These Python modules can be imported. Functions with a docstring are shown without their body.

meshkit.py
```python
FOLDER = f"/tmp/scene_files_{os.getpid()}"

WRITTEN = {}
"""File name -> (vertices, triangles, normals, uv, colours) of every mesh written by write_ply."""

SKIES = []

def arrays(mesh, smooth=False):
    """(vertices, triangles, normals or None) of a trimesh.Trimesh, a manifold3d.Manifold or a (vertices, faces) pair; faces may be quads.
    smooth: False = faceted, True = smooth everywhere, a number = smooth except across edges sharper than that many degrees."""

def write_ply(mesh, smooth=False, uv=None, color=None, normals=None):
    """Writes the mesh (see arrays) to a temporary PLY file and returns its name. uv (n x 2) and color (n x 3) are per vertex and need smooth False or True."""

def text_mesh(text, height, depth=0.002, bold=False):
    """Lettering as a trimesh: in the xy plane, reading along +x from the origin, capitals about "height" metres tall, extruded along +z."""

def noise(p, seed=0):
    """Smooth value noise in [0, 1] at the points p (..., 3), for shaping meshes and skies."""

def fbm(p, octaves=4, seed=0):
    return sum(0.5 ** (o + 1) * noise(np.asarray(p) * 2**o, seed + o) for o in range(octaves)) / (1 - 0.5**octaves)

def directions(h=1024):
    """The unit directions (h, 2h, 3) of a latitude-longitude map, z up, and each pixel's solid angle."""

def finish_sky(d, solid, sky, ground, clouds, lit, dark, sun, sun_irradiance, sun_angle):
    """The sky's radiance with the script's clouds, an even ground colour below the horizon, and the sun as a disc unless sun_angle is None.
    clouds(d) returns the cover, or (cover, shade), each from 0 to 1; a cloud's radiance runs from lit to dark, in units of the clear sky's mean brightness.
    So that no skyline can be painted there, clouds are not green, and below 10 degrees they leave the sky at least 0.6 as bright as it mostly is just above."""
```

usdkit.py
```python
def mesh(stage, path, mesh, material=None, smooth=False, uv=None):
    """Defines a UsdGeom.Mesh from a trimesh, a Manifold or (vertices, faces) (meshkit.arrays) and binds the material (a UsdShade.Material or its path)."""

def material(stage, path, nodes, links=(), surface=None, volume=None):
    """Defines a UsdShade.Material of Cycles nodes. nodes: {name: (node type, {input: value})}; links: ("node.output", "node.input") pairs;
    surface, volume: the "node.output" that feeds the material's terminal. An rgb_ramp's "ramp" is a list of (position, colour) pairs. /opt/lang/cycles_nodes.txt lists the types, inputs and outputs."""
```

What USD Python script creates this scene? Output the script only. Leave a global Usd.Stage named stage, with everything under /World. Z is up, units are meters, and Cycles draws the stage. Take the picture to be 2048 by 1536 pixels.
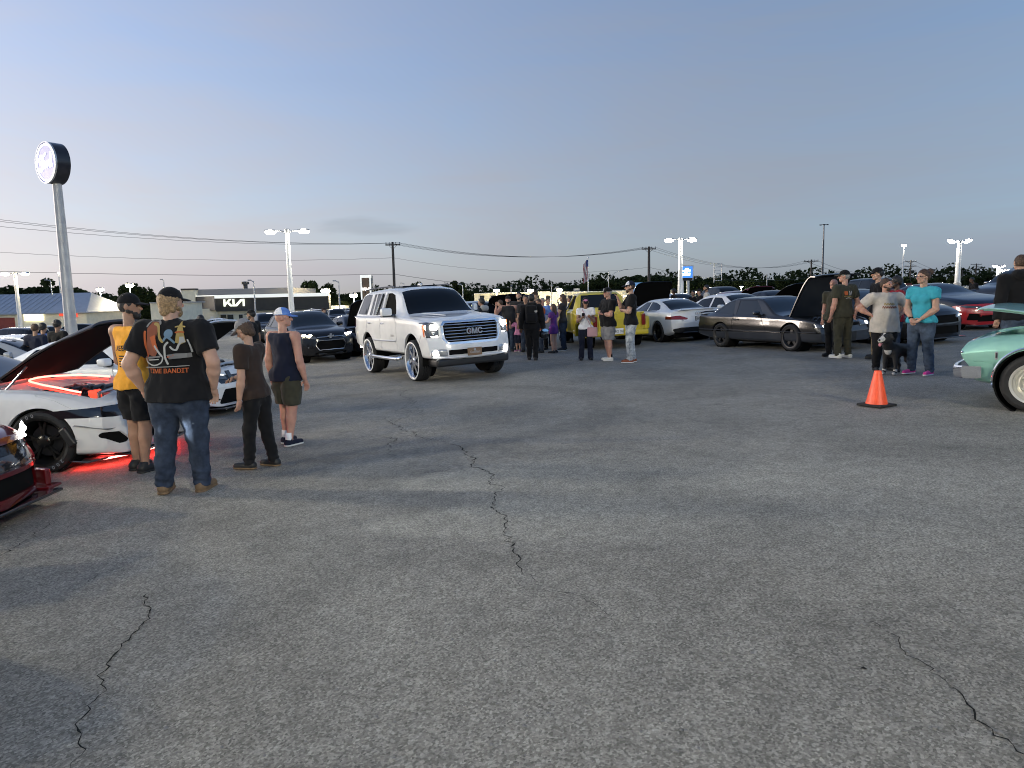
import math, random, numpy as np, trimesh, manifold3d, usdkit, meshkit
from pxr import Usd, UsdGeom, UsdLux, UsdShade, Gf, Sdf
from scipy.interpolate import PchipInterpolator
from shapely.geometry import Polygon, LineString, Point
from shapely import affinity
stage = Usd.Stage.CreateInMemory()
UsdGeom.SetStageUpAxis(stage, 'Z'); UsdGeom.SetStageMetersPerUnit(stage, 1.0)
UsdGeom.Xform.Define(stage, '/World'); UsdGeom.Scope.Define(stage, '/World/Looks')
# ---------------------------------------------------------------- camera, sky, sun, exposure
PITCH, ROLL, FOC, CAMZ, EXPO = math.atan(0.122), 0.022, 1400.0, 1.65, 1.34
SUN_AZ, SUN_EL = math.radians(-68), math.radians(7.0)
VEIL_COLD, VEIL_WARM = (0.81, 0.965, 1.21), (1.08, 0.985, 1.0)
f0 = np.array([0, math.cos(PITCH), -math.sin(PITCH)]); u0 = np.array([0, math.sin(PITCH), math.cos(PITCH)]); r0 = np.array([1.0, 0, 0])
CR = math.cos(ROLL)*r0 - math.sin(ROLL)*u0; CU = math.sin(ROLL)*r0 + math.cos(ROLL)*u0
EYE = np.array([0, 0, CAMZ])
cam = UsdGeom.Camera.Define(stage, '/World/Camera')
cam.CreateHorizontalApertureAttr(36.0); cam.CreateVerticalApertureAttr(27.0); cam.CreateFocalLengthAttr(36.0*FOC/2048)
cam.CreateClippingRangeAttr(Gf.Vec2f(0.05, 20000)); cam.CreateExposureAttr(EXPO)
cam.AddTransformOp().Set(Gf.Matrix4d(*CR, 0, *CU, 0, *(-f0), 0, *EYE, 1))
CLOUD = f0 + (735-1024)/FOC*CR - (457-768)/FOC*CU; CLOUD /= np.linalg.norm(CLOUD)
sd = np.array([math.sin(SUN_AZ)*math.cos(SUN_EL), math.cos(SUN_AZ)*math.cos(SUN_EL), math.sin(SUN_EL)])
dome = UsdLux.DomeLight.Define(stage, '/World/sky')
skym = usdkit.material(stage, '/World/Looks/sky_dome', {
    'tc': ('texture_coordinate', {}),
    'sky': ('sky_texture', {'sky_type': 'single_scattering', 'sun_disc': False, 'sun_elevation': SUN_EL, 'sun_rotation': SUN_AZ, 'altitude': 100.0, 'air_density': 1.0, 'aerosol_density': 0.25, 'ozone_density': 4.5}),
    'sep': ('separate_xyz', {}), 'mp': ('mapping', {'scale': (1.3, 1.3, 8.0), 'location': (3.1, 0.4, 0.2)}),
    'n': ('noise_texture', {'scale': 1.5, 'detail': 5.0, 'roughness': 0.55, 'distortion': 0.5}),
    'nr': ('map_range', {'from_min': 0.40, 'from_max': 0.75, 'to_min': -0.07, 'to_max': 0.10, 'clamp': True}),
    'el': ('map_range', {'from_min': 0.0, 'from_max': 0.55, 'to_min': 0.98, 'to_max': 0.42, 'clamp': True}),
    'cov': ('math', {'math_type': 'add', 'use_clamp': True}),
    'dim': ('map_range', {'from_min': 0.0, 'from_max': 0.45, 'to_min': 0.42, 'to_max': 1.12, 'clamp': True}), 'dimm': ('math', {'math_type': 'multiply'}),
    'bw': ('rgb_to_bw', {}), 'tint': ('mix', {'mix_type': 'multiply', 'fac': 1.0}),
    'az': ('vector_math', {'math_type': 'dot_product', 'vector2': (math.sin(SUN_AZ), math.cos(SUN_AZ), 0.0)}), 'azr': ('map_range', {'from_min': -0.35, 'from_max': 0.85, 'to_min': 0.0, 'to_max': 1.0, 'clamp': True}), 'vt': ('mix', {'mix_type': 'mix', 'color1': VEIL_COLD, 'color2': VEIL_WARM}),
    'sat': ('hsv', {'saturation': 0.95, 'value': 1.0}),
    'mix': ('mix', {'mix_type': 'mix'}),
    'cd': ('vector_math', {'math_type': 'subtract', 'vector2': tuple(CLOUD)}), 'cs': ('vector_math', {'math_type': 'multiply', 'vector2': (12.5, 12.5, 60.0)}), 'cn': ('noise_texture', {'scale': 9.0, 'detail': 4.0}), 'cl': ('vector_math', {'math_type': 'length'}), 'ca': ('math', {'math_type': 'multiply_add', 'value2': 1.6, 'value3': -0.8}), 'cb': ('math', {'math_type': 'add'}), 'cm': ('map_range', {'range_type': 'smoothstep', 'from_min': 0.25, 'from_max': 1.0, 'to_min': 0.87, 'to_max': 1.0, 'clamp': True}), 'cx': ('mix', {'mix_type': 'multiply', 'fac': 1.0}), 'nb': ('map_range', {'from_min': 0.3, 'from_max': 0.7, 'to_min': 0.975, 'to_max': 1.03}), 'ny': ('mix', {'mix_type': 'multiply', 'fac': 1.0}),
    'bg': ('background_shader', {'strength': 0.15})},
    [('tc.generated', 'sep.vector'), ('tc.generated', 'mp.vector'), ('mp.vector', 'n.vector'), ('n.fac', 'nr.value'), ('sep.z', 'el.value'),
     ('nr.result', 'cov.value1'), ('el.result', 'cov.value2'), ('sky.color', 'bw.color'), ('bw.val', 'dimm.value1'), ('sep.z', 'dim.value'), ('dim.result', 'dimm.value2'), ('dimm.value', 'tint.color1'), ('tc.generated', 'az.vector1'), ('az.value', 'azr.value'), ('azr.result', 'vt.fac'), ('vt.color', 'tint.color2'), ('cov.value', 'mix.fac'), ('sky.color', 'sat.color'), ('sat.color', 'mix.color1'), ('tint.color', 'mix.color2'), ('mix.color', 'cx.color1'), ('tc.generated', 'cd.vector1'), ('cd.vector', 'cs.vector1'), ('cs.vector', 'cl.vector1'), ('mp.vector', 'cn.vector'), ('cn.fac', 'ca.value1'), ('ca.value', 'cb.value1'), ('cl.value', 'cb.value2'), ('cb.value', 'cm.value'), ('cm.result', 'cx.color2'), ('n.fac', 'nb.value'), ('cx.color', 'ny.color1'), ('nb.result', 'ny.color2'), ('ny.color', 'bg.color')], surface='bg.background')
UsdShade.MaterialBindingAPI.Apply(dome.GetPrim()).Bind(skym)
dome.GetPrim().SetCustomDataByKey('kind', 'structure')
sun = UsdLux.DistantLight.Define(stage, '/World/sun')
sun.CreateNormalizeAttr(True); sun.CreateIntensityAttr(0.12); sun.CreateAngleAttr(12.0); sun.CreateColorAttr(Gf.Vec3f(1, .86, .74))
_x = np.cross([0, 0, 1.0], sd); _x /= np.linalg.norm(_x); _y = np.cross(sd, _x)
sun.AddTransformOp().Set(Gf.Matrix4d(*_x, 0, *_y, 0, *sd, 0, 0, 0, 0, 1))
# ---------------------------------------------------------------- helpers
def ray(px, py): return f0 + (px-1024)/FOC*CR - (py-768)/FOC*CU
def gz(x, y):
    x = np.asarray(x, float); return 0.035*np.where(np.abs(x) < 45, x, np.sign(x)*(45 + 15*np.tanh((np.abs(x)-45)/15)))
def at(px, py):
    r = ray(px, py); t = 5.0
    for _ in range(60):
        p = EYE + r*t; t -= (p[2]-gz(p[0], p[1]))/(r[2]-0.035*r[0])
        if t < 0 or t > 3000: t = 400.0
    p = EYE + r*t; return np.array([p[0], p[1], float(gz(p[0], p[1]))])
def pt(px, py, d): r = ray(px, py); return EYE + r*(d/r[1])
def foot(px, py, d): p = pt(px, py, d); return np.array([p[0], p[1], float(gz(p[0], p[1]))])
NAMES = {}
def path_for(name, parent=None):
    base = (parent or '/World') + '/' + name
    k = NAMES.get(base, 0); NAMES[base] = k+1
    return base if k == 0 else '%s_%03d' % (base, k)
def tag(prim, label=None, cat=None, group=None, kind=None):
    for k, v in (('label', label), ('category', cat), ('group', group), ('kind', kind)):
        if v: prim.SetCustomDataByKey(k, v)
    return prim
def obj(name, mesh, mat, parent=None, smooth=35, **kw):
    p = path_for(name, parent); m = usdkit.mesh(stage, p, mesh, M[mat] if isinstance(mat, str) else mat, smooth=smooth); tag(m.GetPrim(), **kw); return p
def thing(name, loc=(0, 0, 0), rotz=0.0, parent=None, mtx=None, **kw):
    p = path_for(name, parent); x = UsdGeom.Xform.Define(stage, p)
    if mtx is not None: x.AddTransformOp().Set(Gf.Matrix4d(*[float(v) for v in np.asarray(mtx).T.ravel()]))
    else:
        x.AddTranslateOp().Set(Gf.Vec3d(*map(float, loc)))
        if rotz: x.AddRotateZOp().Set(math.degrees(rotz))
    tag(x.GetPrim(), **kw); return p
def copy_of(src, name, loc, rotz=0.0, scale=None, **kw):
    p = path_for(name); x = UsdGeom.Xform.Define(stage, p); x.AddTranslateOp().Set(Gf.Vec3d(*map(float, loc)))
    if rotz: x.AddRotateZOp().Set(math.degrees(rotz))
    if scale is not None: x.AddScaleOp().Set(Gf.Vec3f(*scale))
    x.GetPrim().GetReferences().AddInternalReference(src); x.GetPrim().SetInstanceable(True); tag(x.GetPrim(), **kw); return p
cat = trimesh.util.concatenate
def box(c, s, rz=0, rx=0, ry=0):
    m = trimesh.creation.box(s)
    for a, ax in ((rx, [1, 0, 0]), (ry, [0, 1, 0]), (rz, [0, 0, 1])):
        if a: m.apply_transform(trimesh.transformations.rotation_matrix(a, ax))
    m.apply_translation(c); return m
def rbox(c, s, r=.02, rz=0, rx=0, ry=0):
    s = np.asarray(s, float); r = min(r, s.min()*.49); h = s/2-r
    sp = trimesh.creation.icosphere(1, r).vertices
    v = np.vstack([sp + h*np.array([i, j, k]) for i in (-1, 1) for j in (-1, 1) for k in (-1, 1)])
    m = trimesh.convex.convex_hull(v)
    for a, ax in ((rx, [1, 0, 0]), (ry, [0, 1, 0]), (rz, [0, 0, 1])):
        if a: m.apply_transform(trimesh.transformations.rotation_matrix(a, ax))
    m.apply_translation(c); return m
def tube(pts, r, n=10, caps=True):
    p = np.asarray(pts, float); r = np.broadcast_to(np.asarray(r, float), (len(p),)); t = np.gradient(p, axis=0); t /= np.linalg.norm(t, axis=1, keepdims=True)+1e-12
    ref = np.array([0, 0, 1.0]) if np.abs(t[:, 2]).mean() < .8 else np.array([1.0, 0, 0])
    a = np.cross(t, ref); a /= np.linalg.norm(a, axis=1, keepdims=True)+1e-12; b = np.cross(t, a); th = np.arange(n)*2*np.pi/n
    v = (p[:, None] + r[:, None, None]*(np.cos(th)[None, :, None]*a[:, None]+np.sin(th)[None, :, None]*b[:, None])).reshape(-1, 3)
    F = []
    for i in range(len(p)-1):
        for j in range(n): k = (j+1) % n; F += [[i*n+j, i*n+k, (i+1)*n+k], [i*n+j, (i+1)*n+k, (i+1)*n+j]]
    if caps:
        e = (len(p)-1)*n
        for j in range(1, n-1): F += [[0, j+1, j], [e, e+j, e+j+1]]
    m = trimesh.Trimesh(v, F, process=False); return m
def lathe(prof, n=32, axis='z'):
    m = trimesh.creation.revolve(np.asarray(prof, float), sections=n)
    if axis == 'y': m.apply_transform(trimesh.transformations.rotation_matrix(-np.pi/2, [1, 0, 0]))
    if axis == 'x': m.apply_transform(trimesh.transformations.rotation_matrix(np.pi/2, [0, 1, 0]))
    return m
def extr(poly, h):
    if poly.geom_type != 'Polygon': return cat([extr(g, h) for g in poly.geoms])
    return trimesh.creation.extrude_polygon(poly, h, engine='earcut')
def mv(m, t): m = m.copy(); m.apply_translation(t); return m
def rot(m, a, ax, c=(0, 0, 0)): m = m.copy(); m.apply_transform(trimesh.transformations.rotation_matrix(a, ax, c)); return m
# ---------------------------------------------------------------- materials
M = {}
def mat(name, col, rough=.6, metal=0., coat=0., noise=0., nscale=20., emit=None, es=0., spec=.5, bump=0., bscale=60., sss=0., coatr=.03, sheen=0., noise2=None):
    nodes = {'p': ('principled_bsdf', {'base_color': col, 'roughness': rough, 'metallic': metal, 'coat_weight': coat, 'coat_roughness': coatr, 'specular_ior_level': spec, 'sheen_weight': sheen})}
    links = []
    if emit is not None: nodes['p'][1].update({'emission_color': emit, 'emission_strength': es})
    if sss: nodes['p'][1].update({'subsurface_weight': sss, 'subsurface_scale': .01})
    if noise or bump: nodes['tc'] = ('texture_coordinate', {})
    if noise:
        nodes['n'] = ('noise_texture', {'scale': nscale, 'detail': 5.0, 'roughness': .6})
        c = np.array(col); lo, hi = c*(1-noise), np.minimum(c*(1+noise), 1)
        if noise2 is not None: hi = np.array(noise2)
        nodes['r'] = ('rgb_ramp', {'ramp': [(.3, tuple(lo)), (.7, tuple(hi))]}); links += [('tc.object', 'n.vector'), ('n.fac', 'r.fac'), ('r.color', 'p.base_color')]
    if bump:
        nodes['bn'] = ('noise_texture', {'scale': bscale, 'detail': 3.0}); nodes['bp'] = ('bump', {'strength': bump, 'distance': .01})
        links += [('tc.object', 'bn.vector'), ('bn.fac', 'bp.height'), ('bp.normal', 'p.normal')]
    M[name] = usdkit.material(stage, '/World/Looks/' + name, nodes, links, surface='p.BSDF'); return M[name]
def paint(name, col, rough=.35, metal=0., coat=1., grime=.08): return mat(name, col, rough, metal, coat, noise=grime, nscale=3.0)
EM = 1.0
paint('white_paint', (.64, .645, .65)); paint('black_paint', (.006, .006, .007), .12, 0, 0.); paint('teal_paint', (.25, .50, .41), .34, .35); paint('grey_paint', (.030, .029, .029), .2, .4, .4)
paint('yellow_paint', (.52, .40, .015)); paint('red_paint', (.38, .012, .015), .3); paint('maroon_paint', (.10, .004, .006), .22, .3); paint('navy_paint', (.008, .012, .022), .12, 0, 0.)
paint('silver_paint', (.38, .39, .40), .3, .6); paint('tan_paint', (.42, .36, .26), .35, .4); paint('steel_paint', (.05, .055, .065), .25, .5, .5)
mat('chrome', (.8, .8, .82), .07, 1.); mat('satin_metal', (.55, .55, .56), .3, 1.); mat('bright_rim', (.72, .70, .63), .38, .75, noise=.06, nscale=5); mat('dark_metal', (.06, .06, .065), .35, .8); mat('gunmetal', (.045, .043, .040), .3, .9, noise=.3, nscale=12)
mat('black_plastic', (.012, .012, .013), .45, noise=.2, nscale=30); mat('gloss_black', (.006, .006, .007), .12, coat=1.); mat('liner', (.006, .006, .006), .95, spec=.1)
mat('tyre', (.012, .012, .0125), .75, noise=.35, nscale=25, bump=.3, bscale=90); mat('white_line', (.75, .75, .73), .6)
mat('glass_dark', (.003, .0035, .004), .03, spec=.32); mat('glass_tint', (.008, .010, .012), .03, spec=.55); mat('lamp_glass', (.10, .10, .10), .06, spec=.7, coat=1., metal=.5)
mat('tail_red', (.16, .006, .006), .1, coat=1.); mat('amber', (.55, .12, .03), .15, coat=1., emit=(1, .35, .08), es=.05)
mat('head_on', (.9, .9, .85), .2, emit=(1, .97, .86), es=9.); mat('head_warm', (.9, .8, .6), .2, emit=(1, .80, .50), es=9.); mat('tail_on', (.9, .2, .05), .3, emit=(1, .20, .05), es=5.)
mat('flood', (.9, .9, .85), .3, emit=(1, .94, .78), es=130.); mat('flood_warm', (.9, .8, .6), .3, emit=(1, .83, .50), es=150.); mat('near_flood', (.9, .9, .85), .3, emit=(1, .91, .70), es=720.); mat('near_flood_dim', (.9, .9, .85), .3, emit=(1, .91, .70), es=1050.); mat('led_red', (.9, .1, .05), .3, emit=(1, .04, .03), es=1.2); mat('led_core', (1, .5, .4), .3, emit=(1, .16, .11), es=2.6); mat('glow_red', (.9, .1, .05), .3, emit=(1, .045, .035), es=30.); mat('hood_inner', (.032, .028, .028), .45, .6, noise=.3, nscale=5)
mat('sign_white', (.9, .9, .9), .4, emit=(1, 1, .96), es=1.1); mat('sign_blue', (.02, .10, .36), .3, emit=(.05, .22, .75), es=.45); mat('sign_pale_blue', (.10, .24, .42), .4, emit=(.2, .42, .75), es=.16)
mat('sign_mauve', (.2, .2, .42), .3, emit=(.42, .42, .72), es=.16); mat('sign_brown', (.20, .12, .065), .5); mat('window_lit', (.9, .85, .6), .4, emit=(1, .93, .66), es=1.6); mat('red_lit', (.7, .06, .03), .5, emit=(1, .1, .05), es=.35)
mat('galv', (.40, .41, .43), .45, .6, noise=.15, nscale=4); mat('white_pole', (.70, .70, .68), .45, noise=.08, nscale=3); mat('grey_pole', (.33, .34, .36), .45, .2, noise=.15, nscale=2); mat('concrete', (.42, .41, .39), .9, noise=.25, nscale=6, bump=.3)
mat('wood_pole', (.075, .062, .052), .9, noise=.4, nscale=9); mat('wire', (.02, .02, .022), .6); mat('sign_case', (.012, .012, .016), .25, noise=.3, nscale=4)
mat('roof_metal', (.34, .36, .40), .5, .3, noise=.1, nscale=2); mat('cream_wall', (.74, .69, .54), .85, noise=.1, nscale=1.5); mat('brick_red', (.26, .06, .045), .8, noise=.15, nscale=3); mat('grey_panel', (.30, .29, .29), .6, noise=.08); mat('dark_panel', (.033, .031, .027), .5, noise=.15, nscale=2); mat('taupe_panel', (.10, .09, .082), .55, noise=.15); mat('shop_glass', (.02, .022, .022), .05); mat('white_trim', (.8, .8, .76), .5, emit=(1, 1, .9), es=.25)
mat('letter', (.85, .86, .75), .4, emit=(.95, 1, .78), es=.55)
mat('cone_orange', (.92, .10, .03), .45, noise=.06, nscale=10); mat('rubber', (.012, .012, .012), .8)
for nm, c in dict(black=(.008, .008, .009), charcoal=(.028, .027, .028), brown=(.033, .022, .018), navy=(.010, .013, .028), olive=(.045, .044, .030), oat=(.46, .42, .37), teal=(.04, .30, .38), white=(.72, .72, .74), yellow=(.72, .33, .035), red=(.22, .014, .022), blue=(.10, .20, .50), royal=(.04, .09, .30), pink=(.55, .22, .36), hotpink=(.62, .06, .28), grey=(.20, .20, .21), khaki=(.22, .16, .085), galaxy=(.05, .035, .17), orange=(.36, .09, .03), lgrey=(.36, .35, .33)).items():
    mat('cloth_' + nm, c, .92, noise=.12, nscale=14, spec=.2, bump=.25, bscale=55, sheen=.06, **({'noise2': (.16, .03, .18)} if nm == 'galaxy' else {}))
mat('cloth_denim', (.026, .036, .058), .9, noise=.5, nscale=9, spec=.2, bump=.2, bscale=80); mat('cloth_jeans', (.05, .07, .105), .9, noise=.5, nscale=9, spec=.2, bump=.2, bscale=80); mat('cloth_lightjeans', (.20, .26, .34), .9, noise=.6, nscale=11, spec=.2, noise2=(.55, .58, .60), bump=.2, bscale=80)
mat('skin', (.41, .245, .175), .55, noise=.12, nscale=14, sss=.12, spec=.35); mat('skin_red', (.42, .225, .165), .55, noise=.14, nscale=14, sss=.12, spec=.35); mat('skin_tan', (.29, .165, .11), .55, noise=.12, nscale=14, sss=.1, spec=.35); mat('skin_dark', (.085, .045, .03), .5, noise=.12, nscale=14, spec=.4)
mat('hair_brown', (.055, .03, .017), .6, noise=.5, nscale=60, bump=.8, bscale=130); mat('hair_black', (.008, .007, .007), .5, noise=.5, nscale=60, bump=.8, bscale=130); mat('hair_blond', (.26, .17, .085), .6, noise=.5, nscale=60, bump=.9, bscale=110); mat('hair_grey', (.25, .24, .23), .6, noise=.4, nscale=60, bump=.8, bscale=130); mat('eye', (.01, .01, .01), .2)
mat('leather_tan', (.16, .10, .05), .7, noise=.3, nscale=20, bump=.3); mat('shoe_black', (.009, .009, .009), .6); mat('sole_white', (.62, .62, .60), .7); mat('shoe_white', (.60, .59, .54), .7); mat('print_orange', (.38, .085, .02), .8); mat('print_white', (.36, .36, .35), .8); mat('print_yellow', (.30, .22, .07), .8); mat('print_blue', (.10, .17, .24), .8); mat('print_black', (.02, .015, .01), .9); mat('print_rust', (.20, .06, .03), .8); mat('print_grey', (.16, .16, .16), .8); mat('tongue', (.5, .18, .2), .5); mat('dog_black', (.012, .011, .011), .7, noise=.4, nscale=60); mat('dog_white', (.45, .43, .40), .8, noise=.3, nscale=50); mat('purse', (.46, .27, .30), .6)
ARC_C, ARC_R = (-1.5, 10.6, 0.0), 3.4
# asphalt: aggregate grain, worn patches, tyre arcs
usdkit.material(stage, '/World/Looks/asphalt', {
    'g': ('geometry', {}),
    'v': ('voronoi_texture', {'scale': 100.0, 'feature': 'f1'}), 'vb': ('rgb_to_bw', {}),
    'n1': ('noise_texture', {'scale': 230.0, 'detail': 3.0, 'roughness': .7}),
    'n2': ('noise_texture', {'scale': .55, 'detail': 5.0, 'roughness': .6, 'distortion': .6}),
    'n3': ('noise_texture', {'scale': 7.0, 'detail': 4.0, 'roughness': .6}),
    'r1': ('rgb_ramp', {'ramp': [(.05, (.03, .029, .026)), (.33, (.152, .143, .122)), (.55, (.262, .247, .212)), (.78, (.43, .408, .352)), (1, (.66, .63, .56))]}),
    'r2': ('rgb_ramp', {'ramp': [(.28, (.70, .70, .70)), (.55, (1.0, 1.0, 1.0)), (.75, (1.16, 1.16, 1.15))]}),
    'r3': ('rgb_ramp', {'ramp': [(.3, (.84, .84, .84)), (.7, (1.12, 1.12, 1.12))]}),
    'n4': ('noise_texture', {'scale': 1.9, 'detail': 3.0, 'roughness': .5}), 'r4': ('rgb_ramp', {'ramp': [(.66, (1, 1, 1)), (.76, (.74, .74, .74))]}), 'm3': ('mix', {'mix_type': 'multiply', 'fac': 1.0}), 'ts': ('vector_math', {'math_type': 'distance', 'vector2': ARC_C}), 'tr': ('math', {'math_type': 'subtract', 'value2': ARC_R}), 'tn': ('math', {'math_type': 'multiply_add', 'value2': .9}), 'tab': ('math', {'math_type': 'absolute'}), 'tm': ('map_range', {'range_type': 'smoothstep', 'from_min': .05, 'from_max': .42, 'to_min': .80, 'to_max': 1.0, 'clamp': True}), 'm4': ('mix', {'mix_type': 'multiply', 'fac': 1.0}),
    'a': ('math', {'math_type': 'multiply_add', 'value2': .55}), 'b': ('math', {'math_type': 'multiply', 'value2': .50}),
    'm1': ('mix', {'mix_type': 'multiply', 'fac': 1.0}), 'm2': ('mix', {'mix_type': 'multiply', 'fac': 1.0}),
    'bp': ('bump', {'strength': .7, 'distance': .006}), 'p': ('principled_bsdf', {'roughness': .82, 'specular_ior_level': .3})},
    [('g.position', 'v.vector'), ('g.position', 'n1.vector'), ('g.position', 'n2.vector'), ('g.position', 'n3.vector'), ('v.color', 'vb.color'), ('vb.val', 'a.value1'), ('n1.fac', 'b.value1'), ('b.value', 'a.value3'),
     ('a.value', 'r1.fac'), ('n2.fac', 'r2.fac'), ('n3.fac', 'r3.fac'), ('r1.color', 'm1.color1'), ('r2.color', 'm1.color2'), ('m1.color', 'm2.color1'), ('r3.color', 'm2.color2'), ('m2.color', 'm3.color1'), ('g.position', 'n4.vector'), ('n4.fac', 'r4.fac'), ('r4.color', 'm3.color2'), ('g.position', 'ts.vector1'), ('ts.value', 'tr.value1'), ('n2.fac', 'tn.value1'), ('tr.value', 'tn.value3'), ('tn.value', 'tab.value1'), ('tab.value', 'tm.value'), ('m3.color', 'm4.color1'), ('tm.result', 'm4.color2'), ('m4.color', 'p.base_color'), ('a.value', 'bp.height'), ('bp.normal', 'p.normal')], surface='p.BSDF'); M['asphalt'] = UsdShade.Material.Get(stage, '/World/Looks/asphalt')
mat('grass', (.035, .05, .018), .95, noise=.4, nscale=.6); mat('stone_grey', (.19, .185, .175), .9); mat('crack', (.024, .024, .023), 1., spec=.05); mat('bark', (.05, .04, .032), .9)
usdkit.material(stage, '/World/Looks/leaf', {'oi': ('object_info', {}), 'g': ('geometry', {}), 'r': ('rgb_ramp', {'ramp': [(0, (.040, .056, .024)), (.5, (.066, .088, .036)), (1, (.105, .125, .05))]}), 'h': ('hsv', {}), 'mr': ('map_range', {'to_min': .65, 'to_max': 1.2}), 'd': ('diffuse_bsdf', {}), 't': ('translucent_bsdf', {}), 'm': ('mix_closure', {'fac': .38})},
    [('g.random_per_island', 'r.fac'), ('r.color', 'h.color'), ('oi.random', 'mr.value'), ('mr.result', 'h.value'), ('h.color', 'd.color'), ('h.color', 't.color'), ('d.BSDF', 'm.closure1'), ('t.BSDF', 'm.closure2')], surface='m.closure'); M['leaf'] = UsdShade.Material.Get(stage, '/World/Looks/leaf')
usdkit.material(stage, '/World/Looks/pane', {'f': ('fresnel', {'IOR': 1.5}), 't': ('transparent_bsdf', {'color': (.55, .58, .58)}), 'gl': ('glossy_bsdf', {'roughness': .02, 'color': (1, 1, 1)}), 'm': ('mix_closure', {})}, [('f.fac', 'm.fac'), ('t.BSDF', 'm.closure1'), ('gl.BSDF', 'm.closure2')], surface='m.closure'); M['pane'] = UsdShade.Material.Get(stage, '/World/Looks/pane')
# ---------------------------------------------------------------- ground and cracks
rng = np.random.default_rng(7); rnd = random.Random(11)
def sheet(xs, ys, dz):
    X, Y = np.meshgrid(xs, ys, indexing='ij'); v = np.stack([X, Y, gz(X, Y)+dz], -1).reshape(-1, 3); n = len(ys)
    i, j = np.meshgrid(np.arange(len(xs)-1), np.arange(n-1), indexing='ij'); a = i*n+j
    return v, np.stack([a, a+n, a+n+1, a+1], -1).reshape(-1, 4)
far = np.concatenate([[-2500, -900, -300], np.arange(-90, 91, 3), [300, 900, 2500]])
obj('ground', sheet(far, np.concatenate([[-600, -100], np.arange(-30, 190, 10), [300, 800, 2600]]), -.06), 'grass', smooth=True, kind='structure', label='dark grass and verge beyond the car park')
LOT = obj('parking_lot', sheet(np.arange(-72, 73, 2), np.concatenate([np.arange(-24, 132, 4)]), 0.0), 'asphalt', smooth=True, kind='structure', label='worn grey asphalt of the car park with cracks')
def crack(pts, w0, w1, seed, jag=.35):
    P = np.array([at(*p)[:2] for p in pts]); r_ = np.random.default_rng(seed); out = [P[0]]
    for a, b in zip(P[:-1], P[1:]):
        L = np.linalg.norm(b-a); n = max(2, int(L/.03)); d = (b-a)/L; nn = np.array([-d[1], d[0]]); off = 0
        for k in range(1, n+1):
            off = .62*off + r_.normal(0, .034*jag/.35); out.append(a+(b-a)*k/n + nn*off*(1-abs(2*k/n-1)**3))
    Q = np.array(out); t = np.gradient(Q, axis=0); t /= np.linalg.norm(t, axis=1, keepdims=True)+1e-9; nn = np.stack([-t[:, 1], t[:, 0]], 1)
    s = np.linspace(0, 1, len(Q)); w = .64*(w0+(w1-w0)*s)*np.clip(r_.normal(1, .5, len(Q)), .25, 2.2)*np.clip(np.minimum(s, 1-s)*14, .1, 1)/2
    V = np.vstack([Q-nn*w[:, None], Q+nn*w[:, None]]); V = np.c_[V, gz(V[:, 0], V[:, 1])+.004]; n = len(Q)
    F = [[i, i+1, n+i+1, n+i] for i in range(n-1)]; obj('crack', (V, np.array(F)), 'crack', LOT, smooth=False)
crack([(880, 885), (920, 893), (934, 905), (950, 925), (943, 935), (960, 938), (990, 950), (978, 968), (1010, 975), (992, 990), (985, 1005), (993, 1022), (1010, 1040), (1008, 1062), (1020, 1085), (1042, 1118), (1038, 1135), (1062, 1150), (1075, 1172)], .016, .012, 1, .22)
crack([(1078, 1180), (1120, 1185), (1200, 1215), (1240, 1255)], .005, .003, 2, .2)
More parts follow.
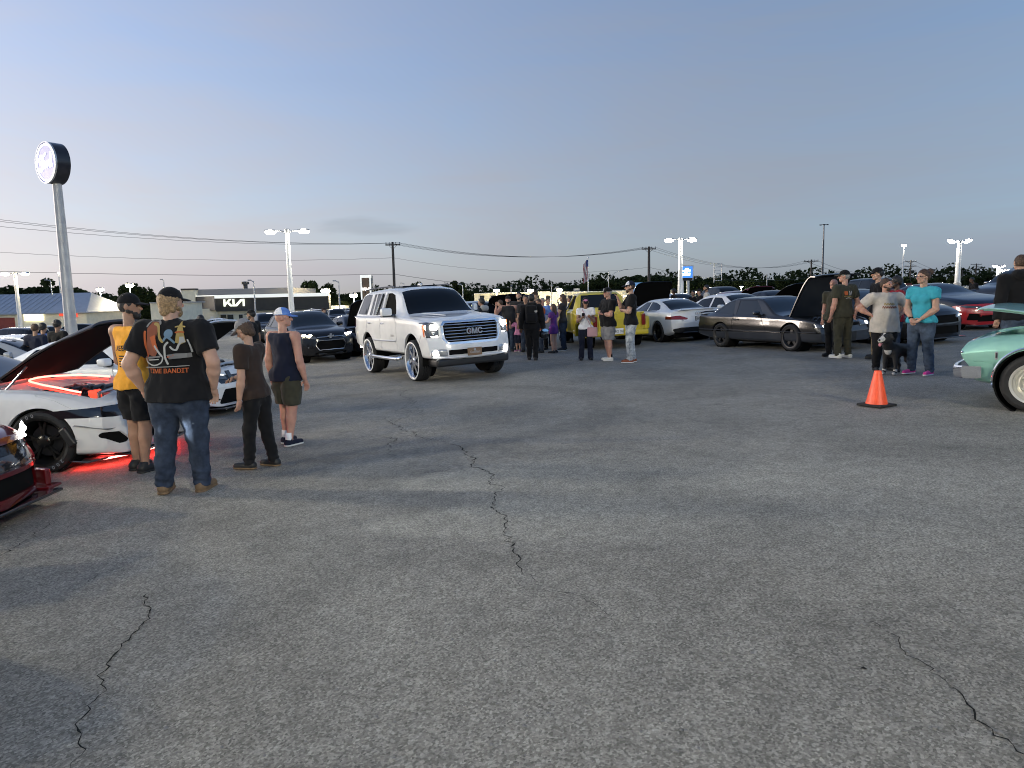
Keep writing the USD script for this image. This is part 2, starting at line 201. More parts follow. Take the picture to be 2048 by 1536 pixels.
crack([(770, 835), (785, 848), (812, 862), (840, 874), (900, 884)], .012, .01, 3); crack([(830, 772), (800, 790), (830, 806), (790, 822), (845, 822), (800, 838), (770, 858)], .009, .009, 4)
crack([(770, 872), (792, 880), (780, 893), (795, 918)], .014, .01, 5); crack([(845, 800), (815, 806), (838, 820)], .008, .008, 6); crack([(690, 880), (735, 872), (770, 880)], .008, .006, 7)
crack([(310, 1180), (297, 1197), (300, 1222), (278, 1255), (240, 1300), (212, 1330), (208, 1362), (190, 1402), (172, 1430), (160, 1478), (172, 1500), (140, 1540)], .009, .010, 8, .15)
crack([(115, 1040), (70, 1068), (45, 1085), (0, 1112), (-60, 1150)], .008, .010, 9, .15); crack([(210, 1150), (190, 1156), (180, 1166)], .006, .004, 10)
crack([(1765, 1258), (1800, 1290), (1812, 1312), (1852, 1330), (1858, 1345), (1890, 1362), (1925, 1392), (1950, 1430), (1985, 1460), (2015, 1480), (2060, 1515), (2100, 1550)], .005, .011, 11, .15)
crack([(1700, 1235), (1760, 1262)], .004, .006, 12); crack([(1720, 1338), (1735, 1340)], .035, .03, 13, .05)
# ---------------------------------------------------------------- trees
def leaf_cloud(n, blobs, seed, size):
    r_ = np.random.default_rng(seed); w = np.array([b[3]**2 for b in blobs]); k = r_.choice(len(blobs), n, p=w/w.sum()); B = np.array(blobs)[k]
    d = r_.normal(size=(n, 3)); d /= np.linalg.norm(d, axis=1, keepdims=True); c = B[:, :3] + d*(B[:, 3:4]*(.45+.6*r_.random((n, 1))**.5))*np.array([1, 1, .8])
    a = r_.normal(size=(n, 3)); a /= np.linalg.norm(a, axis=1, keepdims=True); b = np.cross(a, r_.normal(size=(n, 3))); b /= np.linalg.norm(b, axis=1, keepdims=True)
    s = size*(.5+r_.random((n, 1))); V = np.stack([c-a*s, c+b*s*.6, c+a*s, c-b*s*.6], 1).reshape(-1, 3); return V, np.arange(4*n).reshape(-1, 4)
def tree_class(i, spread, seed, n=2600):
    r_ = np.random.default_rng(seed); blobs = []
    for k in range(13):
        a = r_.random()*6.28; h = .20+.72*r_.random(); rr = spread*(1-abs(h-.55)*1.3)*r_.random()**.6; blobs.append((rr*math.cos(a), rr*math.sin(a), h, .11+.10*r_.random()))
    blobs += [(0, 0, .62, .24), (.1, .05, .3, .2), (-.12, .0, .34, .2)]; base = '/World/tree_kind_%d' % i
    c = stage.CreateClassPrim(base); UsdGeom.Xform.Define(stage, base + '/tree'); c.SetSpecifier(Sdf.SpecifierClass)
    limbs = [tube([(0, 0, -.02), (.01, 0, .25), (0, .01, .5), (0, 0, .75)], [.028, .02, .013, .005], 7)]
    for k in range(6):
        b = blobs[k]; limbs.append(tube([(0, 0, .28+.03*k), (b[0]*.5, b[1]*.5, (b[2]+.3)/2), b[:3]], [.011, .007, .003], 5))
    p = usdkit.mesh(stage, base + '/trunk', cat(limbs), M['bark'], smooth=True); q = usdkit.mesh(stage, base + '/crown', leaf_cloud(n, blobs, seed+50, .046), M['leaf']); stage.RemovePrim(base + '/tree')
    return base
KINDS = [tree_class(i, s, 30+i) for i, s in enumerate((.34, .28, .40, .24, .33))]
def tree(px, ptop, d, label, group=None, wide=1.0):
    f = foot(px, 600, d); top = pt(px, ptop, d); h = max(3, top[2]-f[2]); k = rnd.randrange(5); f[2] = gz(f[0], f[1])-.1 if d < 150 else f[2]-.1
    return copy_of(KINDS[k], 'tree', f, rnd.random()*6.28, (h*wide, h*wide, h*1.03), label=label, cat='tree', group=group)
LT = 'dark broadleaf tree in the tree line beyond the metal roofed building and car yards'; CT = 'dark broadleaf tree in the low tree line behind the white lot lamps'; RT = 'dark tree on the low wooded rise behind the blue emblem sign'
def line(x0, x1, step, d, tops, label, group, wide=1.1):
    xs = np.arange(x0, x1, step); tp = np.interp(xs, [t[0] for t in tops], [t[1] for t in tops])
    for x, t in zip(xs, tp): tree(x+rnd.uniform(-.3, .3)*step, t+rnd.uniform(-5, 7), d*rnd.uniform(.93, 1.08), label, group, wide*rnd.uniform(1.1, 1.6))
line(-40, 250, 21, 165, [(-40, 582), (30, 578), (100, 576), (150, 580), (210, 592), (250, 594)], LT, 'tree line on the left')
line(150, 420, 24, 150, [(150, 600), (230, 596), (330, 592), (420, 594)], LT, 'tree line on the left')
tree(262, 572, 140, 'green lamp-lit tree right behind the yellow lot lamp on the left', wide=.9); tree(282, 578, 142, 'darker round tree just right of the lamp-lit tree', wide=.9); tree(92, 560, 160, 'tall dark tree left of the leaning oval sign pole')
line(590, 800, 19, 150, [(590, 590), (650, 584), (700, 592), (800, 582)], CT, 'tree line in the middle'); line(600, 760, 22, 128, [(600, 606), (760, 604)], CT, 'tree line in the middle')
tree(625, 566, 130, 'tall ragged tree right of the dark showroom, left of the bright lamp', wide=.8); tree(655, 570, 132, 'lamp-lit tree directly behind the bright lamp beside the showroom', wide=.8); tree(832, 566, 150, 'small round tree top above the white sport utility roof', wide=.7)
for x, t in ((905, 563), (925, 566), (893, 572)): tree(x, t, 140, 'tall leafy tree above the right side of the white sport utility roof', 'trees above the white roof', .9)
line(935, 1320, 17, 168, [(935, 580), (980, 578), (1040, 582), (1120, 580), (1180, 566), (1240, 558), (1320, 556)], CT, 'tree line in the middle', 1.2); line(960, 1300, 20, 182, [(960, 583), (1140, 578), (1200, 560), (1320, 556)], CT, 'tree line in the middle', 1.2)
line(1270, 1600, 17, 190, [(1270, 554), (1310, 552), (1345, 556), (1390, 553), (1430, 552), (1470, 562), (1500, 572), (1530, 570), (1600, 577)], RT, 'trees on the rise', 1.2); line(1280, 1620, 20, 170, [(1280, 566), (1400, 566), (1480, 572), (1620, 582)], RT, 'trees on the rise', 1.3)
line(1600, 1960, 19, 200, [(1600, 580), (1690, 562), (1730, 560), (1800, 562), (1850, 574), (1910, 566), (1960, 568)], 'dark tree on the skyline behind the parked cars on the right', 'trees on the right skyline', 1.2)
line(1960, 2120, 22, 190, [(1960, 568), (2120, 566)], 'dark tree on the skyline behind the parked cars on the right', 'trees on the right skyline', 1.2)
obj('far_wood', leaf_cloud(26000, [(x, 300+rnd.uniform(-8, 8), float(gz(x, 300))+4.0+1.6*math.sin(x*.21)+rnd.uniform(-1, 1), 5.4) for x in np.arange(-330, 340, 5)], 5, .75), 'leaf', smooth=False, kind='stuff', label='far-off dark wood along the horizon behind the nearer trees', cat='wood')
# ---------------------------------------------------------------- lamps and poles
def pole(b, top, r0_, r1_, n=16): return tube([(0, 0, 0), (0, 0, (top-b)*.5), (0, 0, top-b)], [r0_, (r0_+r1_)/2, r1_], n)
def lot_lamp(px, ptop, d, label, span=1.15, hs=1.0, pr=.13, yaw=0., wide=.52, m='flood', tilt=0., group=None, pos=None):
    tp = pt(px, ptop, d) if pos is None else np.array(pos, float); z0 = float(gz(tp[0], tp[1])); h = tp[2]-z0; t = thing('lot_lamp', (tp[0], tp[1], z0), yaw, label=label, cat='lot lamp', group=group)
    obj('base', lathe([(0, -.1), (.32, -.1), (.32, .72), (.28, .78), (0, .78)], 20), 'concrete', t); obj('pole', mv(tube([(0, 0, 0), (0, 0, (h-.8)/2), (0, 0, h-.8)], [pr, pr*.85, pr*.7], 14), (0, 0, .78)), 'white_pole', t)
    obj('cap', lathe([(0, .22), (pr*.9, .2), (pr*.95, 0), (0, 0)], 14).apply_translation((0, 0, h-.06)), 'grey_pole', t)
    for s in (-1, 1):
        obj('arm', tube([(0, 0, h-.35), (s*span*.25, 0, h-.06), (s*span*.6, 0, h+.02), (s*span, 0, h+.02)], [.06, .055, .05, .05], 8), 'grey_pole', t)
        hd = obj('lamp_head', rot(rbox((s*(span+.35*hs), 0, h+.03), (.72*hs, wide*.8, .14), .05), s*tilt, [0, 1, 0], (s*span, 0, h)), 'grey_pole', t)
        ln = trimesh.creation.icosphere(2); ln.apply_scale((.38*hs, wide*.5, .17*hs)); obj('lens', rot(mv(ln, (s*(span+.35*hs), 0, h-.05)), s*tilt, [0, 1, 0], (s*span, 0, h)), m, hd)
lot_lamp(574, 462, 50, 'tall white double lot lamp behind the man in the blue and white cap', .80, 1.05, pr=.20)
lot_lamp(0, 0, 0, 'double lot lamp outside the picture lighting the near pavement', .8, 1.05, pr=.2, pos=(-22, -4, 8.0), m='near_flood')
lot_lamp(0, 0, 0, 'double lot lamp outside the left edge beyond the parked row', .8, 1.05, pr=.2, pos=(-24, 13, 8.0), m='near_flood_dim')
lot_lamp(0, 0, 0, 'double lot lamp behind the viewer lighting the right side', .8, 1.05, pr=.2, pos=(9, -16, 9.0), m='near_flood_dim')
lot_lamp(1361, 479, 63, 'white double lot lamp in front of the blue emblem sign', .62, 1.15, pr=.22)
lot_lamp(1919, 484, 66, 'white double lot lamp on the right with upturned heads', .42, 1.0, pr=.24, tilt=-.35)
lot_lamp(30, 547, 84, 'double lot lamp in front of the metal roofed building at the far left', .75, 1.3, pr=.24, m='flood_warm')
lot_lamp(1998, 533, 80, 'bright lamp cluster just left of the man in black at the right edge', .25, .6, pr=.26, tilt=-.4); lot_lamp(2008, 541, 84, 'shorter lamp at the right edge', .2, .5, pr=.26, tilt=-.4)
def globe_lamp(px, ptop, d, label, r=.75, m='flood_warm', pr=.16, group=None):
    tp = pt(px, ptop, d); z0 = float(gz(tp[0], tp[1])); h = tp[2]-z0; t = thing('yard_lamp', (tp[0], tp[1], z0), label=label, cat='yard lamp', group=group)
    obj('pole', tube([(0, 0, 0), (0, 0, h-.1)], [pr, pr*.7], 10), 'white_pole', t); hd = obj('lamp_head', rbox((0, 0, h+.22*r), (1.5*r, 1.1*r, .3*r), .08), 'grey_pole', t)
    ln = trimesh.creation.icosphere(2); ln.apply_scale((.95*r, .75*r, .46*r)); obj('lens', mv(ln, (0, 0, h-.16*r)), m, hd)
GL = [(200, 578, 110, 'yard lamp between the oval sign pole and the yellow tank top man', .62), (259, 570, 112, 'yard lamp just above the cap of the man in the yellow tank top', .7), (117, 545, 130, 'tiny yard lamp touching the oval sign pole', .25), (651, 580, 105, 'bright yard lamp right of the dark showroom', .72), (707, 590, 112, 'bright yard lamp right behind the back of the white sport utility', .66),
      (993, 580, 120, 'yard lamp above the bearded man in the dark tank', .6), (1061, 580, 125, 'yard lamp above the man with the backpack', .6), (1119, 579, 125, 'yard lamp above the long-haired woman in the grey tee', .6), (1311, 587, 118, 'lit yard lamp right of the pale blue sign', .62), (1327, 593, 112, 'lower lit yard lamp near the roof of the white coupe', .62), (1341, 583, 135, 'yard lamp touching the man with his back to the white lot lamp', .5),
      (1391, 583, 170, 'tiny yard lamp between the heads behind the white coupe', .32), (1426, 587, 118, 'yard lamp right of the man in the grey-green tee', .66), (1442, 589, 118, 'yard lamp above the roof of the second white car', .66), (1446, 578, 150, 'left lamp of the high pair behind the white car', .55), (1454, 578, 150, 'right lamp of the high pair behind the white car', .55), (1483, 573, 150, 'small white lamp above the raised hoods', .35), (1469, 582, 170, 'tiny distant lamp left of the raised black hood', .3), (1499, 583, 160, 'low distant lamp beside the raised black hood', .4), (1589, 582, 150, 'small distant lamp left of the big raised hood', .4),
      (1808, 490, 190, 'tall thin lamp pole with a starry light above the woman in teal', .75)]
for px, py, d, l, r in GL: globe_lamp(px, py, d, l, r, pr=.13 if d < 180 else .2, m='flood' if px > 1440 else 'flood_warm')
def arm_lamp(px, ptop, d, label, dx, dzr=.0, pr=.1, group=None, up=0.):
    tp = pt(px, ptop, d); z0 = float(gz(tp[0], tp[1])); h = tp[2]-z0; t = thing('street_lamp', (tp[0], tp[1], z0), label=label, cat='street lamp', group=group)
    obj('pole', tube([(0, 0, 0), (0, 0, h)], [pr, pr*.7], 10), 'galv', t); obj('arm', tube([(0, 0, h-.1-up), (dx*.4, 0, h-up*.3), (dx, 0, h+.12)], [.05, .045, .04], 8), 'galv', t); obj('lamp_head', rbox((dx*1.08, 0, h+.1), (abs(dx)*.22+.3, .3, .13), .05), 'grey_pole', t)
arm_lamp(507, 562, 85, 'unlit grey street lamp standing before the dark showroom', -.45); arm_lamp(677, 563, 85, 'unlit street lamp left of the brown pylon', -.45); arm_lamp(101, 561, 105, 'unlit thin lamp left of the oval sign pole', -.6); arm_lamp(327, 560, 110, 'unlit thin lamp above the black cap of the big man', -.3); arm_lamp(808, 567, 140, 'thin unlit lamp above the roof rack of the white sport utility', -.5); arm_lamp(925, 570, 95, 'unlit white lamp above the windscreen of the white sport utility', -.35)
arm_lamp(1022, 573, 115, 'unlit white pole behind the bearded man', .1); arm_lamp(1103, 573, 115, 'unlit white pole right of the yellow door', .1); arm_lamp(1217, 541, 150, 'slim street lamp with a long arm reaching right, above the man in grey shorts', 3.4, up=1.6); arm_lamp(1534, 548, 160, 'slim street lamp with a raised arm above the second white car', 2.4, up=1.1); arm_lamp(1521, 572, 140, 'short thin pole beside the raised black hood', -.5)
# high mast
tp = pt(1648, 449, 240); z0 = float(gz(tp[0], tp[1])); t = thing('high_mast_light', (tp[0], tp[1], z0), label='very tall slim mast with a ring of lights behind the raised grey hood', cat='light mast'); h = tp[2]-z0
obj('mast', tube([(0, 0, 0), (0, 0, h)], [.42, .2], 12), 'steel_paint', t); obj('light_ring', cat([lathe([(.5, -.1), (.6, -.1), (.6, .1), (.5, .1), (.5, -.1)], 20)] + [rbox((1.25*math.cos(a), 1.25*math.sin(a), -.1), (.6, .35, .22), .04, rz=a) for a in np.arange(6)*math.pi/3] + [tube([(0, 0, 0), (1.2*math.cos(a), 1.2*math.sin(a), 0)], .05, 6) for a in np.arange(6)*math.pi/3]).apply_translation((0, 0, h)), 'steel_paint', t)
# utility poles and wires
def ins(z, x): return lathe([(0, 0), (.07, 0), (.07, .1), (.04, .12), (.08, .2), (.03, .26), (0, .26)], 8).apply_translation((x, 0, z))
UP = {}
def utility(key, px, ptop, d, label, w=2.6, yaw=0., arms=1, r=.17):
    tp = pt(px, ptop, d); z0 = float(gz(tp[0], tp[1])); h = tp[2]-z0; t = thing('utility_pole', (tp[0], tp[1], z0), yaw, label=label, cat='utility pole'); UP[key] = (tp[0], tp[1], z0, h, w, yaw)
    obj('pole', tube([(0, 0, 0), (0, 0, h)], [r, r*.7], 10), 'wood_pole', t)
    for a in range(arms):
        z = h-.35-a*1.3; ca = obj('crossarm', cat([box((0, .14, z), (w, .12, .16)), tube([(-w*.3, .12, z), (0, .1, z-.6)], .025, 6), tube([(w*.3, .12, z), (0, .1, z-.6)], .025, 6)]), 'wood_pole', t)
        for x in (-w*.46, -w*.2, w*.2, w*.46): obj('insulator', ins(z+.08, x).apply_translation((0, .14, 0)), 'grey_pole', ca)
utility('a', 785, 484, 92, 'dark wooden utility pole rising behind the white sport utility roof', 1.9, r=.21); utility('b', 1298, 493, 104, 'wooden utility pole with a wide crossarm right of the pale blue sign', 2.1, r=.23)
utility('c', 1623, 519, 145, 'utility pole with crossarm left of the tall mast', 3.0, r=.2); utility('d', 1822, 520, 190, 'distant utility pole behind the woman in teal', 3.2, arms=3, r=.22); utility('e', 1953, 527, 220, 'leaning distant utility pole right of the upturned lot lamp', 3.4, arms=4, r=.24); utility('f', 1925, 540, 260, 'hazy farthest utility pole beside the upturned lot lamp', 3.6, arms=3, r=.24)
tp = pt(1436, 526, 170); z0 = float(gz(tp[0], tp[1])); t = thing('lattice_mast', (tp[0], tp[1], z0), label='slim double mast on the wooded rise right of the blue emblem sign', cat='mast'); h = tp[2]-z0
for s in (-1, 1): obj('leg', tube([(s*.9, 0, 0), (s*.9, 0, h)], .12, 8), 'galv', t)
for k in range(9): obj('rung', box((0, 0, h*(k+1)/9.2), (1.8, .1, .12)), 'galv', t)
def wire(a, b, sag, label, r=.02, group='overhead wires'):
    s = np.linspace(0, 1, 26); P = np.array(a)[None]*(1-s[:, None])+np.array(b)[None]*s[:, None]; P[:, 2] -= sag*4*s*(1-s)
    w = obj('overhead_wire', tube(P, r, 5), 'wire', label=label, cat='wire', group=group)
def up(k, x, dz): q = UP[k]; return (q[0]+x, q[1]+.14, q[2]+q[3]+dz)
LW = 'black overhead wire in the bundle crossing the sky left of the first utility pole'; MW = 'overhead wire sagging between the two nearest utility poles'; RW = 'overhead wire running right from the pole by the pale blue sign'; FW = 'faint overhead wire crossing low on the right sky'
for x, py, dx in ((-.85, 432, -.8), (.0, 436, -.3), (.85, 447, .8)): wire(pt(-60, py, 62), up('a', dx, -.1), .8, LW, .017)
wire(pt(-60, 501, 70), up('a', 0, -2.0), .6, 'thin middle wire crossing the left sky below the bundle', .016, None); wire(pt(-60, 541, 70), up('a', 0, -4.1), .3, 'lowest wire crossing the left sky above the showroom', .024, None)
for dx in (-.85, -.3, .4, .85): wire(up('a', dx, -.1), up('b', dx, -.1), 1.6, MW, .016)
wire(up('a', 0, -2.0), up('b', 0, -3.0), 1.3, 'thin middle wire between the two nearest utility poles', .014, None); wire(up('a', 0, -4.1), up('b', 0, -6.0), 1.0, 'lowest wire between the two nearest utility poles', .024, None)
for dx in (-.9, .9, .2): wire(up('b', dx, -.1), up('c', dx*1.3, -.2), 2.2, RW, .02)
wire(up('b', 0, -3.0), up('c', 0, -3.5), 1.4, RW, .018); wire(up('b', 0, -6.), up('c', 0, -5.6), .8, RW, .026)
for dx in (-1.2, 1.2): wire(up('c', dx, -.2), up('d', dx, -.2), 3.0, FW, .03); wire(up('d', dx, -.4), pt(2100, 560, 260), 4.0, FW, .03)
# ---------------------------------------------------------------- oval pylon sign
tp = pt(114, 368, 44); z0 = float(gz(tp[0], tp[1])); yaw = math.radians(-33); h = tp[2]-z0; t = thing('oval_sign', (tp[0], tp[1], z0), yaw, label='tall grey pole carrying a glowing round-cased oval sign', cat='sign')
obj('pole', tube([(0, 0, 0), (0, 0, h*.5), (0, 0, h)], [.36, .30, .25], 28), 'grey_pole', t); obj('base', lathe([(0, 0), (.6, 0), (.6, .35), (0, .35)], 24), 'concrete', t)
def ellipse(a, b, n=56): th = np.arange(n)*2*np.pi/n; return Polygon(np.c_[a*np.cos(th), b*np.sin(th)])
def upright(m): return rot(m, math.pi/2, [1, 0, 0])   # xy drawing -> xz, facing -y
A_, B_ = 1.28, 1.22; zc = h+B_*.98
obj('case', mv(upright(extr(ellipse(A_, B_), .76)), (0, .30, zc)), 'sign_case', t)
obj('face', mv(upright(extr(ellipse(A_*.96, B_*.96), .04)), (0, -.462, zc)), 'sign_mauve', t)
obj('rim', mv(upright(extr(ellipse(A_, B_).difference(ellipse(A_*.955, B_*.955)), .10)), (0, -.455, zc)), 'silver_paint', t)
obj('ring', mv(upright(extr(ellipse(A_*.90, B_*.90).difference(ellipse(A_*.83, B_*.83)), .03)), (0, -.50, zc)), 'sign_white', t)
def stroke(pts, w): return LineString(pts).buffer(w, resolution=4)
def curve(pts, n=30):
    p = np.array(pts, float); s = np.arange(len(p)); q = np.linspace(0, len(p)-1, n); return np.c_[PchipInterpolator(s, p[:, 0])(q), PchipInterpolator(s, p[:, 1])(q)]
script = [curve([(-.72, .02), (-.78, .22), (-.55, .42), (-.25, .40), (.02, .50)]), curve([(-.30, .40), (-.42, .05), (-.52, -.30), (-.72, -.34), (-.80, -.2)]), curve([(-.62, .02), (-.40, .08), (-.22, .06)]),
    curve([(-.12, .1), (-.24, -.05), (-.16, -.2), (-.02, -.1), (-.04, .06), (-.14, .1), (.06, .02), (.16, .08)]), curve([(.16, .1), (.15, -.05), (.12, -.2)]), curve([(.15, -.02), (.24, .08), (.34, .08)]), curve([(.62, .04), (.48, .1), (.40, -.06), (.48, -.2), (.60, -.08), (.64, .04)]), curve([(.70, .48), (.64, .1), (.60, -.12), (.68, -.2), (.80, -.12)])]
from shapely import union_all
obj('script_letters', mv(upright(extr(union_all([stroke(c*np.array([.98, 1.15]), .052) for c in script]), .03)), (0, -.502, zc-.05)), 'sign_white', t)
# ---------------------------------------------------------------- buildings
def W(px, py, d): return pt(px, py, d)
def wall_frame(x0, x1, d, yaw=0): a = foot(x0, 600, d); b = foot(x1, 600, d); return a, b
# metal roofed building, far left
dL = 100; c0 = pt(-90, 588, dL); c1 = pt(172, 625, dL); zb = float(gz(-60, dL)); t = thing('metal_roof_building', (0, 0, 0), label='long cream building with a grey metal roof and lit red-trimmed front', cat='building')
xL, xR = c0[0], c1[0]; eave = pt(120, 625, dL)[2]; ridge = pt(60, 586, dL)[2]; xr2 = pt(122, 588, dL)[0]+3.
obj('wall', box(((xL+xR)/2, dL+6, (zb+eave)/2-.2), (xR-xL, 12, eave-zb+.4)), 'cream_wall', t)
rf = trimesh.convex.convex_hull(np.array([(xL-.4, dL-.5, eave), (xR+.4, dL-.5, eave), (xR+.4, dL+12.5, eave), (xL-.4, dL+12.5, eave), (xL-.4, dL+6, ridge), (xr2-2.2, dL+6, ridge), (xL-.4, dL-.5, eave-.15), (xR+.4, dL-.5, eave-.15)])); R_ = obj('roof', rf, 'roof_metal', t, smooth=False)
for k, x in enumerate(np.arange(xL, xR-5, .9)): obj('seam', tube([(x, dL-.5, eave+.03), (x, dL+6, ridge+.03)], .03, 4), 'roof_metal', R_, smooth=False)
def on(px0, py0, px1, py1, d, dep=.12): a, b = pt(px0, py0, d), pt(px1, py1, d); return box(((a[0]+b[0])/2, d, (a[2]+b[2])/2), (abs(b[0]-a[0]), dep, abs(b[2]-a[2])))
obj('red_door', on(-60, 637, 32, 664, dL-.02), 'brick_red', t); obj('lit_sign', on(48, 626, 86, 641, dL-.12, .2), 'window_lit', t); obj('red_sign', on(118, 625, 126, 632, dL-.1), 'red_lit', t); obj('red_sign', on(143, 624, 155, 634, dL-.1), 'red_lit', t)
w_ = obj('window', on(143, 636, 153, 660, dL-.03), 'shop_glass', t); 
for k in range(4): obj('glazing_bar', on(142.5, 640+k*5, 153.5, 640.7+k*5, dL-.09, .06), 'white_pole', w_)
# showroom
dK = 104; t = thing('showroom', (0, 0, 0), label='car showroom with a dark fascia, white lettering and a cream lower wall', cat='building'); zk = float(gz(-40, dK))-.3
def blk(px0, px1, ptop, d0, d1, zb_=None, m='cream_wall', name='wall', par=None, pb=None):
    a, b = pt(px0, ptop, d0), pt(px1, ptop, d0); z1 = (a[2]+b[2])/2; z_b = zb_ if pb is None else pt((px0+px1)/2, pb, d0)[2]
    return obj(name, box(((a[0]+b[0])/2, (d0+d1)/2, (z1+z_b)/2), (b[0]-a[0], d1-d0, z1-z_b)), m, par, smooth=False)
blk(400, 655, 615, dK, dK+14, zk, 'cream_wall', 'wall', t); blk(388, 584, 577, dK+3, dK+16, zk, 'grey_panel', 'upper_block', t); blk(362, 389, 579, dK+2, dK+16, zk, 'cream_wall', 'side_block', t); blk(361, 390, 577, dK+1.9, dK+3, None, 'dark_panel', 'parapet', t, pb=580)
fa = blk(430, 657, 592, dK-.8, dK+.4, None, 'dark_panel', 'fascia', t, pb=620.5)
a, b = pt(392, 594, dK+2.5), pt(430, 592, dK-.8); zt_, zb_ = pt(430, 592, dK-.8)[2], pt(430, 621, dK-.8)[2]
def vwall(p, q, z0_, z1_, th): d_ = np.array(q[:2])-np.array(p[:2]); L = np.linalg.norm(d_); return box(((p[0]+q[0])/2, (p[1]+q[1])/2, (z0_+z1_)/2), (L, th, z1_-z0_), rz=math.atan2(d_[1], d_[0]))
obj('corner_fascia', vwall(a, b, zb_, zt_, .3), 'taupe_panel', t); obj('corner_wall', vwall((a[0], a[1]+.4), (b[0], b[1]+.6), zk, zb_+.1, .3), 'cream_wall', t)
obj('coping', cat([vwall(a, b, zt_, zt_+.14, .42), on(430, 590.4, 657.5, 592, dK-.85, .6)]), 'white_trim', t)
for x0, x1 in ((441, 453), (454.5, 467), (478, 486), (520, 540), (545, 580), (600, 640)): w_ = obj('window', on(x0, 629, x1, 641, dK-.04), 'shop_glass', t); obj('frame', cat([on(x0-.6, 628.4, x1+.6, 629, dK-.1, .1), on(x0-.6, 641, x1+.6, 641.6, dK-.1, .1)]), 'white_pole', w_)
obj('door', on(421, 633, 428, 648, dK-.02), 'white_pole', t); obj('roof_vent', lathe([(0, 0), (.35, 0), (.35, .7), (.6, .75), (.6, 1.1), (0, 1.2)], 14).apply_translation(pt(491, 578, dK+6)), 'dark_metal', t)
def seg(pts, w=.12): return LineString(pts).buffer(w, cap_style=2, join_style=2)
la, lb = pt(448, 613, dK-.9), pt(489, 601, dK-.9); s_ = (lb[0]-la[0])/2.95
def P(*p): return Polygon(p)
kia = union_all([P((0, 0), (.25, 0), (.25, 1), (0, 1)), P((.2, .40), (.78, 1), (1.12, 1), (.2, .10)), P((.44, .52), (.62, .70), (1.20, .12), (1.2, 0), (.92, 0)), P((1.28, 0), (1.52, 0), (1.52, 1), (1.28, 1)), P((1.28, 0), (1.85, 0), (2.72, .86), (2.72, 1), (2.42, 1), (1.66, .22), (1.28, .22)), P((2.42, 1), (2.95, 1), (2.95, 0), (2.71, 0), (2.71, .80))])
obj('letters', mv(upright(extr(affinity.scale(kia, s_, s_, origin=(0, 0)), .12)), (la[0], dK-.9, la[2])), 'letter', fa)
# low white building in the middle, cream shed behind the big man, small buildings
t = thing('low_white_building', (0, 0, 0), label='long low lamp-lit white building behind the crowd and the yellow pickup', cat='building'); blk(948, 1130, 586, 132, 142, -.6, 'cream_wall', 'wall', t); blk(1100, 1345, 583, 134, 144, -.6, 'cream_wall', 'wall', t); blk(1100, 1345, 581.5, 133.8, 144.2, None, 'white_pole', 'coping', t, pb=583); blk(948, 1100, 584.6, 131.8, 142.2, None, 'white_pole', 'coping', t, pb=586)
for x in range(960, 1330, 22): obj('window', on(x, 591, x+9, 597, 131.95 if x < 1100 else 133.95, .12), 'shop_glass', t)
for x in (1150, 1210): blk(x, x+9, 577, 137, 140, None, 'galv', 'roof_unit', t, pb=581.5)
t = thing('cream_shed', (0, 0, 0), label='cream shed between the two capped men on the left', cat='building'); blk(300, 350, 606, 92, 100, -3, 'cream_wall', 'wall', t); blk(298, 352, 604, 91.6, 100.4, None, 'roof_metal', 'roof', t, pb=606)
obj('wall_lamp', on(325, 607, 330, 611, 91.8), 'window_lit', t)
t = thing('small_white_building', (0, 0, 0), label='small white and red roofed building behind the woman in teal', cat='building'); blk(1802, 1822, 570, 150, 160, .5, 'cream_wall', 'wall', t); blk(1800, 1824, 567, 149.5, 160.5, None, 'brick_red', 'roof', t, pb=570)
# pylons and panels
dP = 88; t = thing('brown_pylon_sign', (0, 0, 0), label='brown pylon with a lit emblem behind the back of the white sport utility', cat='sign'); zp = float(gz(-18, dP)); bd = blk(723, 742, 551, dP, dP+1.2, zp, 'steel_paint', 'body', t); obj('frame', cat([on(722.6, 550, 742.4, 555.5, dP-.02, .1), on(722.6, 550, 724.3, 640, dP-.02, .12), on(741.2, 550, 742.4, 640, dP-.02, .12)]), 'white_trim', bd); obj('panel', on(724.5, 556, 741, 640, dP-.03, .1), 'sign_brown', t); obj('side_panel', on(742.3, 553, 747, 640, dP+1.0, .8), 'steel_paint', t)
la, lb = pt(725.5, 581, dP-.1), pt(740, 574, dP-.1); s_ = (lb[0]-la[0])/2.95; obj('letters', mv(upright(extr(affinity.scale(kia, s_, s_*1.1, origin=(0, 0)), .06)), (la[0], dP-.09, la[2])), 'sign_white', t)
dC = 74; t = thing('blue_emblem_sign', (0, 0, 0), label='lit blue panel sign with a white emblem on two posts behind the white lot lamp', cat='sign'); obj('panel', on(1363, 533, 1384, 555.5, dC, .5), 'sign_blue', t); obj('frame', cat([on(1384, 532, 1385.2, 561, dC, .6), on(1359, 532, 1363, 561, dC, .6), on(1359, 531, 1385.2, 532.8, dC, .6)]), 'silver_paint', t); obj('lower_panel', on(1363, 556.5, 1384, 561, dC, .4), 'sign_case', t)
for x in (1365, 1376): a = pt(x, 561, dC); z_ = float(gz(a[0], dC)); obj('post', box((a[0], dC, (a[2]+z_)/2), (.24, .3, a[2]-z_)), 'silver_paint', t)
a, b = pt(1364.5, 541, dC-.3), pt(1381.5, 541, dC-.3); w_ = b[0]-a[0]; bow = union_all([P((0, .3), (.30, .3), (.36, .62), (.72, .62), (.66, .32), (1, .32), (.92, .0+.02), (.64, .02), (.58, -.28), (.24, -.28), (.3, .0), (-.06, .0))])
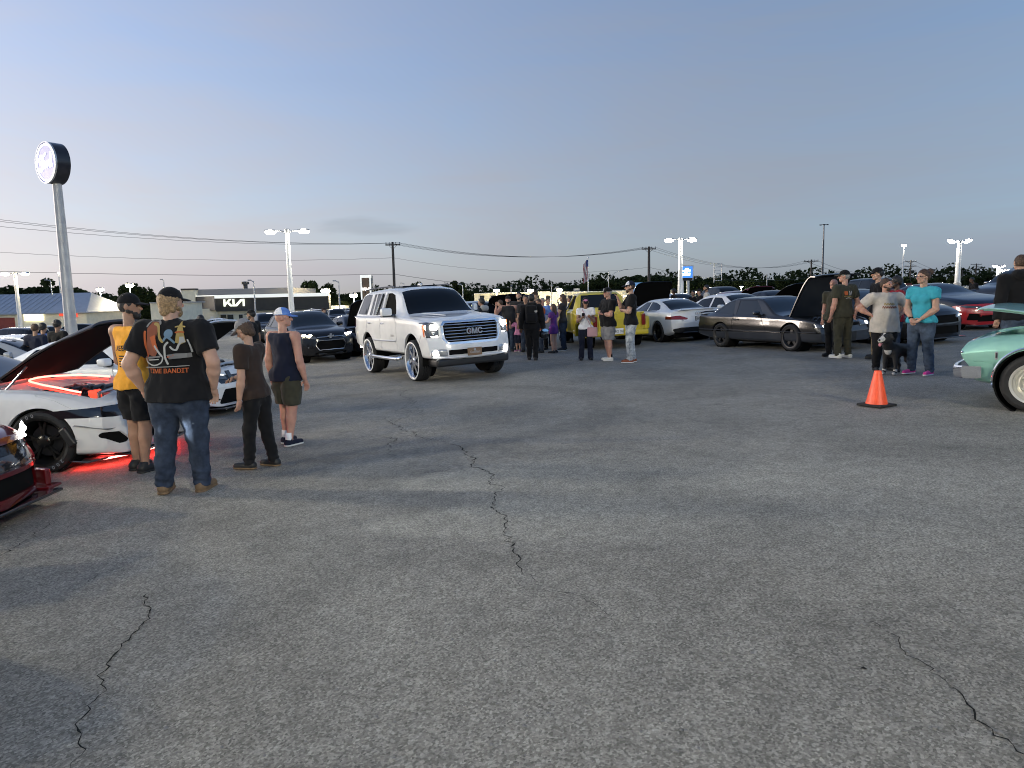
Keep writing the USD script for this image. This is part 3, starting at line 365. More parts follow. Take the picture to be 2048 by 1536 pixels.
obj('emblem', mv(upright(extr(affinity.scale(bow, w_, w_*.72, origin=(0, 0)), .06)), (a[0], dC-.28, a[2]-.15)), 'sign_white', t); tm = meshkit.text_mesh('CHEVROLET', .22, .05, True); tm.apply_scale((w_*.95/tm.extents[0], 1.2, 1)); obj('letters', mv(upright(tm), (a[0], dC-.28, pt(1365, 551.5, dC)[2])), 'sign_white', t)
dX = 96; t = thing('pale_blue_sign', (0, 0, 0), label='pale blue panel sign with white lettering beside the blue and white cap', cat='sign'); obj('panel', on(1262, 565.5, 1293, 584.5, dX, .4), 'sign_pale_blue', t); obj('edge', on(1293.2, 565.5, 1295, 585, dX+.2, .6), 'sign_case', t); obj('sill', on(1262, 584.8, 1295, 586, dX, .5), 'white_trim', t)
for x in (1266, 1290): a = pt(x, 586, dX); z_ = float(gz(a[0], dX)); obj('post', box((a[0], dX, (a[2]+z_)/2), (.3, .3, a[2]-z_)), 'grey_pole', t)
a, b = pt(1273.5, 576, dX-.25), pt(1292, 576, dX-.25); tm = meshkit.text_mesh('LANDERS', .36, .04, True); tm.apply_scale((.86*(b[0]-a[0])/tm.extents[0], 1, 1)); ar = extr(P((0, .16), (.22, .38), (.22, -.02)), .04); obj('letters', upright(cat([mv(tm, (.28, 0, 0)), ar])).apply_translation((a[0]-.28, dX-.23, a[2]-.1)), 'sign_white', t)
# flagpole
tp = pt(1176, 516, 108); z0 = float(gz(tp[0], tp[1])); t = thing('flagpole', (tp[0], tp[1], z0), label='white flagpole with a limp flag above the yellow pickup', cat='flagpole'); h = tp[2]-z0; obj('pole', tube([(0, 0, 0), (0, 0, h)], [.1, .06], 10), 'white_pole', t); obj('ball', mv(trimesh.creation.icosphere(2, .12), (0, 0, h+.08)), 'chrome', t)
mat('flag_red', (.30, .04, .05), .8); mat('flag_white', (.55, .55, .55), .8); mat('flag_blue', (.03, .05, .18), .8)
fl = Xf = thing('flag', (tp[0], tp[1], z0), label='limp striped flag hanging down the flagpole', cat='flag')
for k in range(7):
    for nm, m_, off in (('stripe', 'flag_red' if k % 2 == 0 else 'flag_white', 0),):
        th = np.linspace(0, 1, 9); z1 = h-.25; top = np.c_[-.08-.09*k-.05*np.sin(th*9+k), .07*np.sin(th*7+k*1.3), z1-k*.1-th*3.0]; wd = .1; V = np.vstack([top, top+np.array([-wd, .03, -.06])]); n_ = len(top)
        obj(nm, (V, np.array([[i, i+1, n_+i+1, n_+i] for i in range(n_-1)])), m_, fl, smooth=False)
obj('canton', box((-.16, -.08, h-.8), (.26, .05, 1.0)), 'flag_blue', fl)
# grey-white stub lot posts

gr_ = np.random.default_rng(77); bits_ = []
for k in range(420):
    y_ = 2.3+9*gr_.random()**1.6; x_ = gr_.uniform(-.78, .78)*y_; q_ = trimesh.creation.icosphere(0, 1.0); q_.apply_scale(gr_.uniform(.003, .010)*np.array([1, gr_.uniform(.6, 1.4), .6])); q_.apply_translation((x_, y_, float(gz(x_, y_))+.003)); bits_.append(q_)
obj('grit', cat(bits_), 'stone_grey', smooth=False, kind='stuff', label='loose grit and tiny stones on the near asphalt', cat='grit')
# ---------------------------------------------------------------- vehicles
MF = manifold3d.Manifold
def mf(m):
    v, f, _ = meshkit.arrays(m); return MF(manifold3d.Mesh(np.asarray(v, np.float32), np.asarray(f, np.uint32)))
def tm_(m): q = m.to_mesh(); return trimesh.Trimesh(q.vert_properties[:, :3], q.tri_verts, process=False)
def K(pts): a = np.array(pts, float); return PchipInterpolator(a[:, 0], a[:, 1], extrapolate=True)
CORN = ((.05, 3), (.05, 3), (.16, 3), (.10, 3), (.05, 3), (.05, 3), (.09, 4), (.16, 3))
def section(C, vals, d):
    w, zb, zs, zt, wr, wb = vals; tb = C.get('tumble', .965); mid = C.get('mid', .45)
    w -= d; wr = max(wr-d, .05); wb = max(wb-d, .06); zt -= d; zb += d; hs = zs-zb
    lift = max(zt-zs, .012); sd_ = C.get('shoulder', .012)
    P_ = [(0, zb), (w*.80, zb), (w*.965, zb+.05), (w*1.0, zb+mid*hs), (w*.985, zb+.82*hs), (w*tb, zs), (min(wb, w*tb-.005), zs+min(sd_, lift*.4)), (wr, zt-min(C.get('crown', .05), lift*.35)), (wr*.62, zt-min(.010, lift*.1)), (0, zt)]
    P_ = np.array(P_); out = [P_[0]]
    for i in range(1, len(P_)-1):
        r, n = CORN[min(i-1, len(CORN)-1)]; r = C.get('round', {}).get(i, r); a, b, c = P_[i-1], P_[i], P_[i+1]; la, lc = np.linalg.norm(a-b), np.linalg.norm(c-b); ra, rc = min(r, .46*la), min(r, .46*lc)
        p, q = b+(a-b)*ra/(la+1e-9), b+(c-b)*rc/(lc+1e-9)
        for t in np.linspace(0, 1, n): out.append((1-t)**2*p + 2*t*(1-t)*b + t*t*q)
    out.append(P_[-1]); return np.array(out)
def loft(C, d=0.0):
    L = C['L']; VV = None; S = np.unique(np.concatenate([[0, .015, .05, .1, .16, .24, .34, .46], np.linspace(.6, L-.6, C.get('ns', 30)), L-np.array([0, .015, .05, .1, .16, .24, .34, .46])])); rings = []
    VV = np.stack([C[k](S) for k in ('w', 'zb', 'zs', 'zt', 'wr', 'wb')], 1)
    for s, vv in zip(S, VV):
        h = section(C, vv, d); full = np.vstack([h, (h*[-1, 1])[-2:0:-1]]); rings.append((min(max(s, d), L-d), full))
    n = len(rings[0][1]); V = []; 
    def cap(s, R, first):
        zc = (R[:, 1].min()+R[:, 1].max())/2; ks = (.12, .35, .58, .8); return [(s, (R-[0, zc])*k+[0, zc]) for k in (ks if first else ks[::-1])]
    allr = cap(rings[0][0], rings[0][1], True)+rings+cap(rings[-1][0], rings[-1][1], False)
    for s, R in allr: V.append(np.c_[np.full(n, s), R])
    V = np.vstack(V); m = len(allr); F = []
    i, j = np.meshgrid(np.arange(m-1), np.arange(n), indexing='ij'); k = (j+1) % n; a, b, c, e = i*n+j, i*n+k, (i+1)*n+k, (i+1)*n+j
    F = np.concatenate([np.stack([a, c, b], -1).reshape(-1, 3), np.stack([a, e, c], -1).reshape(-1, 3)])
    c0, c1 = len(V), len(V)+1; V = np.vstack([V, [rings[0][0], 0, V[:n, 2].mean()], [rings[-1][0], 0, V[-n:, 2].mean()]])
    jj = np.arange(n); kk = (jj+1) % n; F = np.vstack([F, np.stack([np.full(n, c0), jj, kk], -1), np.stack([np.full(n, c1), (m-1)*n+kk, (m-1)*n+jj], -1)])
    warp(C, V); t = trimesh.Trimesh(V, F, process=False)
    if t.volume < 0: t.invert()
    return mf(t)
def warp(C, V):
    L = C['L']; s = V[:, 0].copy(); y = np.abs(V[:, 1]); z = V[:, 2]; wf = np.clip(1-s/C.get('fw', .9), 0, 1)**1.3; wr_ = np.clip(1-(L-s)/C.get('rw', .7), 0, 1)**1.3; W_ = float(C['w'](L/2))
    V[:, 0] += wf*(np.interp(z, *C['nose'])+C.get('pf', .28)*(y/W_)**2.6) - wr_*(np.interp(z, *C['tail'])+C.get('pr', .16)*(y/W_)**2.6)
def px_side(poly, y0=-3, y1=3):   # outline in (s,z) extruded along y
    return mf(trimesh.Trimesh(*_ex(poly, lambda a, b, c: (a, c, b), y0, y1)))
def px_front(poly, s0, s1): return mf(trimesh.Trimesh(*_ex(poly, lambda a, b, c: (c, a, b), s0, s1)))
def px_top(poly, z0, z1): return mf(trimesh.Trimesh(*_ex(poly, lambda a, b, c: (a, b, c), z0, z1)))
def _ex(poly, f, a, b):
    m = extr(poly, b-a); v = m.vertices; v = np.stack(f(v[:, 0], v[:, 1], v[:, 2]+a), -1); t = trimesh.Trimesh(v, m.faces, process=False)
    if t.volume < 0: t.invert()
    return t.vertices, t.faces
def pg(pts, r=.0):
    p = Polygon(pts).buffer(0)
    return p.buffer(-r).buffer(2*r).buffer(-r) if r else p
def both(poly): return [poly, affinity.scale(poly, -1, 1, origin=(0, 0))]
def wheel_meshes(R, wd, rim_r, spokes=5, style='five', dish=.03, sw=.09):
    h = wd/2; b = min(.045, (R-rim_r)*.45)
    ty = [(rim_r, -h*.86), (rim_r+.01, -h*.92), ((rim_r+R)/2, -h), (R-b, -h*.97), (R-b*.25, -h*.8), (R, -h*.55)]
    for g in (-.3, 0, .3): ty += [(R, h*(g-.08)), (R-.009, h*(g-.05)), (R-.009, h*(g+.05)), (R, h*(g+.08))]
    ty += [(R, h*.55), (R-b*.25, h*.8), (R-b, h*.97), ((rim_r+R)/2, h), (rim_r+.01, h*.92), (rim_r, h*.86), (rim_r-.02, 0), (rim_r, -h*.86)]
    tyre = lathe(ty, 48, 'y')
    barrel = lathe([(rim_r+.012, -h*.93), (rim_r+.014, -h*.86), (rim_r-.006, -h*.80), (rim_r-.022, -h*.5), (rim_r-.05, h*.2), (rim_r-.03, h*.8), (rim_r-.045, h*.8), (rim_r-.065, h*.2), (rim_r-.04, -h*.5), (rim_r-.022, -h*.78), (rim_r-.012, -h*.9), (rim_r+.012, -h*.93)], 48, 'y')
    yf = -h*.80+dish; parts = [barrel]
    if style == 'steel':
        parts.append(lathe([(0, yf-.02), (.07, yf-.025), (.085, yf), (rim_r*.55, yf+.03), (rim_r*.62, yf-.01), (rim_r*.78, yf+.02), (rim_r*.88, yf-.025), (rim_r-.02, yf), (rim_r-.02, yf+.02), (0, yf+.05)], 48, 'y'))
        for k in range(5): a = k*2*math.pi/5; parts.append(lathe([(0, -.03), (.014, -.028), (.016, 0), (0, 0)], 8, 'y').apply_translation((.115*math.cos(a), yf+.01, .115*math.sin(a))))
    else:
        parts.append(lathe([(0, yf-.012), (.05, yf-.012), (.075, yf+.005), (.08, yf+.06), (0, yf+.06)], 24, 'y'))
        for k in range(spokes):
            a = k*2*math.pi/spokes+.3
            def bar(a0, a1, w0, w1):
                r1 = rim_r-.03; pts = []
                for r_, aa, w_, yy in ((.05, a0, w0, yf), (r1*.55, a0+(a1-a0)*.5, (w0+w1)/2*.85, yf-.012+.02), (r1, a1, w1, yf+.012)):
                    for sg in (-1, 1):
                        for dy in (0, .035): pts.append((r_*math.cos(aa)-sg*w_/2*math.sin(aa), yy+dy, r_*math.sin(aa)+sg*w_/2*math.cos(aa)))
                P_ = np.array(pts); return cat([trimesh.convex.convex_hull(P_[:8]), trimesh.convex.convex_hull(P_[4:])])
            if style == 'split': parts += [bar(a, a-.16, sw*.55, sw*.45), bar(a, a+.16, sw*.55, sw*.45)]
            elif style == 'swirl': parts.append(bar(a, a+.42, sw, sw*.8))
            else: parts.append(bar(a, a, sw, sw*1.05))
        for k in range(5): a = k*2*math.pi/5; parts.append(lathe([(0, -.018), (.010, -.016), (.012, 0), (0, 0)], 8, 'y').apply_translation((.055*math.cos(a), yf, .055*math.sin(a))))
    disc = lathe([(0, h*.05), (rim_r*.66, h*.05), (rim_r*.66, h*.15), (0, h*.15)], 32, 'y'); return tyre, cat(parts), disc
def fit(prism, C, d0, d1, outer): return (outer[d0]-outer[d1]) ^ prism
def cutouts(C, name, paintm, feats, loc, yaw, label, group=None, zlift=0., wheels=None, grooves=(), hood=None, extra=None, arch=None, dz=0.):
    """Body lofted from C; feats = [(part name, material, [prisms], recess)] are set into it as separate panels."""
    fa, ra = C['fa'], C['fa']+C['wb_']; R = arch or C['R']*1.09; O = {}
    def sh(d):
        if d not in O: O[d] = loft(C, d)
        return O[d]
    body = sh(0.); wl = float(C['w'](C['L']/2)); zw = C['R']-zlift
    for nm, mt, prisms, dep in feats:
        U = MF.batch_boolean(prisms, manifold3d.OpType.Add) if len(prisms) > 1 else prisms[0]; body = body-(U-sh(dep+.012))
    for g in grooves: body = body-(g-sh(.012))
    for ax in (fa, ra):
        for s in (-1, 1):
            cy = MF.cylinder(.9, R, R, 44).rotate([90, 0, 0]).translate([ax, s*(wl-.40+.9) if s > 0 else s*(wl-.40), zw+C.get('za', 0.)])
            body = body-cy
    if hood: body, hd, bay = hood(C, body, sh)
    m = math.atan2(0, 1); ang = yaw-math.pi; ca, sa = math.cos(ang), math.sin(ang); x0, y0 = loc[0], loc[1]; g0 = .035 if abs(x0) < 45 else 0.
    up_ = np.array([-g0, 0, 1]); up_ /= np.linalg.norm(up_); fx = np.array([ca, sa, g0*ca]); fx /= np.linalg.norm(fx); fy = np.cross(up_, fx)
    T = np.eye(4); T[:3, 0], T[:3, 1], T[:3, 2] = fx, fy, up_; cx = np.array([C['fa']+C['wb_']/2, 0, 0]); base = np.array([x0, y0, float(gz(x0, y0))+dz]); T[:3, 3] = base - T[:3, :3] @ cx
    t = thing(name, mtx=T, label=label, cat=C.get('cat', 'car'), group=group)
    def place(m_): return mv(m_, (0, 0, zlift)) if zlift else m_
    B = obj('body', place(tm_(body)), paintm, t, smooth=32)
    for nm, mt, prisms, dep in feats:
        for pr in prisms:
            p = (sh(dep) ^ pr)-sh(.05 if dep < .035 else .09)
            if p.num_tri() > 3: obj(nm, place(tm_(p)), mt, t, smooth=32)
    for ax in (fa, ra):
        for s in (-1, 1):
            obj('wheel_well', place(lathe([(0, 0), (R-.004, 0), (R-.004, .33), (R-.02, .33), (R-.02, .02), (0, .02)], 32, 'y').apply_transform(np.diag([1, s, 1, 1])).apply_translation((ax, s*(wl-.385), zw+C.get('za', 0.)))), 'liner', t)
    obj('underbody', place(rbox((C['L']/2, 0, float(C['zb'](C['L']/2))+.02), (C['L']*.86, wl*1.5, .10), .03)), 'liner', t)
    w = wheels; ty, rm, dc = wheel_meshes(C['R'], w.get('wd', .24), w['rim'], w.get('spokes', 5), w.get('style', 'five'), w.get('dish', .03), w.get('sw', .09))
    proto = None
    for ax, steer in ((fa, w.get('steer', 0.)), (ra, 0.)):
        for s in (-1, 1):
            T4 = np.eye(4); a = steer+(0 if s < 0 else math.pi); T4[:3, :3] = [[math.cos(a), -math.sin(a), 0], [math.sin(a), math.cos(a), 0], [0, 0, 1]]; T4[:3, 3] = (ax, s*(wl-w.get('wd', .24)/2-w.get('inset', .03)), C['R'])
            p = path_for('wheel', t); x = UsdGeom.Xform.Define(stage, p); x.AddTransformOp().Set(Gf.Matrix4d(*[float(v) for v in T4.T.ravel()]))
            obj('tyre', ty, 'tyre', p, smooth=40); obj('rim', rm, w['mat'], p, smooth=40); obj('brake_disc', dc, 'dark_metal', p)
            if w.get('stripe'): obj('white_wall', lathe([(w['stripe'][0], -w['wd']/2*1.0-.001), (w['stripe'][1], -w['wd']/2*1.0-.001), (w['stripe'][1], -w['wd']/2+.02), (w['stripe'][0], -w['wd']/2+.02), (w['stripe'][0], -w['wd']/2*1.0-.001)], 48, 'y'), 'white_line', p)
            if w.get('letters'):
                for a0, txt in ((-.55, '200'), (2.35, '200')):
                    for q, chx in enumerate(txt):
                        lm = meshkit.text_mesh(chx, .036, .004, True); lm.apply_translation((-lm.extents[0]/2, 0, 0)); lm = mv(upright(lm), (0, -w['wd']/2-.002, (C['R']+w['rim'])/2-.02)); obj('tyre_letter', rot(lm, -(a0+q*.2), [0, -1, 0]), 'silver_paint', p)
    if hood:
        if hd is not None: obj('hood', place(hd), C.get('hoodmat', paintm), t, smooth=32)
        for nm, m_, mt in bay: obj(nm, place(m_), mt, t)
    if extra: extra(C, t, place, sh)
    return t, T
def mirror_pair(t, place, s, y, z, m='gloss_black', sz=(.16, .2, .13)):
    for sg in (-1, 1):
        q = obj('side_mirror', place(rbox((s, sg*y, z), sz, .045)), m, t); obj('mirror_arm', place(rbox((s+.03, sg*(y-.12), z-.06), (.1, .16, .05), .02)), 'black_plastic', q)
def handle(t, place, s, y, z, m): 
    for sg in (-1, 1): obj('handle', place(rbox((s, sg*y, z), (.2, .035, .03), .012)), m, t)
def raise_hood(poly, hinge, ang, bayz, baybox, under='black_plastic', thick=.03, cut=True, hz0=.3, stuff=True, led=False, prop=None, seed=1, jew=()):
    """hood panel cut from the shell inside poly (s,y), hinged at hinge=(s,z) and raised by ang; a bay is cut below it."""
    def f(C, body, sh):
        pr = px_top(poly, hz0, 2.); sl = (sh(0.)-sh(thick)) ^ pr; body = body-(px_top(poly.buffer(.006), hz0, 2.)-sh(thick+.004))
        s0, s1, y1, z0 = baybox; body = body-px_top(pg([(s0, -y1), (s1, -y1), (s1, y1), (s0, y1)], .08), z0, 2.) if cut else body
        hd = rot(tm_(sl), ang, [0, 1, 0], (hinge[0], 0, hinge[1])); out = []
        un = ((sh(thick+.002)-sh(thick+.02)) ^ px_top(poly.buffer(-.06), hz0, 2.)); out.append(('hood_liner', rot(tm_(un), ang, [0, 1, 0], (hinge[0], 0, hinge[1])), under))
        r_ = np.random.default_rng(seed); sc, W2 = (s0+s1)/2, y1; eng = [rbox((sc, 0, z0+.22), (.55*(s1-s0), .9*W2, .34), .05)]
        for k in range(5): eng.append(tube([(sc-.3+.13*k, -.26, z0+.3), (sc-.3+.13*k, -.12, z0+.44), (sc-.3+.13*k, .12, z0+.44), (sc-.3+.13*k, .26, z0+.3)], .03, 8))
        out.append(('engine', cat(eng), 'dark_metal')); bits = []
        for k in range(16): bits.append(rbox((r_.uniform(s0+.08, s1-.08), r_.choice([-1, 1])*r_.uniform(.45, .95)*W2*.95, z0+r_.uniform(.12, bayz-z0-.03)), r_.uniform(.06, .2, 3), .02, rz=r_.uniform(0, 3)))
        for k in range(7): a = r_.uniform([s0+.05, -W2*.8, z0+.25], [s1-.05, W2*.8, bayz]); b = r_.uniform([s0+.05, -W2*.8, z0+.25], [s1-.05, W2*.8, bayz]); bits.append(tube([a, (a+b)/2+[0, 0, .08], b], .018, 6))
        out.append(('engine_fittings', cat(bits), 'black_plastic')); sh_ = [rbox((r_.uniform(s0+.1, s1-.1), r_.uniform(-.8, .8)*W2, bayz-.03+r_.uniform(-.04, .03)), r_.uniform(.04, .13, 3), .015) for k in range(9)]; sh_ += [tube([(s0+.05, -W2*.8, bayz), (s0+.02, 0, bayz+.03), (s0+.05, W2*.8, bayz)], .022, 8)]
        out += [('engine_part', q_, 'satin_metal') for q_ in sh_]
        if prop: out.append(('hood_prop', tube(prop, .014, 8), 'satin_metal'))
        return body, hd, out
    return f
def curves(C, **kw):
    for k, v in kw.items(): C[k] = K(v)
    return C
def pose(C, px, py, axle, side, yaw, wd=.24, pt3=None):
    ang = yaw-math.pi; p = at(px, py) if pt3 is None else pt3; s = C['fa'] if axle == 'f' else C['fa']+C['wb_']; wl = float(C['w'](C['L']/2)); dx = s-(C['fa']+C['wb_']/2); dy = side*(wl-wd/2-.03)
    return (p[0]-(dx*math.cos(ang)-dy*math.sin(ang)), p[1]-(dx*math.sin(ang)+dy*math.cos(ang)))
def FR(poly, s1, s0=-1.): return px_front(poly, s0, s1)
def FR2(poly, s1): return [px_front(p, -1., s1) for p in both(poly)]
def RR2(poly, s0, L): return [px_front(p, s0, L+1) for p in both(poly)]
def SD2(poly): return [px_side(poly, -3, -.25), px_side(poly, .25, 3)]
def line_groove(pts, w=.007): return px_side(LineString(pts).buffer(w*1.3), -3, 3)
def hollow(poly, w): return poly.difference(poly.buffer(-w))
# ---- the lifted white sport utility
def yukon():
    C = dict(L=5.18, fa=1.0, wb_=2.96, R=.445, za=.10, nose=([.3, .5, .62, .8, 1.05, 1.2], [.0, -.02, .0, .035, .06, .16]), tail=([.4, .7, 1.2, 1.9], [.02, 0, .03, .26]), pf=.30, fw=1.0, pr=.10, tumble=.975, crown=.07, mid=.5, cat='sport utility', round={4: .03, 5: .05})
    curves(C, w=[(0, .95), (.1, .99), (.6, 1.02), (4.6, 1.02), (5.18, .96)], zb=[(0, .30), (.5, .30), (1.6, .36), (4, .36), (5.18, .46)], zs=[(0, 1.06), (.3, 1.10), (1.4, 1.17), (2, 1.19), (5.18, 1.20)],
        zt=[(0, 1.10), (.05, 1.13), (.3, 1.17), (1.0, 1.215), (1.42, 1.235), (1.55, 1.28), (2.2, 1.80), (2.45, 1.865), (3.2, 1.90), (4.5, 1.88), (5.0, 1.84), (5.18, 1.78)], wr=[(0, .72), (.4, .78), (1.4, .84), (1.6, .82), (2.2, .72), (2.6, .74), (5.18, .70)], wb=[(0, .84), (1.4, .90), (2, .955), (5.18, .93)])
    gr = pg([(-.58, .61), (.58, .61), (.66, .72), (.67, 1.0), (.61, 1.085), (-.61, 1.085), (-.67, 1.0), (-.66, .72)], .03); hl = pg([(.725, .76), (.955, .76), (.975, 1.02), (1.0, 1.075), (.90, 1.085), (.80, 1.06), (.715, 1.02)], .012)
    feats = [('windshield', 'glass_dark', [px_top(pg([(1.56, -.80), (2.26, -.66), (2.26, .66), (1.56, .80), (1.50, 0)]), 1.1, 3)], .006),
        ('front_window', 'liner', SD2(pg([(2.02, 1.255), (2.93, 1.255), (2.93, 1.755), (2.62, 1.755), (2.40, 1.70)], .02)), .03), ('rear_window', 'glass_tint', SD2(pg([(3.06, 1.255), (3.62, 1.255), (3.62, 1.765), (3.06, 1.765)], .02)), .006), ('vent_window', 'glass_tint', SD2(pg([(3.67, 1.255), (3.90, 1.255), (3.84, 1.765), (3.67, 1.765)], .015)), .006),
        ('quarter_window', 'glass_tint', SD2(pg([(4.08, 1.27), (4.92, 1.29), (4.72, 1.76), (4.04, 1.765)], .03)), .006), ('tailgate_window', 'glass_dark', [px_front(pg([(-.75, 1.25), (.75, 1.25), (.66, 1.72), (-.66, 1.72)], .04), 4.9, 7)], .008),
        ('grille_surround', 'chrome', [FR(hollow(gr.buffer(.008), .045), .55)], .003), ('grille', 'liner', [FR(gr.buffer(-.04), .5)], .05), ('headlight', 'lamp_glass', FR2(hl, .55), .006),
        ('fog_surround', 'satin_metal', FR2(pg([(.58, .36), (.91, .36), (.91, .50), (.70, .52), (.60, .50)], .02), .5), .01), ('lower_grille', 'liner', [FR(pg([(-.57, .385), (.57, .385), (.57, .49), (-.57, .49)], .01), .5)], .02), ('tail_light', 'tail_red', RR2(pg([(.86, .95), (1.1, .95), (1.1, 1.55), (.80, 1.55)]), 4.98, 5.18), .006)]
    gs = [line_groove([(1.95, 1.16), (1.88, .95), (1.92, .45), (2.86, .43), (2.98, .5), (2.98, 1.16)]), line_groove([(2.98, .45), (3.62, .43), (3.72, .62), (3.98, .9), (3.98, 1.16)]), line_groove([(.62, .60), (.46, .80)])]
    hoodg = px_top(LineString([(.16, -.74), (.30, -.86), (1.42, -.93)]).buffer(.006).union(LineString([(.16, .74), (.30, .86), (1.42, .93)]).buffer(.006)), .9, 3); gs.append(hoodg)
    def extra(C, t, pl, sh):
        for k in range(6):
            z = .685+.064*k; pts = [(float(np.interp(z, *C['nose']))+.30*(abs(y)/1.02)**2.6+.012, y, z) for y in np.linspace(-.60, .60, 15)]; obj('grille_bar', pl(tube(pts, .011, 8)), 'chrome', t)
        tm = meshkit.text_mesh('GMC', .115, .02, True); tm.apply_translation((-tm.extents[0]/2, 0, 0)); tm = rot(upright(tm), -math.pi/2, [0, 0, 1]); obj('badge', pl(mv(tm, (-.004, 0, .80))), 'satin_metal', t, label='chrome and dark red GMC badge on the grille')
        bk = meshkit.text_mesh('GMC', .085, .022, True); bk.apply_translation((-bk.extents[0]/2, 0, 0)); obj('badge_fill', pl(mv(rot(upright(bk), -math.pi/2, [0, 0, 1]), (.004, 0, .815))), 'maroon_paint', t)
        p = obj('front_plate', pl(rbox((-.03, .02, .425), (.02, .33, .165), .008)), 'sign_brown', t)
        tm = meshkit.text_mesh('Cadillac', .045, .004, True); tm.apply_translation((-tm.extents[0]/2, 0, 0)); obj('plate_text', pl(mv(rot(upright(tm), -math.pi/2, [0, 0, 1]), (-.042, .02, .395))), 'print_white', p); obj('plate_crest', pl(rot(lathe([(0, 0), (.03, 0), (.02, .008), (0, .008)], 6), -math.pi/2, [0, 1, 0]).apply_translation((-.04, .02, .465))), 'print_white', p)
        obj('air_dam', pl(cat([rbox((.32, 0, .235), (.5, 1.70, .17), .05)])), 'black_plastic', t); ch = obj('bumper_lip', pl(tube([(float(np.interp(.33, *C['nose']))+.30*(abs(y)/1.02)**2.6-.012, y, .335) for y in np.linspace(-.84, .84, 15)], .018, 8)), 'white_paint', t)
        for sg in (-1, 1):
            hx = .30*(.86/1.02)**2.6+.04
            led = [(hx-.02, sg*.735, 1.0), (hx-.02, sg*.735, .84), (hx+.02, sg*.80, .825), (hx+.10, sg*.945, .83)]; led = [(hx+.10, sg*.945, 1.02), (hx+.085, sg*.925, .81), (hx+.015, sg*.86, .785), (hx-.06, sg*.74, .78)]
            obj('running_light', pl(tube(led, .017, 8)), 'head_on', t); obj('headlight_bulb', pl(rbox((hx-.012, sg*.81, .97), (.10, .15, .12), .03)), 'head_on', t); obj('headlight_bulb', pl(rbox((hx+.02, sg*.80, .85), (.09, .10, .06), .02)), 'satin_metal', t)
            obj('turn_signal', pl(tube([(hx+.135, sg*.985, 1.03), (hx+.115, sg*.972, .78)], .018, 8)), 'amber', t)
            obj('fog_light', pl(mv(rot(lathe([(0, 0), (.075, .0), (.08, .03), (.05, .06), (0, .065)], 20), -math.pi/2, [0, 1, 0]), (.20, sg*.80, .43))), 'head_on', t)
            q = obj('side_mirror', pl(rbox((2.02, sg*1.16 if sg > 0 else -1.06, 1.32), (.15, .25 if sg > 0 else .12, .19), .05)), 'white_paint', t); obj('mirror_base', pl(cat([rbox((2.03, sg*1.14 if sg > 0 else -1.02, 1.235), (.16, .26, .05), .02), rbox((2.05, sg*1.02, 1.24), (.16, .14, .06), .02)])), 'gloss_black', q)
            obj('running_board', pl(tube([(1.75, sg*.96, .30), (1.82, sg*1.06, .27), (2.7, sg*1.07, .265), (3.5, sg*1.06, .27), (3.6, sg*.95, .30)], .042, 12)), 'chrome', t); obj('roof_rail', pl(tube([(2.6, sg*.70, 1.875), (2.7, sg*.70, 1.905), (3.7, sg*.70, 1.915), (4.75, sg*.68, 1.89), (4.85, sg*.68, 1.84)], .018, 8)), 'dark_metal', t)
            obj('side_moulding', pl(tube([(1.95, sg*1.022, .665), (2.9, sg*1.024, .66), (3.5, sg*1.024, .665)], .014, 6)), 'satin_metal', t); obj('window_trim', pl(tube([(1.98, sg*.998, 1.222), (3., sg*.999, 1.222), (4.0, sg*.999, 1.226), (4.95, sg*.985, 1.235)], .011, 6)), 'chrome', t); obj('pillar_trim', pl(rbox((2.995, sg*.955, 1.5), (.10, .05, .54), .01, rx=sg*.42)), 'gloss_black', t)
        handle(t, pl, 2.78, 1.015, 1.06, 'chrome'); handle(t, pl, 3.72, 1.015, 1.07, 'chrome'); tm = meshkit.text_mesh('YUKON', .042, .006, True); obj('door_badge', pl(mv(rot(upright(tm), math.pi, [0, 0, 1]), (2.22, 1.026, .765))), 'satin_metal', t)
        obj('antenna', pl(rbox((2.75, 0, 1.925), (.2, .06, .07), .03)), 'white_paint', t); obj('sunroof', pl(rbox((3.1, 0, 1.895), (.75, .9, .03), .012)), 'glass_dark', t); obj('hood_crease', pl(cat([tube([(.45, s_*.42, 1.20), (.9, s_*.50, 1.232), (1.4, s_*.56, 1.256)], .012, 6) for s_ in (-1, 1)])), 'white_paint', t)
        obj('suspension', cat([tube([(1.0, -.75, .445), (1.0, .75, .445)], .05, 8), tube([(3.96, -.75, .445), (3.96, .75, .445)], .06, 8), tube([(1.1, 0, .55), (3.9, 0, .5)], .04, 8), rbox((2.5, 0, .5), (3.2, 1.0, .12), .03)]), 'liner', t)
    W_ = dict(wd=.30, rim=.375, style='swirl', spokes=7, dish=.015, sw=.085, mat='chrome', stripe=(.375, .405), inset=-.01)
    loc = pose(C, 843, 761, 'f', 1, math.radians(-60.5), .30); cutouts(C, 'sport_utility', 'white_paint', feats, loc, math.radians(-60.5), 'lifted white sport utility with big chrome wheels and headlights on', zlift=.18, wheels=W_, grooves=gs, extra=extra, arch=.485)
yukon()
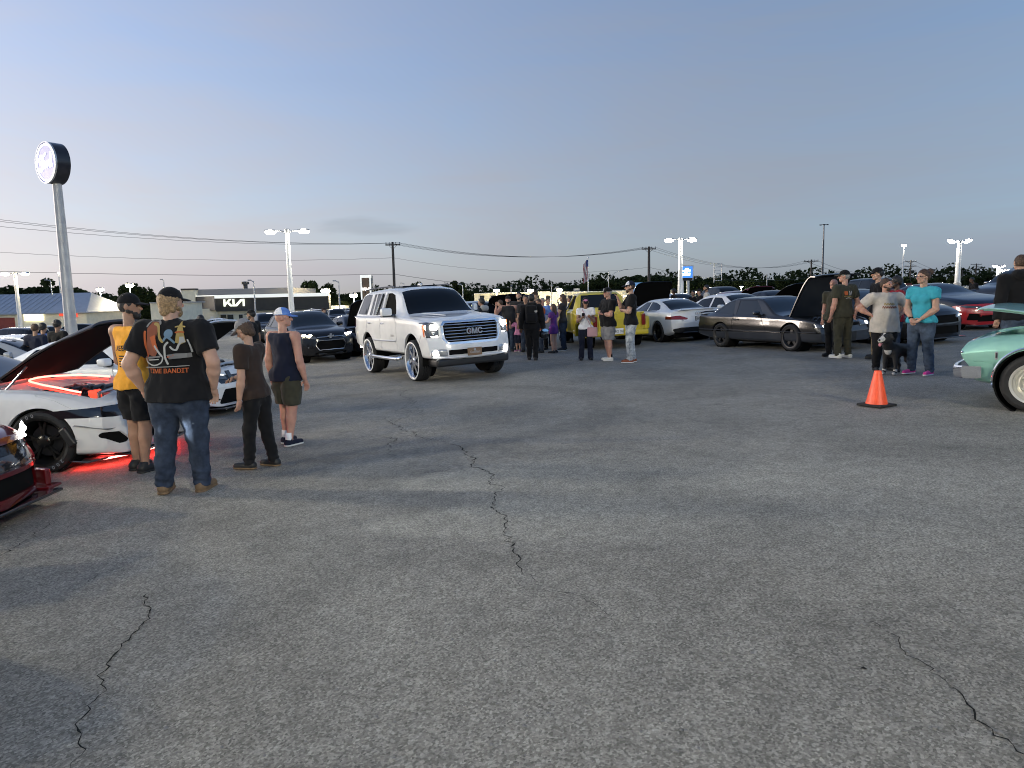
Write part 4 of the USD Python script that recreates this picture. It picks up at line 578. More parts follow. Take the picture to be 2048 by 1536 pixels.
# ---- white four-door with raised hood, red glow and black wheels (left)
def charger():
    C = dict(L=5.04, fa=.99, wb_=3.05, R=.355, nose=([.1, .25, .45, .62, .78], [.05, 0, .0, .02, .12]), tail=([.3, .6, .9, 1.1], [.06, 0, .02, .1]), pf=.42, fw=1.1, pr=.2, tumble=.95, round={5: .07}, hoodmat='hood_inner')
    curves(C, w=[(0, .86), (.1, .92), (.6, .95), (4.4, .95), (5.04, .88)], zb=[(0, .14), (.5, .15), (1.4, .17), (4, .18), (5.04, .26)], zs=[(0, .70), (.2, .76), (.5, .82), (1.5, .93), (2, .95), (4, 1.0), (5.04, 1.0)],
        zt=[(0, .76), (.06, .80), (.3, .86), (1.0, .965), (1.5, 1.01), (1.62, 1.04), (2.4, 1.38), (2.8, 1.45), (3.3, 1.46), (3.9, 1.38), (4.5, 1.10), (4.7, 1.06), (5.04, 1.03)], wr=[(0, .70), (.5, .74), (1.5, .78), (1.7, .76), (2.4, .60), (3, .60), (3.9, .58), (4.5, .72), (5.04, .74)], wb=[(0, .80), (1.5, .85), (2, .87), (4, .86), (5.04, .80)])
    hl = pg([(-.76, .575), (.76, .575), (.93, .60), (.99, .64), (.93, .70), (.76, .705), (-.76, .705), (-.93, .70), (-.99, .64), (-.93, .60)], .02)
    feats = [('windshield', 'glass_tint', [px_top(pg([(1.66, -.74), (2.42, -.56), (2.42, .56), (1.66, .74), (1.60, 0)]), .9, 3)], .006), ('front_window', 'glass_tint', SD2(pg([(2.0, 1.0), (2.95, 1.02), (2.95, 1.36), (2.55, 1.34)], .02)), .006), ('rear_window', 'glass_tint', SD2(pg([(3.0, 1.02), (3.8, 1.06), (3.6, 1.34), (3.0, 1.37)], .02)), .006), ('back_glass', 'glass_tint', [px_top(pg([(3.85, -.54), (4.4, -.62), (4.4, .62), (3.85, .54)]), .9, 3)], .006),
        ('front_mask', 'gloss_black', [FR(hl, 1.0)], .012), ('lower_intake', 'liner', [FR(pg([(-.52, .25), (.52, .25), (.60, .42), (-.60, .42)], .03), .6)], .04), ('brake_duct', 'liner', FR2(pg([(.62, .27), (.74, .26), (.88, .36), (.90, .42), (.72, .40)], .03), .75), .03), ('tail_light', 'tail_red', [px_front(pg([(-.85, .82), (.85, .82), (.85, .95), (-.85, .95)], .02), 4.9, 6)], .006)]
    gs = [line_groove([(2.0, .98), (1.93, .7), (1.98, .25), (2.95, .25), (3.0, .98)]), line_groove([(.62, .72), (.80, .82), (1.0, .88)]), line_groove([(1.20, .28), (1.33, .24)])]
    hp = pg([(.30, -.70), (.30, .70), (.50, .78), (1.50, .80), (1.60, .60), (1.60, -.60), (1.50, -.80), (.50, -.78)], .03)
    bay = raise_hood(hp, (1.62, 1.02), math.radians(37), .84, (.42, 1.52, .72, .42), seed=4, hz0=.6, under='liner', prop=[(1.42, .76, .93), (1.15, .74, 1.20)])
    def extra(C, t, pl, sh):
        arc = [(.66, .62, .86), (.95, .58, .93), (1.25, .46, .985), (1.48, .20, 1.01), (1.50, 0, 1.015), (1.48, -.20, 1.01), (1.25, -.46, .985), (.95, -.58, .93)]; q = curve([(p[0], p[1]) for p in arc], 40); z = np.interp(np.linspace(0, 1, 40), np.linspace(0, 1, 8), [p[2] for p in arc])
        obj('light_strip', pl(tube(np.c_[q, z], .012, 8)), 'led_core', t); obj('light_strip_glow', pl(tube(np.c_[q*[1, .97]+[.02, 0], z-.035], .012, 6)), 'led_red', t)
        obj('underglow_strip', pl(tube([(.9, .86, .09), (.45, .72, .085), (.16, .4, .085), (.10, 0, .085), (.16, -.4, .085), (.45, -.72, .085), (.9, -.86, .09)], .010, 6)), 'glow_red', t)
        obj('brake_reservoir', pl(cat([rbox((.62, .36+.05*k, .80), (.10, .025, .12), .01) for k in range(3)])), 'red_lit', t)
        obj('splitter', pl(cat([rbox((.34, 0, .115), (.55, 1.35, .025), .01), rbox((.62, .82, .115), (.5, .25, .025), .01, rz=-.4), rbox((.62, -.82, .115), (.5, .25, .025), .01, rz=.4)])), 'gloss_black', t)
        for sg in (-1, 1):
            obj('canard', pl(trimesh.convex.convex_hull(np.array([(.60, sg*.92, .53), (.30, sg*.78, .455), (.22, sg*.70, .45), (.58, sg*.99, .525), (.28, sg*.86, .44), (.25, sg*.72, .435)]))), 'gloss_black', t); obj('side_slit', pl(tube([(.62, sg*.925, .36), (.50, sg*.90, .32), (.42, sg*.86, .305)], .012, 6)), 'gloss_black', t)
            obj('arch_extension', pl(rbox((.68, sg*.945, .40), (.10, .06, .24), .03, ry=.5)), 'black_plastic', t)
        mirror_pair(t, pl, 2.12, 1.02, 1.03, 'white_paint'); tm = meshkit.text_mesh('MOTOR', .13, .003, True); tm.apply_translation((-tm.extents[0]/2, 0, 0)); tm = rot(rot(upright(tm), -math.pi/2, [0, 0, 1]), .38+math.pi/2-1.16, [0, 1, 0]); obj('windshield_banner', pl(mv(tm, (2.19, .05, 1.315))), 'maroon_paint', t); b = meshkit.text_mesh('392', .045, .004, True); obj('fender_badge', pl(mv(rot(upright(b), math.pi, [0, 0, 1]), (1.62, .953, .63))), 'maroon_paint', t)
    W_ = dict(wd=.28, rim=.265, style='split', spokes=5, dish=.04, sw=.055, mat='gunmetal', letters=True, stripe=None, inset=.0)
    loc = pose(C, 107, 941, 'f', 1, math.radians(2), .28); cutouts(C, 'hood_up_sedan', 'white_paint', feats, loc, math.radians(2), 'white sedan with raised hood, red light strips and black wheels', wheels=W_, grooves=gs, extra=extra, hood=bay)
charger()
# ---- grey hatchback coupe with raised hood
def fox():
    C = dict(L=4.56, fa=.95, wb_=2.55, R=.33, nose=([.2, .45, .6, .75], [.02, 0, .05, .14]), tail=([.3, .5, .7, .95], [.03, 0, .05, .10]), pf=.07, fw=.6, pr=.05, tumble=.975, crown=.03, mid=.62, round={3: .04, 4: .03, 5: .03, 7: .05})
    curves(C, w=[(0, .80), (.2, .84), (.8, .87), (4, .87), (4.56, .82)], zb=[(0, .22), (.4, .20), (1.4, .19), (3.6, .20), (4.56, .30)], zs=[(0, .62), (.1, .69), (1.2, .79), (1.9, .815), (3.4, .85), (4.56, .86)],
        zt=[(0, .64), (.08, .71), (.8, .82), (1.42, .90), (1.52, .93), (2.12, 1.28), (2.32, 1.325), (3.05, 1.33), (3.25, 1.295), (4.15, .965), (4.4, .935), (4.56, .92)], wr=[(0, .76), (1.5, .78), (1.7, .74), (2.25, .61), (3, .62), (4.1, .66), (4.56, .76)], wb=[(0, .80), (1.5, .81), (3.4, .80), (4.56, .78)])
    feats = [('windshield', 'glass_tint', [px_top(pg([(1.57, -.70), (2.16, -.59), (2.16, .59), (1.57, .70)]), .8, 3)], .006), ('door_window', 'glass_tint', SD2(pg([(1.88, .865), (2.93, .885), (2.93, 1.25), (2.30, 1.25)], .02)), .006), ('quarter_window', 'glass_tint', SD2(pg([(3.02, .895), (3.86, .925), (3.36, 1.20), (3.10, 1.25)], .015)), .006), ('hatch_glass', 'glass_tint', [px_top(pg([(3.34, -.54), (4.08, -.58), (4.08, .58), (3.34, .54)]), .8, 3)], .006),
        ('lower_cladding', 'steel_paint', SD2(pg([(-.3, .1), (5, .1), (5, .44), (-.3, .44)])), .002), ('headlight', 'lamp_glass', FR2(pg([(.44, .56), (.83, .56), (.83, .66), (.44, .66)], .01), .4), .006), ('grille', 'liner', [FR(pg([(-.40, .58), (.40, .58), (.40, .65), (-.40, .65)], .01), .4)], .02), ('tail_light', 'tail_red', RR2(pg([(.36, .62), (.9, .62), (.9, .80), (.36, .80)]), 4.45, 4.56), .006)]
    gs = [line_groove([(1.98, .88), (1.78, .5), (1.85, .24), (2.95, .24), (3.02, .6), (3.02, .9)], .006), px_side(LineString([(.1, .455), (4.5, .475)]).buffer(.008), -3, 3)]
    hp = pg([(.03, -.70), (.03, .70), (1.26, .76), (1.30, 0), (1.26, -.76)], .02); bay = raise_hood(hp, (1.14, .93), math.radians(67), .70, (.22, 1.22, .62, .32), seed=9, hz0=.5)
    def extra(C, t, pl, sh):
        for sg in (-1, 1): obj('headlight_bulb', pl(mv(trimesh.creation.icosphere(2, .055), (.125, sg*.66, .61))), 'sign_white', t)
        mirror_pair(t, pl, 2.02, .92, .93, 'gloss_black', (.12, .18, .11)); handle(t, pl, 2.86, .872, .76, 'black_plastic'); obj('side_trim', pl(cat([tube([(.15, s_*.865, .465), (4.4, s_*.872, .485)], .012, 6) for s_ in (-1, 1)])), 'black_plastic', t); obj('spoiler', pl(rbox((4.42, 0, .955), (.22, 1.45, .035), .015, ry=.15)), 'grey_paint', t); obj('exhaust', pl(cat([tube([(2.2, .45, .17), (3.0, .5, .15)], .035, 8), rbox((2.7, .4, .18), (.5, .22, .1), .03)])), 'satin_metal', t)
    W_ = dict(wd=.27, rim=.235, style='five', spokes=5, dish=.03, sw=.075, mat='black_plastic', inset=-.01); yaw = math.radians(-67.5)
    loc = pose(C, 1590, 702, 'f', 1, yaw, .27); cutouts(C, 'hood_up_hatchback', 'grey_paint', feats, loc, yaw, 'dark grey hatchback coupe with its black hood raised and black wheels', wheels=W_, grooves=gs, extra=extra, hood=bay, arch=.375)
fox()
# ---- white coupe seen from behind
def coupe():
    C = dict(L=4.69, fa=.88, wb_=2.77, R=.335, nose=([.2, .5, .75], [.03, 0, .12]), tail=([.25, .45, .62, .80, .95, 1.05], [.10, .02, .0, .05, .12, .10]), pf=.3, pr=.34, rw=1.0, tumble=.95, round={5: .07})
    curves(C, w=[(0, .84), (.2, .90), (.8, .925), (4.0, .925), (4.69, .86)], zb=[(0, .2), (1, .17), (3.8, .18), (4.69, .30)], zs=[(0, .66), (.3, .74), (1.4, .88), (2, .91), (3.5, .955), (4.69, .93)], zt=[(0, .70), (.1, .75), (1.0, .89), (1.45, .95), (2.3, 1.30), (2.7, 1.365), (3.0, 1.365), (3.5, 1.27), (4.15, 1.03), (4.45, 1.0), (4.69, .985)],
        wr=[(0, .7), (1.4, .76), (2.3, .56), (3, .58), (3.5, .58), (4.15, .68), (4.69, .74)], wb=[(0, .8), (1.4, .84), (3.5, .83), (4.69, .8)])
    feats = [('windshield', 'glass_tint', [px_top(pg([(1.58, -.72), (2.32, -.54), (2.32, .54), (1.58, .72)]), .8, 3)], .006), ('door_window', 'glass_tint', SD2(pg([(2.0, .96), (2.85, .985), (2.85, 1.27), (2.5, 1.26)], .02)), .006), ('quarter_window', 'glass_tint', SD2(pg([(2.9, .985), (3.62, 1.02), (3.45, 1.16), (3.2, 1.24), (2.9, 1.275)], .03)), .006), ('back_glass', 'glass_dark', [px_top(pg([(3.32, -.53), (4.10, -.64), (4.10, .64), (3.32, .53)], .03), .8, 3)], .006),
        ('tail_light', 'tail_red', RR2(pg([(.38, .745), (.46, .70), (.95, .725), (1.0, .82), (.62, .835)], .015), 4.1, 4.69), .006), ('diffuser', 'black_plastic', [px_front(pg([(-.70, .25), (.70, .25), (.84, .42), (.60, .47), (-.60, .47), (-.84, .42)], .03), 4.2, 6)], .012), ('plate_recess', 'white_paint', [px_front(pg([(-.27, .63), (.27, .63), (.29, .80), (-.29, .80)], .02), 4.3, 6)], .02)]
    gs = [line_groove([(2.05, .92), (1.95, .6), (2.0, .24), (2.95, .24), (3.08, .5), (2.98, .95)]), px_side(LineString([(.8, .70), (3.9, .745)]).buffer(.008), -3, 3), px_front(LineString([(-.8, .66), (-.34, .62), (.34, .62), (.8, .66)]).buffer(.006), 4.2, 6)]
    def extra(C, t, pl, sh):
        xe = 4.69-.05; 
        for k in range(4): r_ = trimesh.creation.torus(.043, .008, major_sections=24, minor_sections=8); r_ = rot(r_, math.pi/2, [0, 1, 0]); obj('badge_ring', pl(mv(r_, (xe-.01, (k-1.5)*.066, .875))), 'satin_metal', t)
        p = obj('licence_plate', pl(rbox((xe+.01, 0, .715), (.02, .32, .16), .008)), 'sign_case', t); obj('plate_face', pl(rbox((xe+.023, 0, .715), (.008, .28, .12), .004)), 'white_line', p); tm = meshkit.text_mesh('B8 SL', .075, .004, True); tm.apply_translation((-tm.extents[0]/2, 0, 0)); obj('plate_text', pl(mv(rot(upright(tm), math.pi/2, [0, 0, 1]), (xe+.028, 0, .68))), 'print_black', p)
        tm = meshkit.text_mesh('S5', .045, .005, True); obj('model_badge', pl(mv(rot(upright(tm), math.pi/2, [0, 0, 1]), (4.60, -.62, .665))), 'satin_metal', t); obj('spoiler', pl(rbox((4.56, 0, 1.0), (.16, 1.36, .025), .01, ry=-.12)), 'white_paint', t); obj('rear_reflector', pl(rbox((4.55, 0, .31), (.1, 1.1, .05), .02)), 'gloss_black', t); mirror_pair(t, pl, 2.05, 1.0, .97, 'white_paint'); handle(t, pl, 2.8, .925, .77, 'white_paint'); obj('window_trim', pl(cat([tube([(2.0, s_*.885, .942), (2.9, s_*.89, .965), (3.6, s_*.875, 1.0)], .01, 6) for s_ in (-1, 1)])), 'gloss_black', t)
    yaw = math.radians(109); loc = pose(C, 1323, 684, 'r', -1, yaw); cutouts(C, 'coupe', 'white_paint', feats, loc, yaw, 'white coupe seen from behind with red tail lights', wheels=dict(wd=.25, rim=.255, style='split', spokes=5, dish=.02, sw=.05, mat='gunmetal', inset=.0), grooves=gs, extra=extra)
coupe()
# ---- teal classic nose with raised hood
def nova():
    C = dict(L=4.7, fa=.76, wb_=2.82, R=.335, nose=([.3, .42, .5, .62, .70, .78, .90], [.16, .14, .12, .03, .0, .05, .14]), tail=([.3, .9], [.05, .05]), pf=.03, fw=.4, tumble=.93, crown=.03, mid=.62, round={3: .08, 5: .06}, hoodmat='teal_paint')
    curves(C, w=[(0, .89), (.2, .915), (1, .92), (4, .92), (4.8, .86)], zb=[(0, .33), (.3, .30), (1.2, .26), (4, .26), (4.8, .34)], zs=[(0, .80), (.15, .845), (.5, .885), (1.6, .92), (4.8, .92)], zt=[(0, .82), (.1, .86), (.5, .91), (1.6, .965), (1.75, 1.0), (2.4, 1.33), (3.2, 1.36), (4.0, 1.0), (4.8, .94)], wr=[(0, .74), (1.6, .76), (2.4, .60), (3.2, .60), (4.2, .74), (4.8, .76)], wb=[(0, .79), (4.8, .80)])
    feats = [('windshield', 'glass_tint', [px_top(pg([(1.78, -.70), (2.38, -.56), (2.38, .56), (1.78, .70)]), .8, 3)], .006), ('door_window', 'glass_tint', SD2(pg([(2.1, .98), (3.2, .98), (3.05, 1.28), (2.5, 1.28)], .02)), .006), ('headlight', 'lamp_glass', FR2(Point(.66, .66).buffer(.085), .4), .01), ('grille', 'liner', [FR(pg([(-.55, .58), (.55, .58), (.55, .74), (-.55, .74)], .01), .3)], .03)]
    hp = pg([(.16, -.76), (.16, .76), (1.62, .78), (1.62, -.78)], .02); bay = raise_hood(hp, (1.66, .97), math.radians(14), .68, (.34, 1.5, .60, .40), seed=12, hz0=.6, under='teal_paint')
    gs = [px_side(LineString([(.18, .585), (.42, .575), (.52, .575)]).buffer(.007), -3, 3), line_groove([(1.75, .9), (1.72, .35)]), line_groove([(.40, .30), (.38, .575)])]
    def extra(C, t, pl, sh):
        for sg in (-1, 1):
            obj('arch_trim', pl(tube([(.76+.40*math.cos(a), sg*.918, .36+.40*math.sin(a)) for a in np.linspace(-.1, math.pi+.1, 28)], .014, 8)), 'chrome', t); b = obj('fender_badge', pl(rbox((.40, sg*.908, .66), (.035, .012, .095), .006)), 'satin_metal', t); obj('badge_number', pl(rbox((.40, sg*.916, .665), (.02, .008, .06), .004)), 'dark_metal', b)
        bp = [(.24, -.955), (.08, -.945), (-.02, -.86), (-.055, -.6), (-.06, 0), (-.055, .6), (-.02, .86), (.08, .945), (.24, .955)]; bb = [trimesh.convex.convex_hull(np.vstack([np.array([[x+dx, y, z] for dx, z in ((-.022, .43), (-.03, .50), (-.015, .535), (.02, .535), (.02, .40), (-.01, .39))]) for x, y in (bp[k], bp[k+1])])) for k in range(8)]; obj('bumper', pl(cat(bb)), 'chrome', t); obj('corner_lamp', pl(cat([mv(trimesh.creation.icosphere(2, .016), (.05, s_*.88, .70)) for s_ in (-1, 1)])), 'chrome', t)
    yaw = math.radians(137); loc = pose(C, 2068, 823, 'f', -1, yaw, .22); cutouts(C, 'classic_car', 'teal_paint', feats, loc, yaw, 'metallic teal classic car with its hood open at the right edge', wheels=dict(wd=.22, rim=.225, style='steel', dish=.02, mat='bright_rim', inset=.015), grooves=gs, extra=extra, hood=bay, arch=.40)
nova()
# ---- yellow step-side pickup seen from behind
def pickup():
    C = dict(L=5.0, fa=.95, wb_=3.0, R=.36, nose=([.3, .6, 1.0], [.02, 0, .1]), tail=([.4, .6, 1.1], [.0, 0, 0]), pf=.15, pr=.02, tumble=.97, cat='pickup', crown=.05)
    curves(C, w=[(0, .90), (.2, .95), (2.85, .96), (2.95, .80), (3.0, .78), (5.0, .78)], zb=[(0, .42), (1, .38), (5.0, .50)], zs=[(0, .98), (.2, 1.02), (1.4, 1.10), (2.9, 1.13), (2.97, 1.0), (5.0, 1.0)], zt=[(0, 1.0), (.1, 1.06), (1.4, 1.16), (1.5, 1.2), (2.0, 1.66), (2.2, 1.72), (2.75, 1.72), (2.82, 1.66), (2.90, 1.18), (2.97, 1.02), (5.0, 1.02)], wr=[(0, .76), (1.4, .84), (2.0, .68), (2.75, .68), (2.9, .80), (3.0, .68), (5.0, .68)], wb=[(0, .86), (2.9, .88), (3.0, .72), (5, .72)])
    feats = [('windshield', 'glass_tint', [px_top(pg([(1.55, -.78), (2.02, -.66), (2.02, .66), (1.55, .78)]), .8, 3)], .006), ('side_window', 'liner', SD2(pg([(1.95, 1.18), (2.74, 1.18), (2.68, 1.62), (2.25, 1.62)], .02)), .03), ('back_glass', 'glass_dark', [px_front(pg([(-.66, 1.20), (.66, 1.20), (.60, 1.62), (-.60, 1.62)], .03), 2.6, 4)], .008), ('bed', 'black_plastic', [px_top(pg([(3.03, -.64), (4.92, -.64), (4.92, .64), (3.03, .64)]), .95, 3)], .4)]
    def extra(C, t, pl, sh):
        tg = obj('tailgate', pl(rbox((5.0, 0, .79), (.06, 1.30, .52), .02)), 'yellow_paint', t); obj('tailgate_panel', pl(rbox((5.035, 0, .76), (.02, 1.05, .26), .02)), 'yellow_paint', tg); obj('bed_rail', pl(cat([rbox((4.0, s_*.72, 1.03), (2.0, .12, .05), .02) for s_ in (-1, 1)])), 'yellow_paint', t); obj('rear_bumper', pl(rbox((5.06, 0, .46), (.16, 1.72, .16), .05)), 'yellow_paint', t); p = obj('licence_plate', pl(rbox((5.16, -.1, .52), (.02, .34, .17), .01)), 'white_line', t); tm = meshkit.text_mesh('MO 96', .07, .004, True); obj('plate_text', pl(mv(rot(upright(tm), math.pi/2, [0, 0, 1]), (5.172, -.23, .48))), 'print_grey', p)
        for sg in (-1, 1):
            th = np.linspace(-.12, math.pi+.12, 24); out = [(3.95+.56*math.cos(a), .40+.50*math.sin(a)) for a in th]; inn = [(3.95+.42*math.cos(a), .40+.40*math.sin(a)) for a in th[::-1]]; fm = extr(Polygon(out+inn), .30); v = fm.vertices; fm.vertices = np.stack([v[:, 0], sg*(.69+v[:, 2]*(1-.25*np.clip((v[:, 1]-.75)/.2, 0, 1))), v[:, 1]], -1)
            if fm.volume < 0: fm.invert()
            obj('rear_fender', pl(fm), 'yellow_paint', t); fl_ = obj('fender_step', pl(rbox((3.27, sg*.84, .46), (.5, .26, .14), .04)), 'yellow_paint', t); obj('tail_light', pl(rbox((5.02, sg*.74, .82), (.07, .12, .34), .03)), 'tail_red', t)
        [obj('rear_fender_panel', pl(rbox((4.55, s_*.84, .72), (.9, .22, .42), .08)), 'yellow_paint', t) for s_ in (-1, 1)]
        d = obj('open_door', pl(rot(cat([rbox((2.45, -.95, .80), (1.05, .08, .72), .03)]), 1.05, [0, 0, 1], (1.95, -.95, 0))), 'yellow_paint', t); obj('door_frame', pl(rot(tube([(1.98, -.94, 1.15), (2.3, -.90, 1.64), (2.90, -.90, 1.64), (2.95, -.94, 1.15)], .025, 8), 1.05, [0, 0, 1], (1.95, -.95, 0))), 'gloss_black', d)
    yaw = math.radians(98); p3 = foot(1212, 690, 22.3); C2 = C; loc = (p3[0]+1.0*math.cos(yaw), p3[1]+1.0*math.sin(yaw)); cutouts(C, 'pickup', 'yellow_paint', feats, loc, yaw, 'bright yellow step-side pickup with an open door, seen from behind', wheels=dict(wd=.26, rim=.24, style='five', dish=.02, sw=.08, mat='satin_metal', inset=.02), extra=extra)
pickup()
# ---- generic shells for the other cars
def shell(kind):
    if kind == 'hatch': C = dict(ns=26, L=4.5, fa=.9, wb_=2.72, R=.33, nose=([.2, .5, .72], [.02, 0, .12]), tail=([.3, .6, .95], [.06, 0, .12]), pf=.38, fw=1.0, pr=.2, tumble=.95, cat='car'); curves(C, w=[(0, .82), (.2, .88), (.7, .90), (4, .90), (4.5, .83)], zb=[(0, .16), (1, .17), (3.8, .18), (4.5, .3)], zs=[(0, .68), (.3, .76), (1.3, .88), (2, .91), (4.5, .98)], zt=[(0, .72), (.08, .77), (.8, .88), (1.3, .97), (1.42, 1.0), (2.2, 1.36), (2.6, 1.41), (3.2, 1.39), (3.9, 1.18), (4.3, 1.06), (4.5, 1.02)], wr=[(0, .68), (1.3, .74), (2.2, .57), (3.2, .56), (4.3, .66), (4.5, .7)], wb=[(0, .78), (1.3, .82), (4.5, .78)])
    elif kind == 'coupe': C = dict(ns=26, L=4.78, fa=.90, wb_=2.75, R=.34, nose=([.2, .45, .62, .8], [.04, 0, .02, .13]), tail=([.3, .6, .95], [.06, 0, .12]), pf=.34, fw=1.0, pr=.2, tumble=.94, cat='car'); curves(C, w=[(0, .86), (.2, .92), (.7, .95), (4.2, .95), (4.78, .88)], zb=[(0, .15), (1, .16), (4, .18), (4.78, .3)], zs=[(0, .72), (.3, .80), (1.5, .92), (2, .93), (4.78, 1.0)], zt=[(0, .76), (.08, .82), (.9, .95), (1.6, 1.03), (1.72, 1.06), (2.4, 1.34), (2.8, 1.38), (3.2, 1.36), (4.0, 1.12), (4.4, 1.06), (4.78, 1.03)], wr=[(0, .72), (1.6, .78), (2.4, .58), (3.2, .56), (4.1, .66), (4.78, .72)], wb=[(0, .82), (1.6, .85), (4.78, .82)])
    else: C = dict(ns=26, L=4.45, fa=.88, wb_=2.6, R=.35, nose=([.25, .5, .75, .95], [.03, 0, .03, .15]), tail=([.4, .8, 1.5], [.03, 0, .22]), pf=.34, fw=.9, pr=.14, tumble=.96, cat='sport utility'); curves(C, w=[(0, .82), (.2, .87), (.7, .89), (4, .89), (4.45, .82)], zb=[(0, .24), (1, .22), (3.8, .24), (4.45, .36)], zs=[(0, .84), (.3, .93), (1.2, 1.02), (2, 1.05), (4.45, 1.12)], zt=[(0, .88), (.08, .95), (.7, 1.06), (1.1, 1.11), (1.22, 1.15), (1.95, 1.58), (2.3, 1.64), (3.2, 1.64), (4.1, 1.56), (4.35, 1.45), (4.45, 1.36)], wr=[(0, .68), (1.1, .74), (1.95, .60), (3.2, .60), (4.45, .58)], wb=[(0, .78), (1.2, .82), (4.45, .79)])
    return C
def gcar(kind, name, paintm, yaw, label, loc, glass='glass_dark', hood=None, feats2=(), gs2=(), extra2=None, rim='gunmetal', group=None, R=None, dz=0., lampm='lamp_glass', hl=None, grille=None, gm='liner', lower=None, steer=0.):
    C = shell(kind)
    if R: C['R'] = R
    L = C['L']; su = kind == 'suv'; zz = {'hatch': .92, 'coupe': .95, 'suv': 1.07}[kind]; top = {'hatch': 1.30, 'coupe': 1.28, 'suv': 1.54}[kind]; sw0 = {'hatch': 1.46, 'coupe': 1.76, 'suv': 1.26}[kind]; sw1 = {'hatch': 2.22, 'coupe': 2.42, 'suv': 1.98}[kind]; e = {'hatch': 3.7, 'coupe': 3.55, 'suv': 4.1}[kind]
    feats = [('windshield', glass, [px_top(pg([(sw0, -.70), (sw1, -.545), (sw1, .545), (sw0, .70)], .02), .8, 3)], .006), ('front_window', glass, SD2(pg([(sw0+.38, zz+.04), (2.72, zz+.05), (2.72, top), (sw1+.12, top-.02)], .02)), .006), ('rear_window', glass, SD2(pg([(2.80, zz+.05), (e, zz+.09), (e-.25, top-.06 if not su else top), (2.80, top)], .02)), .006)]
    feats.append(('back_glass', glass, [px_top(pg([(3.32, -.52), (4.0, -.58), (4.0, .58), (3.32, .52)], .02), .8, 3)], .006) if not su else ('back_glass', glass, [px_front(pg([(-.56, 1.14), (.56, 1.14), (.5, 1.5), (-.5, 1.5)], .03), 4.1, 6)], .006))
    hl = hl or pg([(.46, .60), (.80, .62), (.92, .72), (.80, .72), (.46, .67)], .01) if not su else hl or pg([(.42, .74), (.82, .80), (.90, .90), (.60, .87), (.42, .81)], .01)
    feats += [('headlight', 'lamp_glass', FR2(hl, .75), .006), ('grille', gm, [FR(grille or pg([(-.44, .58), (.44, .58), (.44, .66), (-.44, .66)], .01), .5)], .03), ('lower_grille', 'liner', [FR(lower or pg([(-.62, .24), (.62, .24), (.52, .42), (-.52, .42)], .02), .6)], .03), ('tail_light', 'tail_red', RR2(pg([(.40, zz-.14), (.95, zz-.14), (.95, zz-.02), (.40, zz-.02)]), L-.25, L), .006)] + list(feats2)
    gs = [line_groove([(sw0+.42, zz), (sw0+.36, .6), (sw0+.40, .24), (2.70, .24), (2.76, zz)]), line_groove([(2.76, .24), (3.3, .26), (3.6, .6), (3.55, zz)])] + list(gs2)
    def extra(C, t, pl, sh):
        mirror_pair(t, pl, sw0+.45, .98, zz+.08, paintm); handle(t, pl, 2.6, .90, zz-.12, paintm)
        if extra2: extra2(C, t, pl, sh)
    return cutouts(C, name, paintm, feats, loc, yaw, label, group=group, wheels=dict(wd=.23, rim=C['R']*.70, style='split', spokes=5, dish=.02, sw=.05, mat=rim, steer=steer), grooves=gs, extra=extra, hood=hood, dz=dz)
def ctr(px, d): f = foot(px, 700, d); return (f[0], f[1])
HH = pg([(.22, -.64), (.22, .64), (.40, .72), (1.30, .74), (1.38, 0), (1.30, -.74), (.40, -.72)], .03)
CC = pg([(.24, -.68), (.24, .68), (.42, .76), (1.56, .78), (1.64, 0), (1.56, -.78), (.42, -.76)], .03)
# white hatch with raised hood (between the men)
def civ_extra(C, t, pl, sh):
    tm = cat([box((0, -.032, .045), (.012, .016, .09)), box((0, .032, .045), (.012, .016, .09)), box((0, 0, .045), (.012, .06, .016))]); b = obj('badge', pl(mv(tm, (.01, 0, .575))), 'chrome', t); obj('badge_frame', pl(mv(rot(extr(hollow(pg([(-.06, -.065), (.06, -.065), (.075, .065), (-.075, .065)], .01), .012), .012), math.pi/2, [0, 1, 0]), (.01, 0, .62)).apply_transform(np.eye(4))), 'chrome', b)
    obj('lip', pl(rbox((.30, 0, .13), (.5, 1.4, .03), .012)), 'gloss_black', t)
    for sg in (-1, 1): obj('running_light', pl(tube([(.17, sg*.47, .665), (.23, sg*.65, .70), (.36, sg*.82, .715)], .008, 6)), 'sign_white', t)
gcar('hatch', 'hood_up_hatch', 'white_paint', math.radians(-8), 'white hatchback with a dark raised hood between the big man and the grey-cap man', (-6.75, 12.3), hood=raise_hood(HH, (1.38, .98), math.radians(40), .80, (.36, 1.28, .62, .42), seed=21, hz0=.5, under='liner'), feats2=[('upper_grille', 'gloss_black', [FR(pg([(-.60, .53), (.60, .53), (.66, .62), (.62, .66), (-.62, .66), (-.66, .62)], .02), .5)], .02), ('side_intake', 'liner', FR2(pg([(.60, .26), (.80, .28), (.84, .42), (.70, .34)], .01), .7), .03)], grille=pg([(-.3, .55), (.3, .55), (.3, .56), (-.3, .56)]), lower=pg([(-.66, .20), (.66, .20), (.56, .44), (-.56, .44)], .03), extra2=civ_extra)
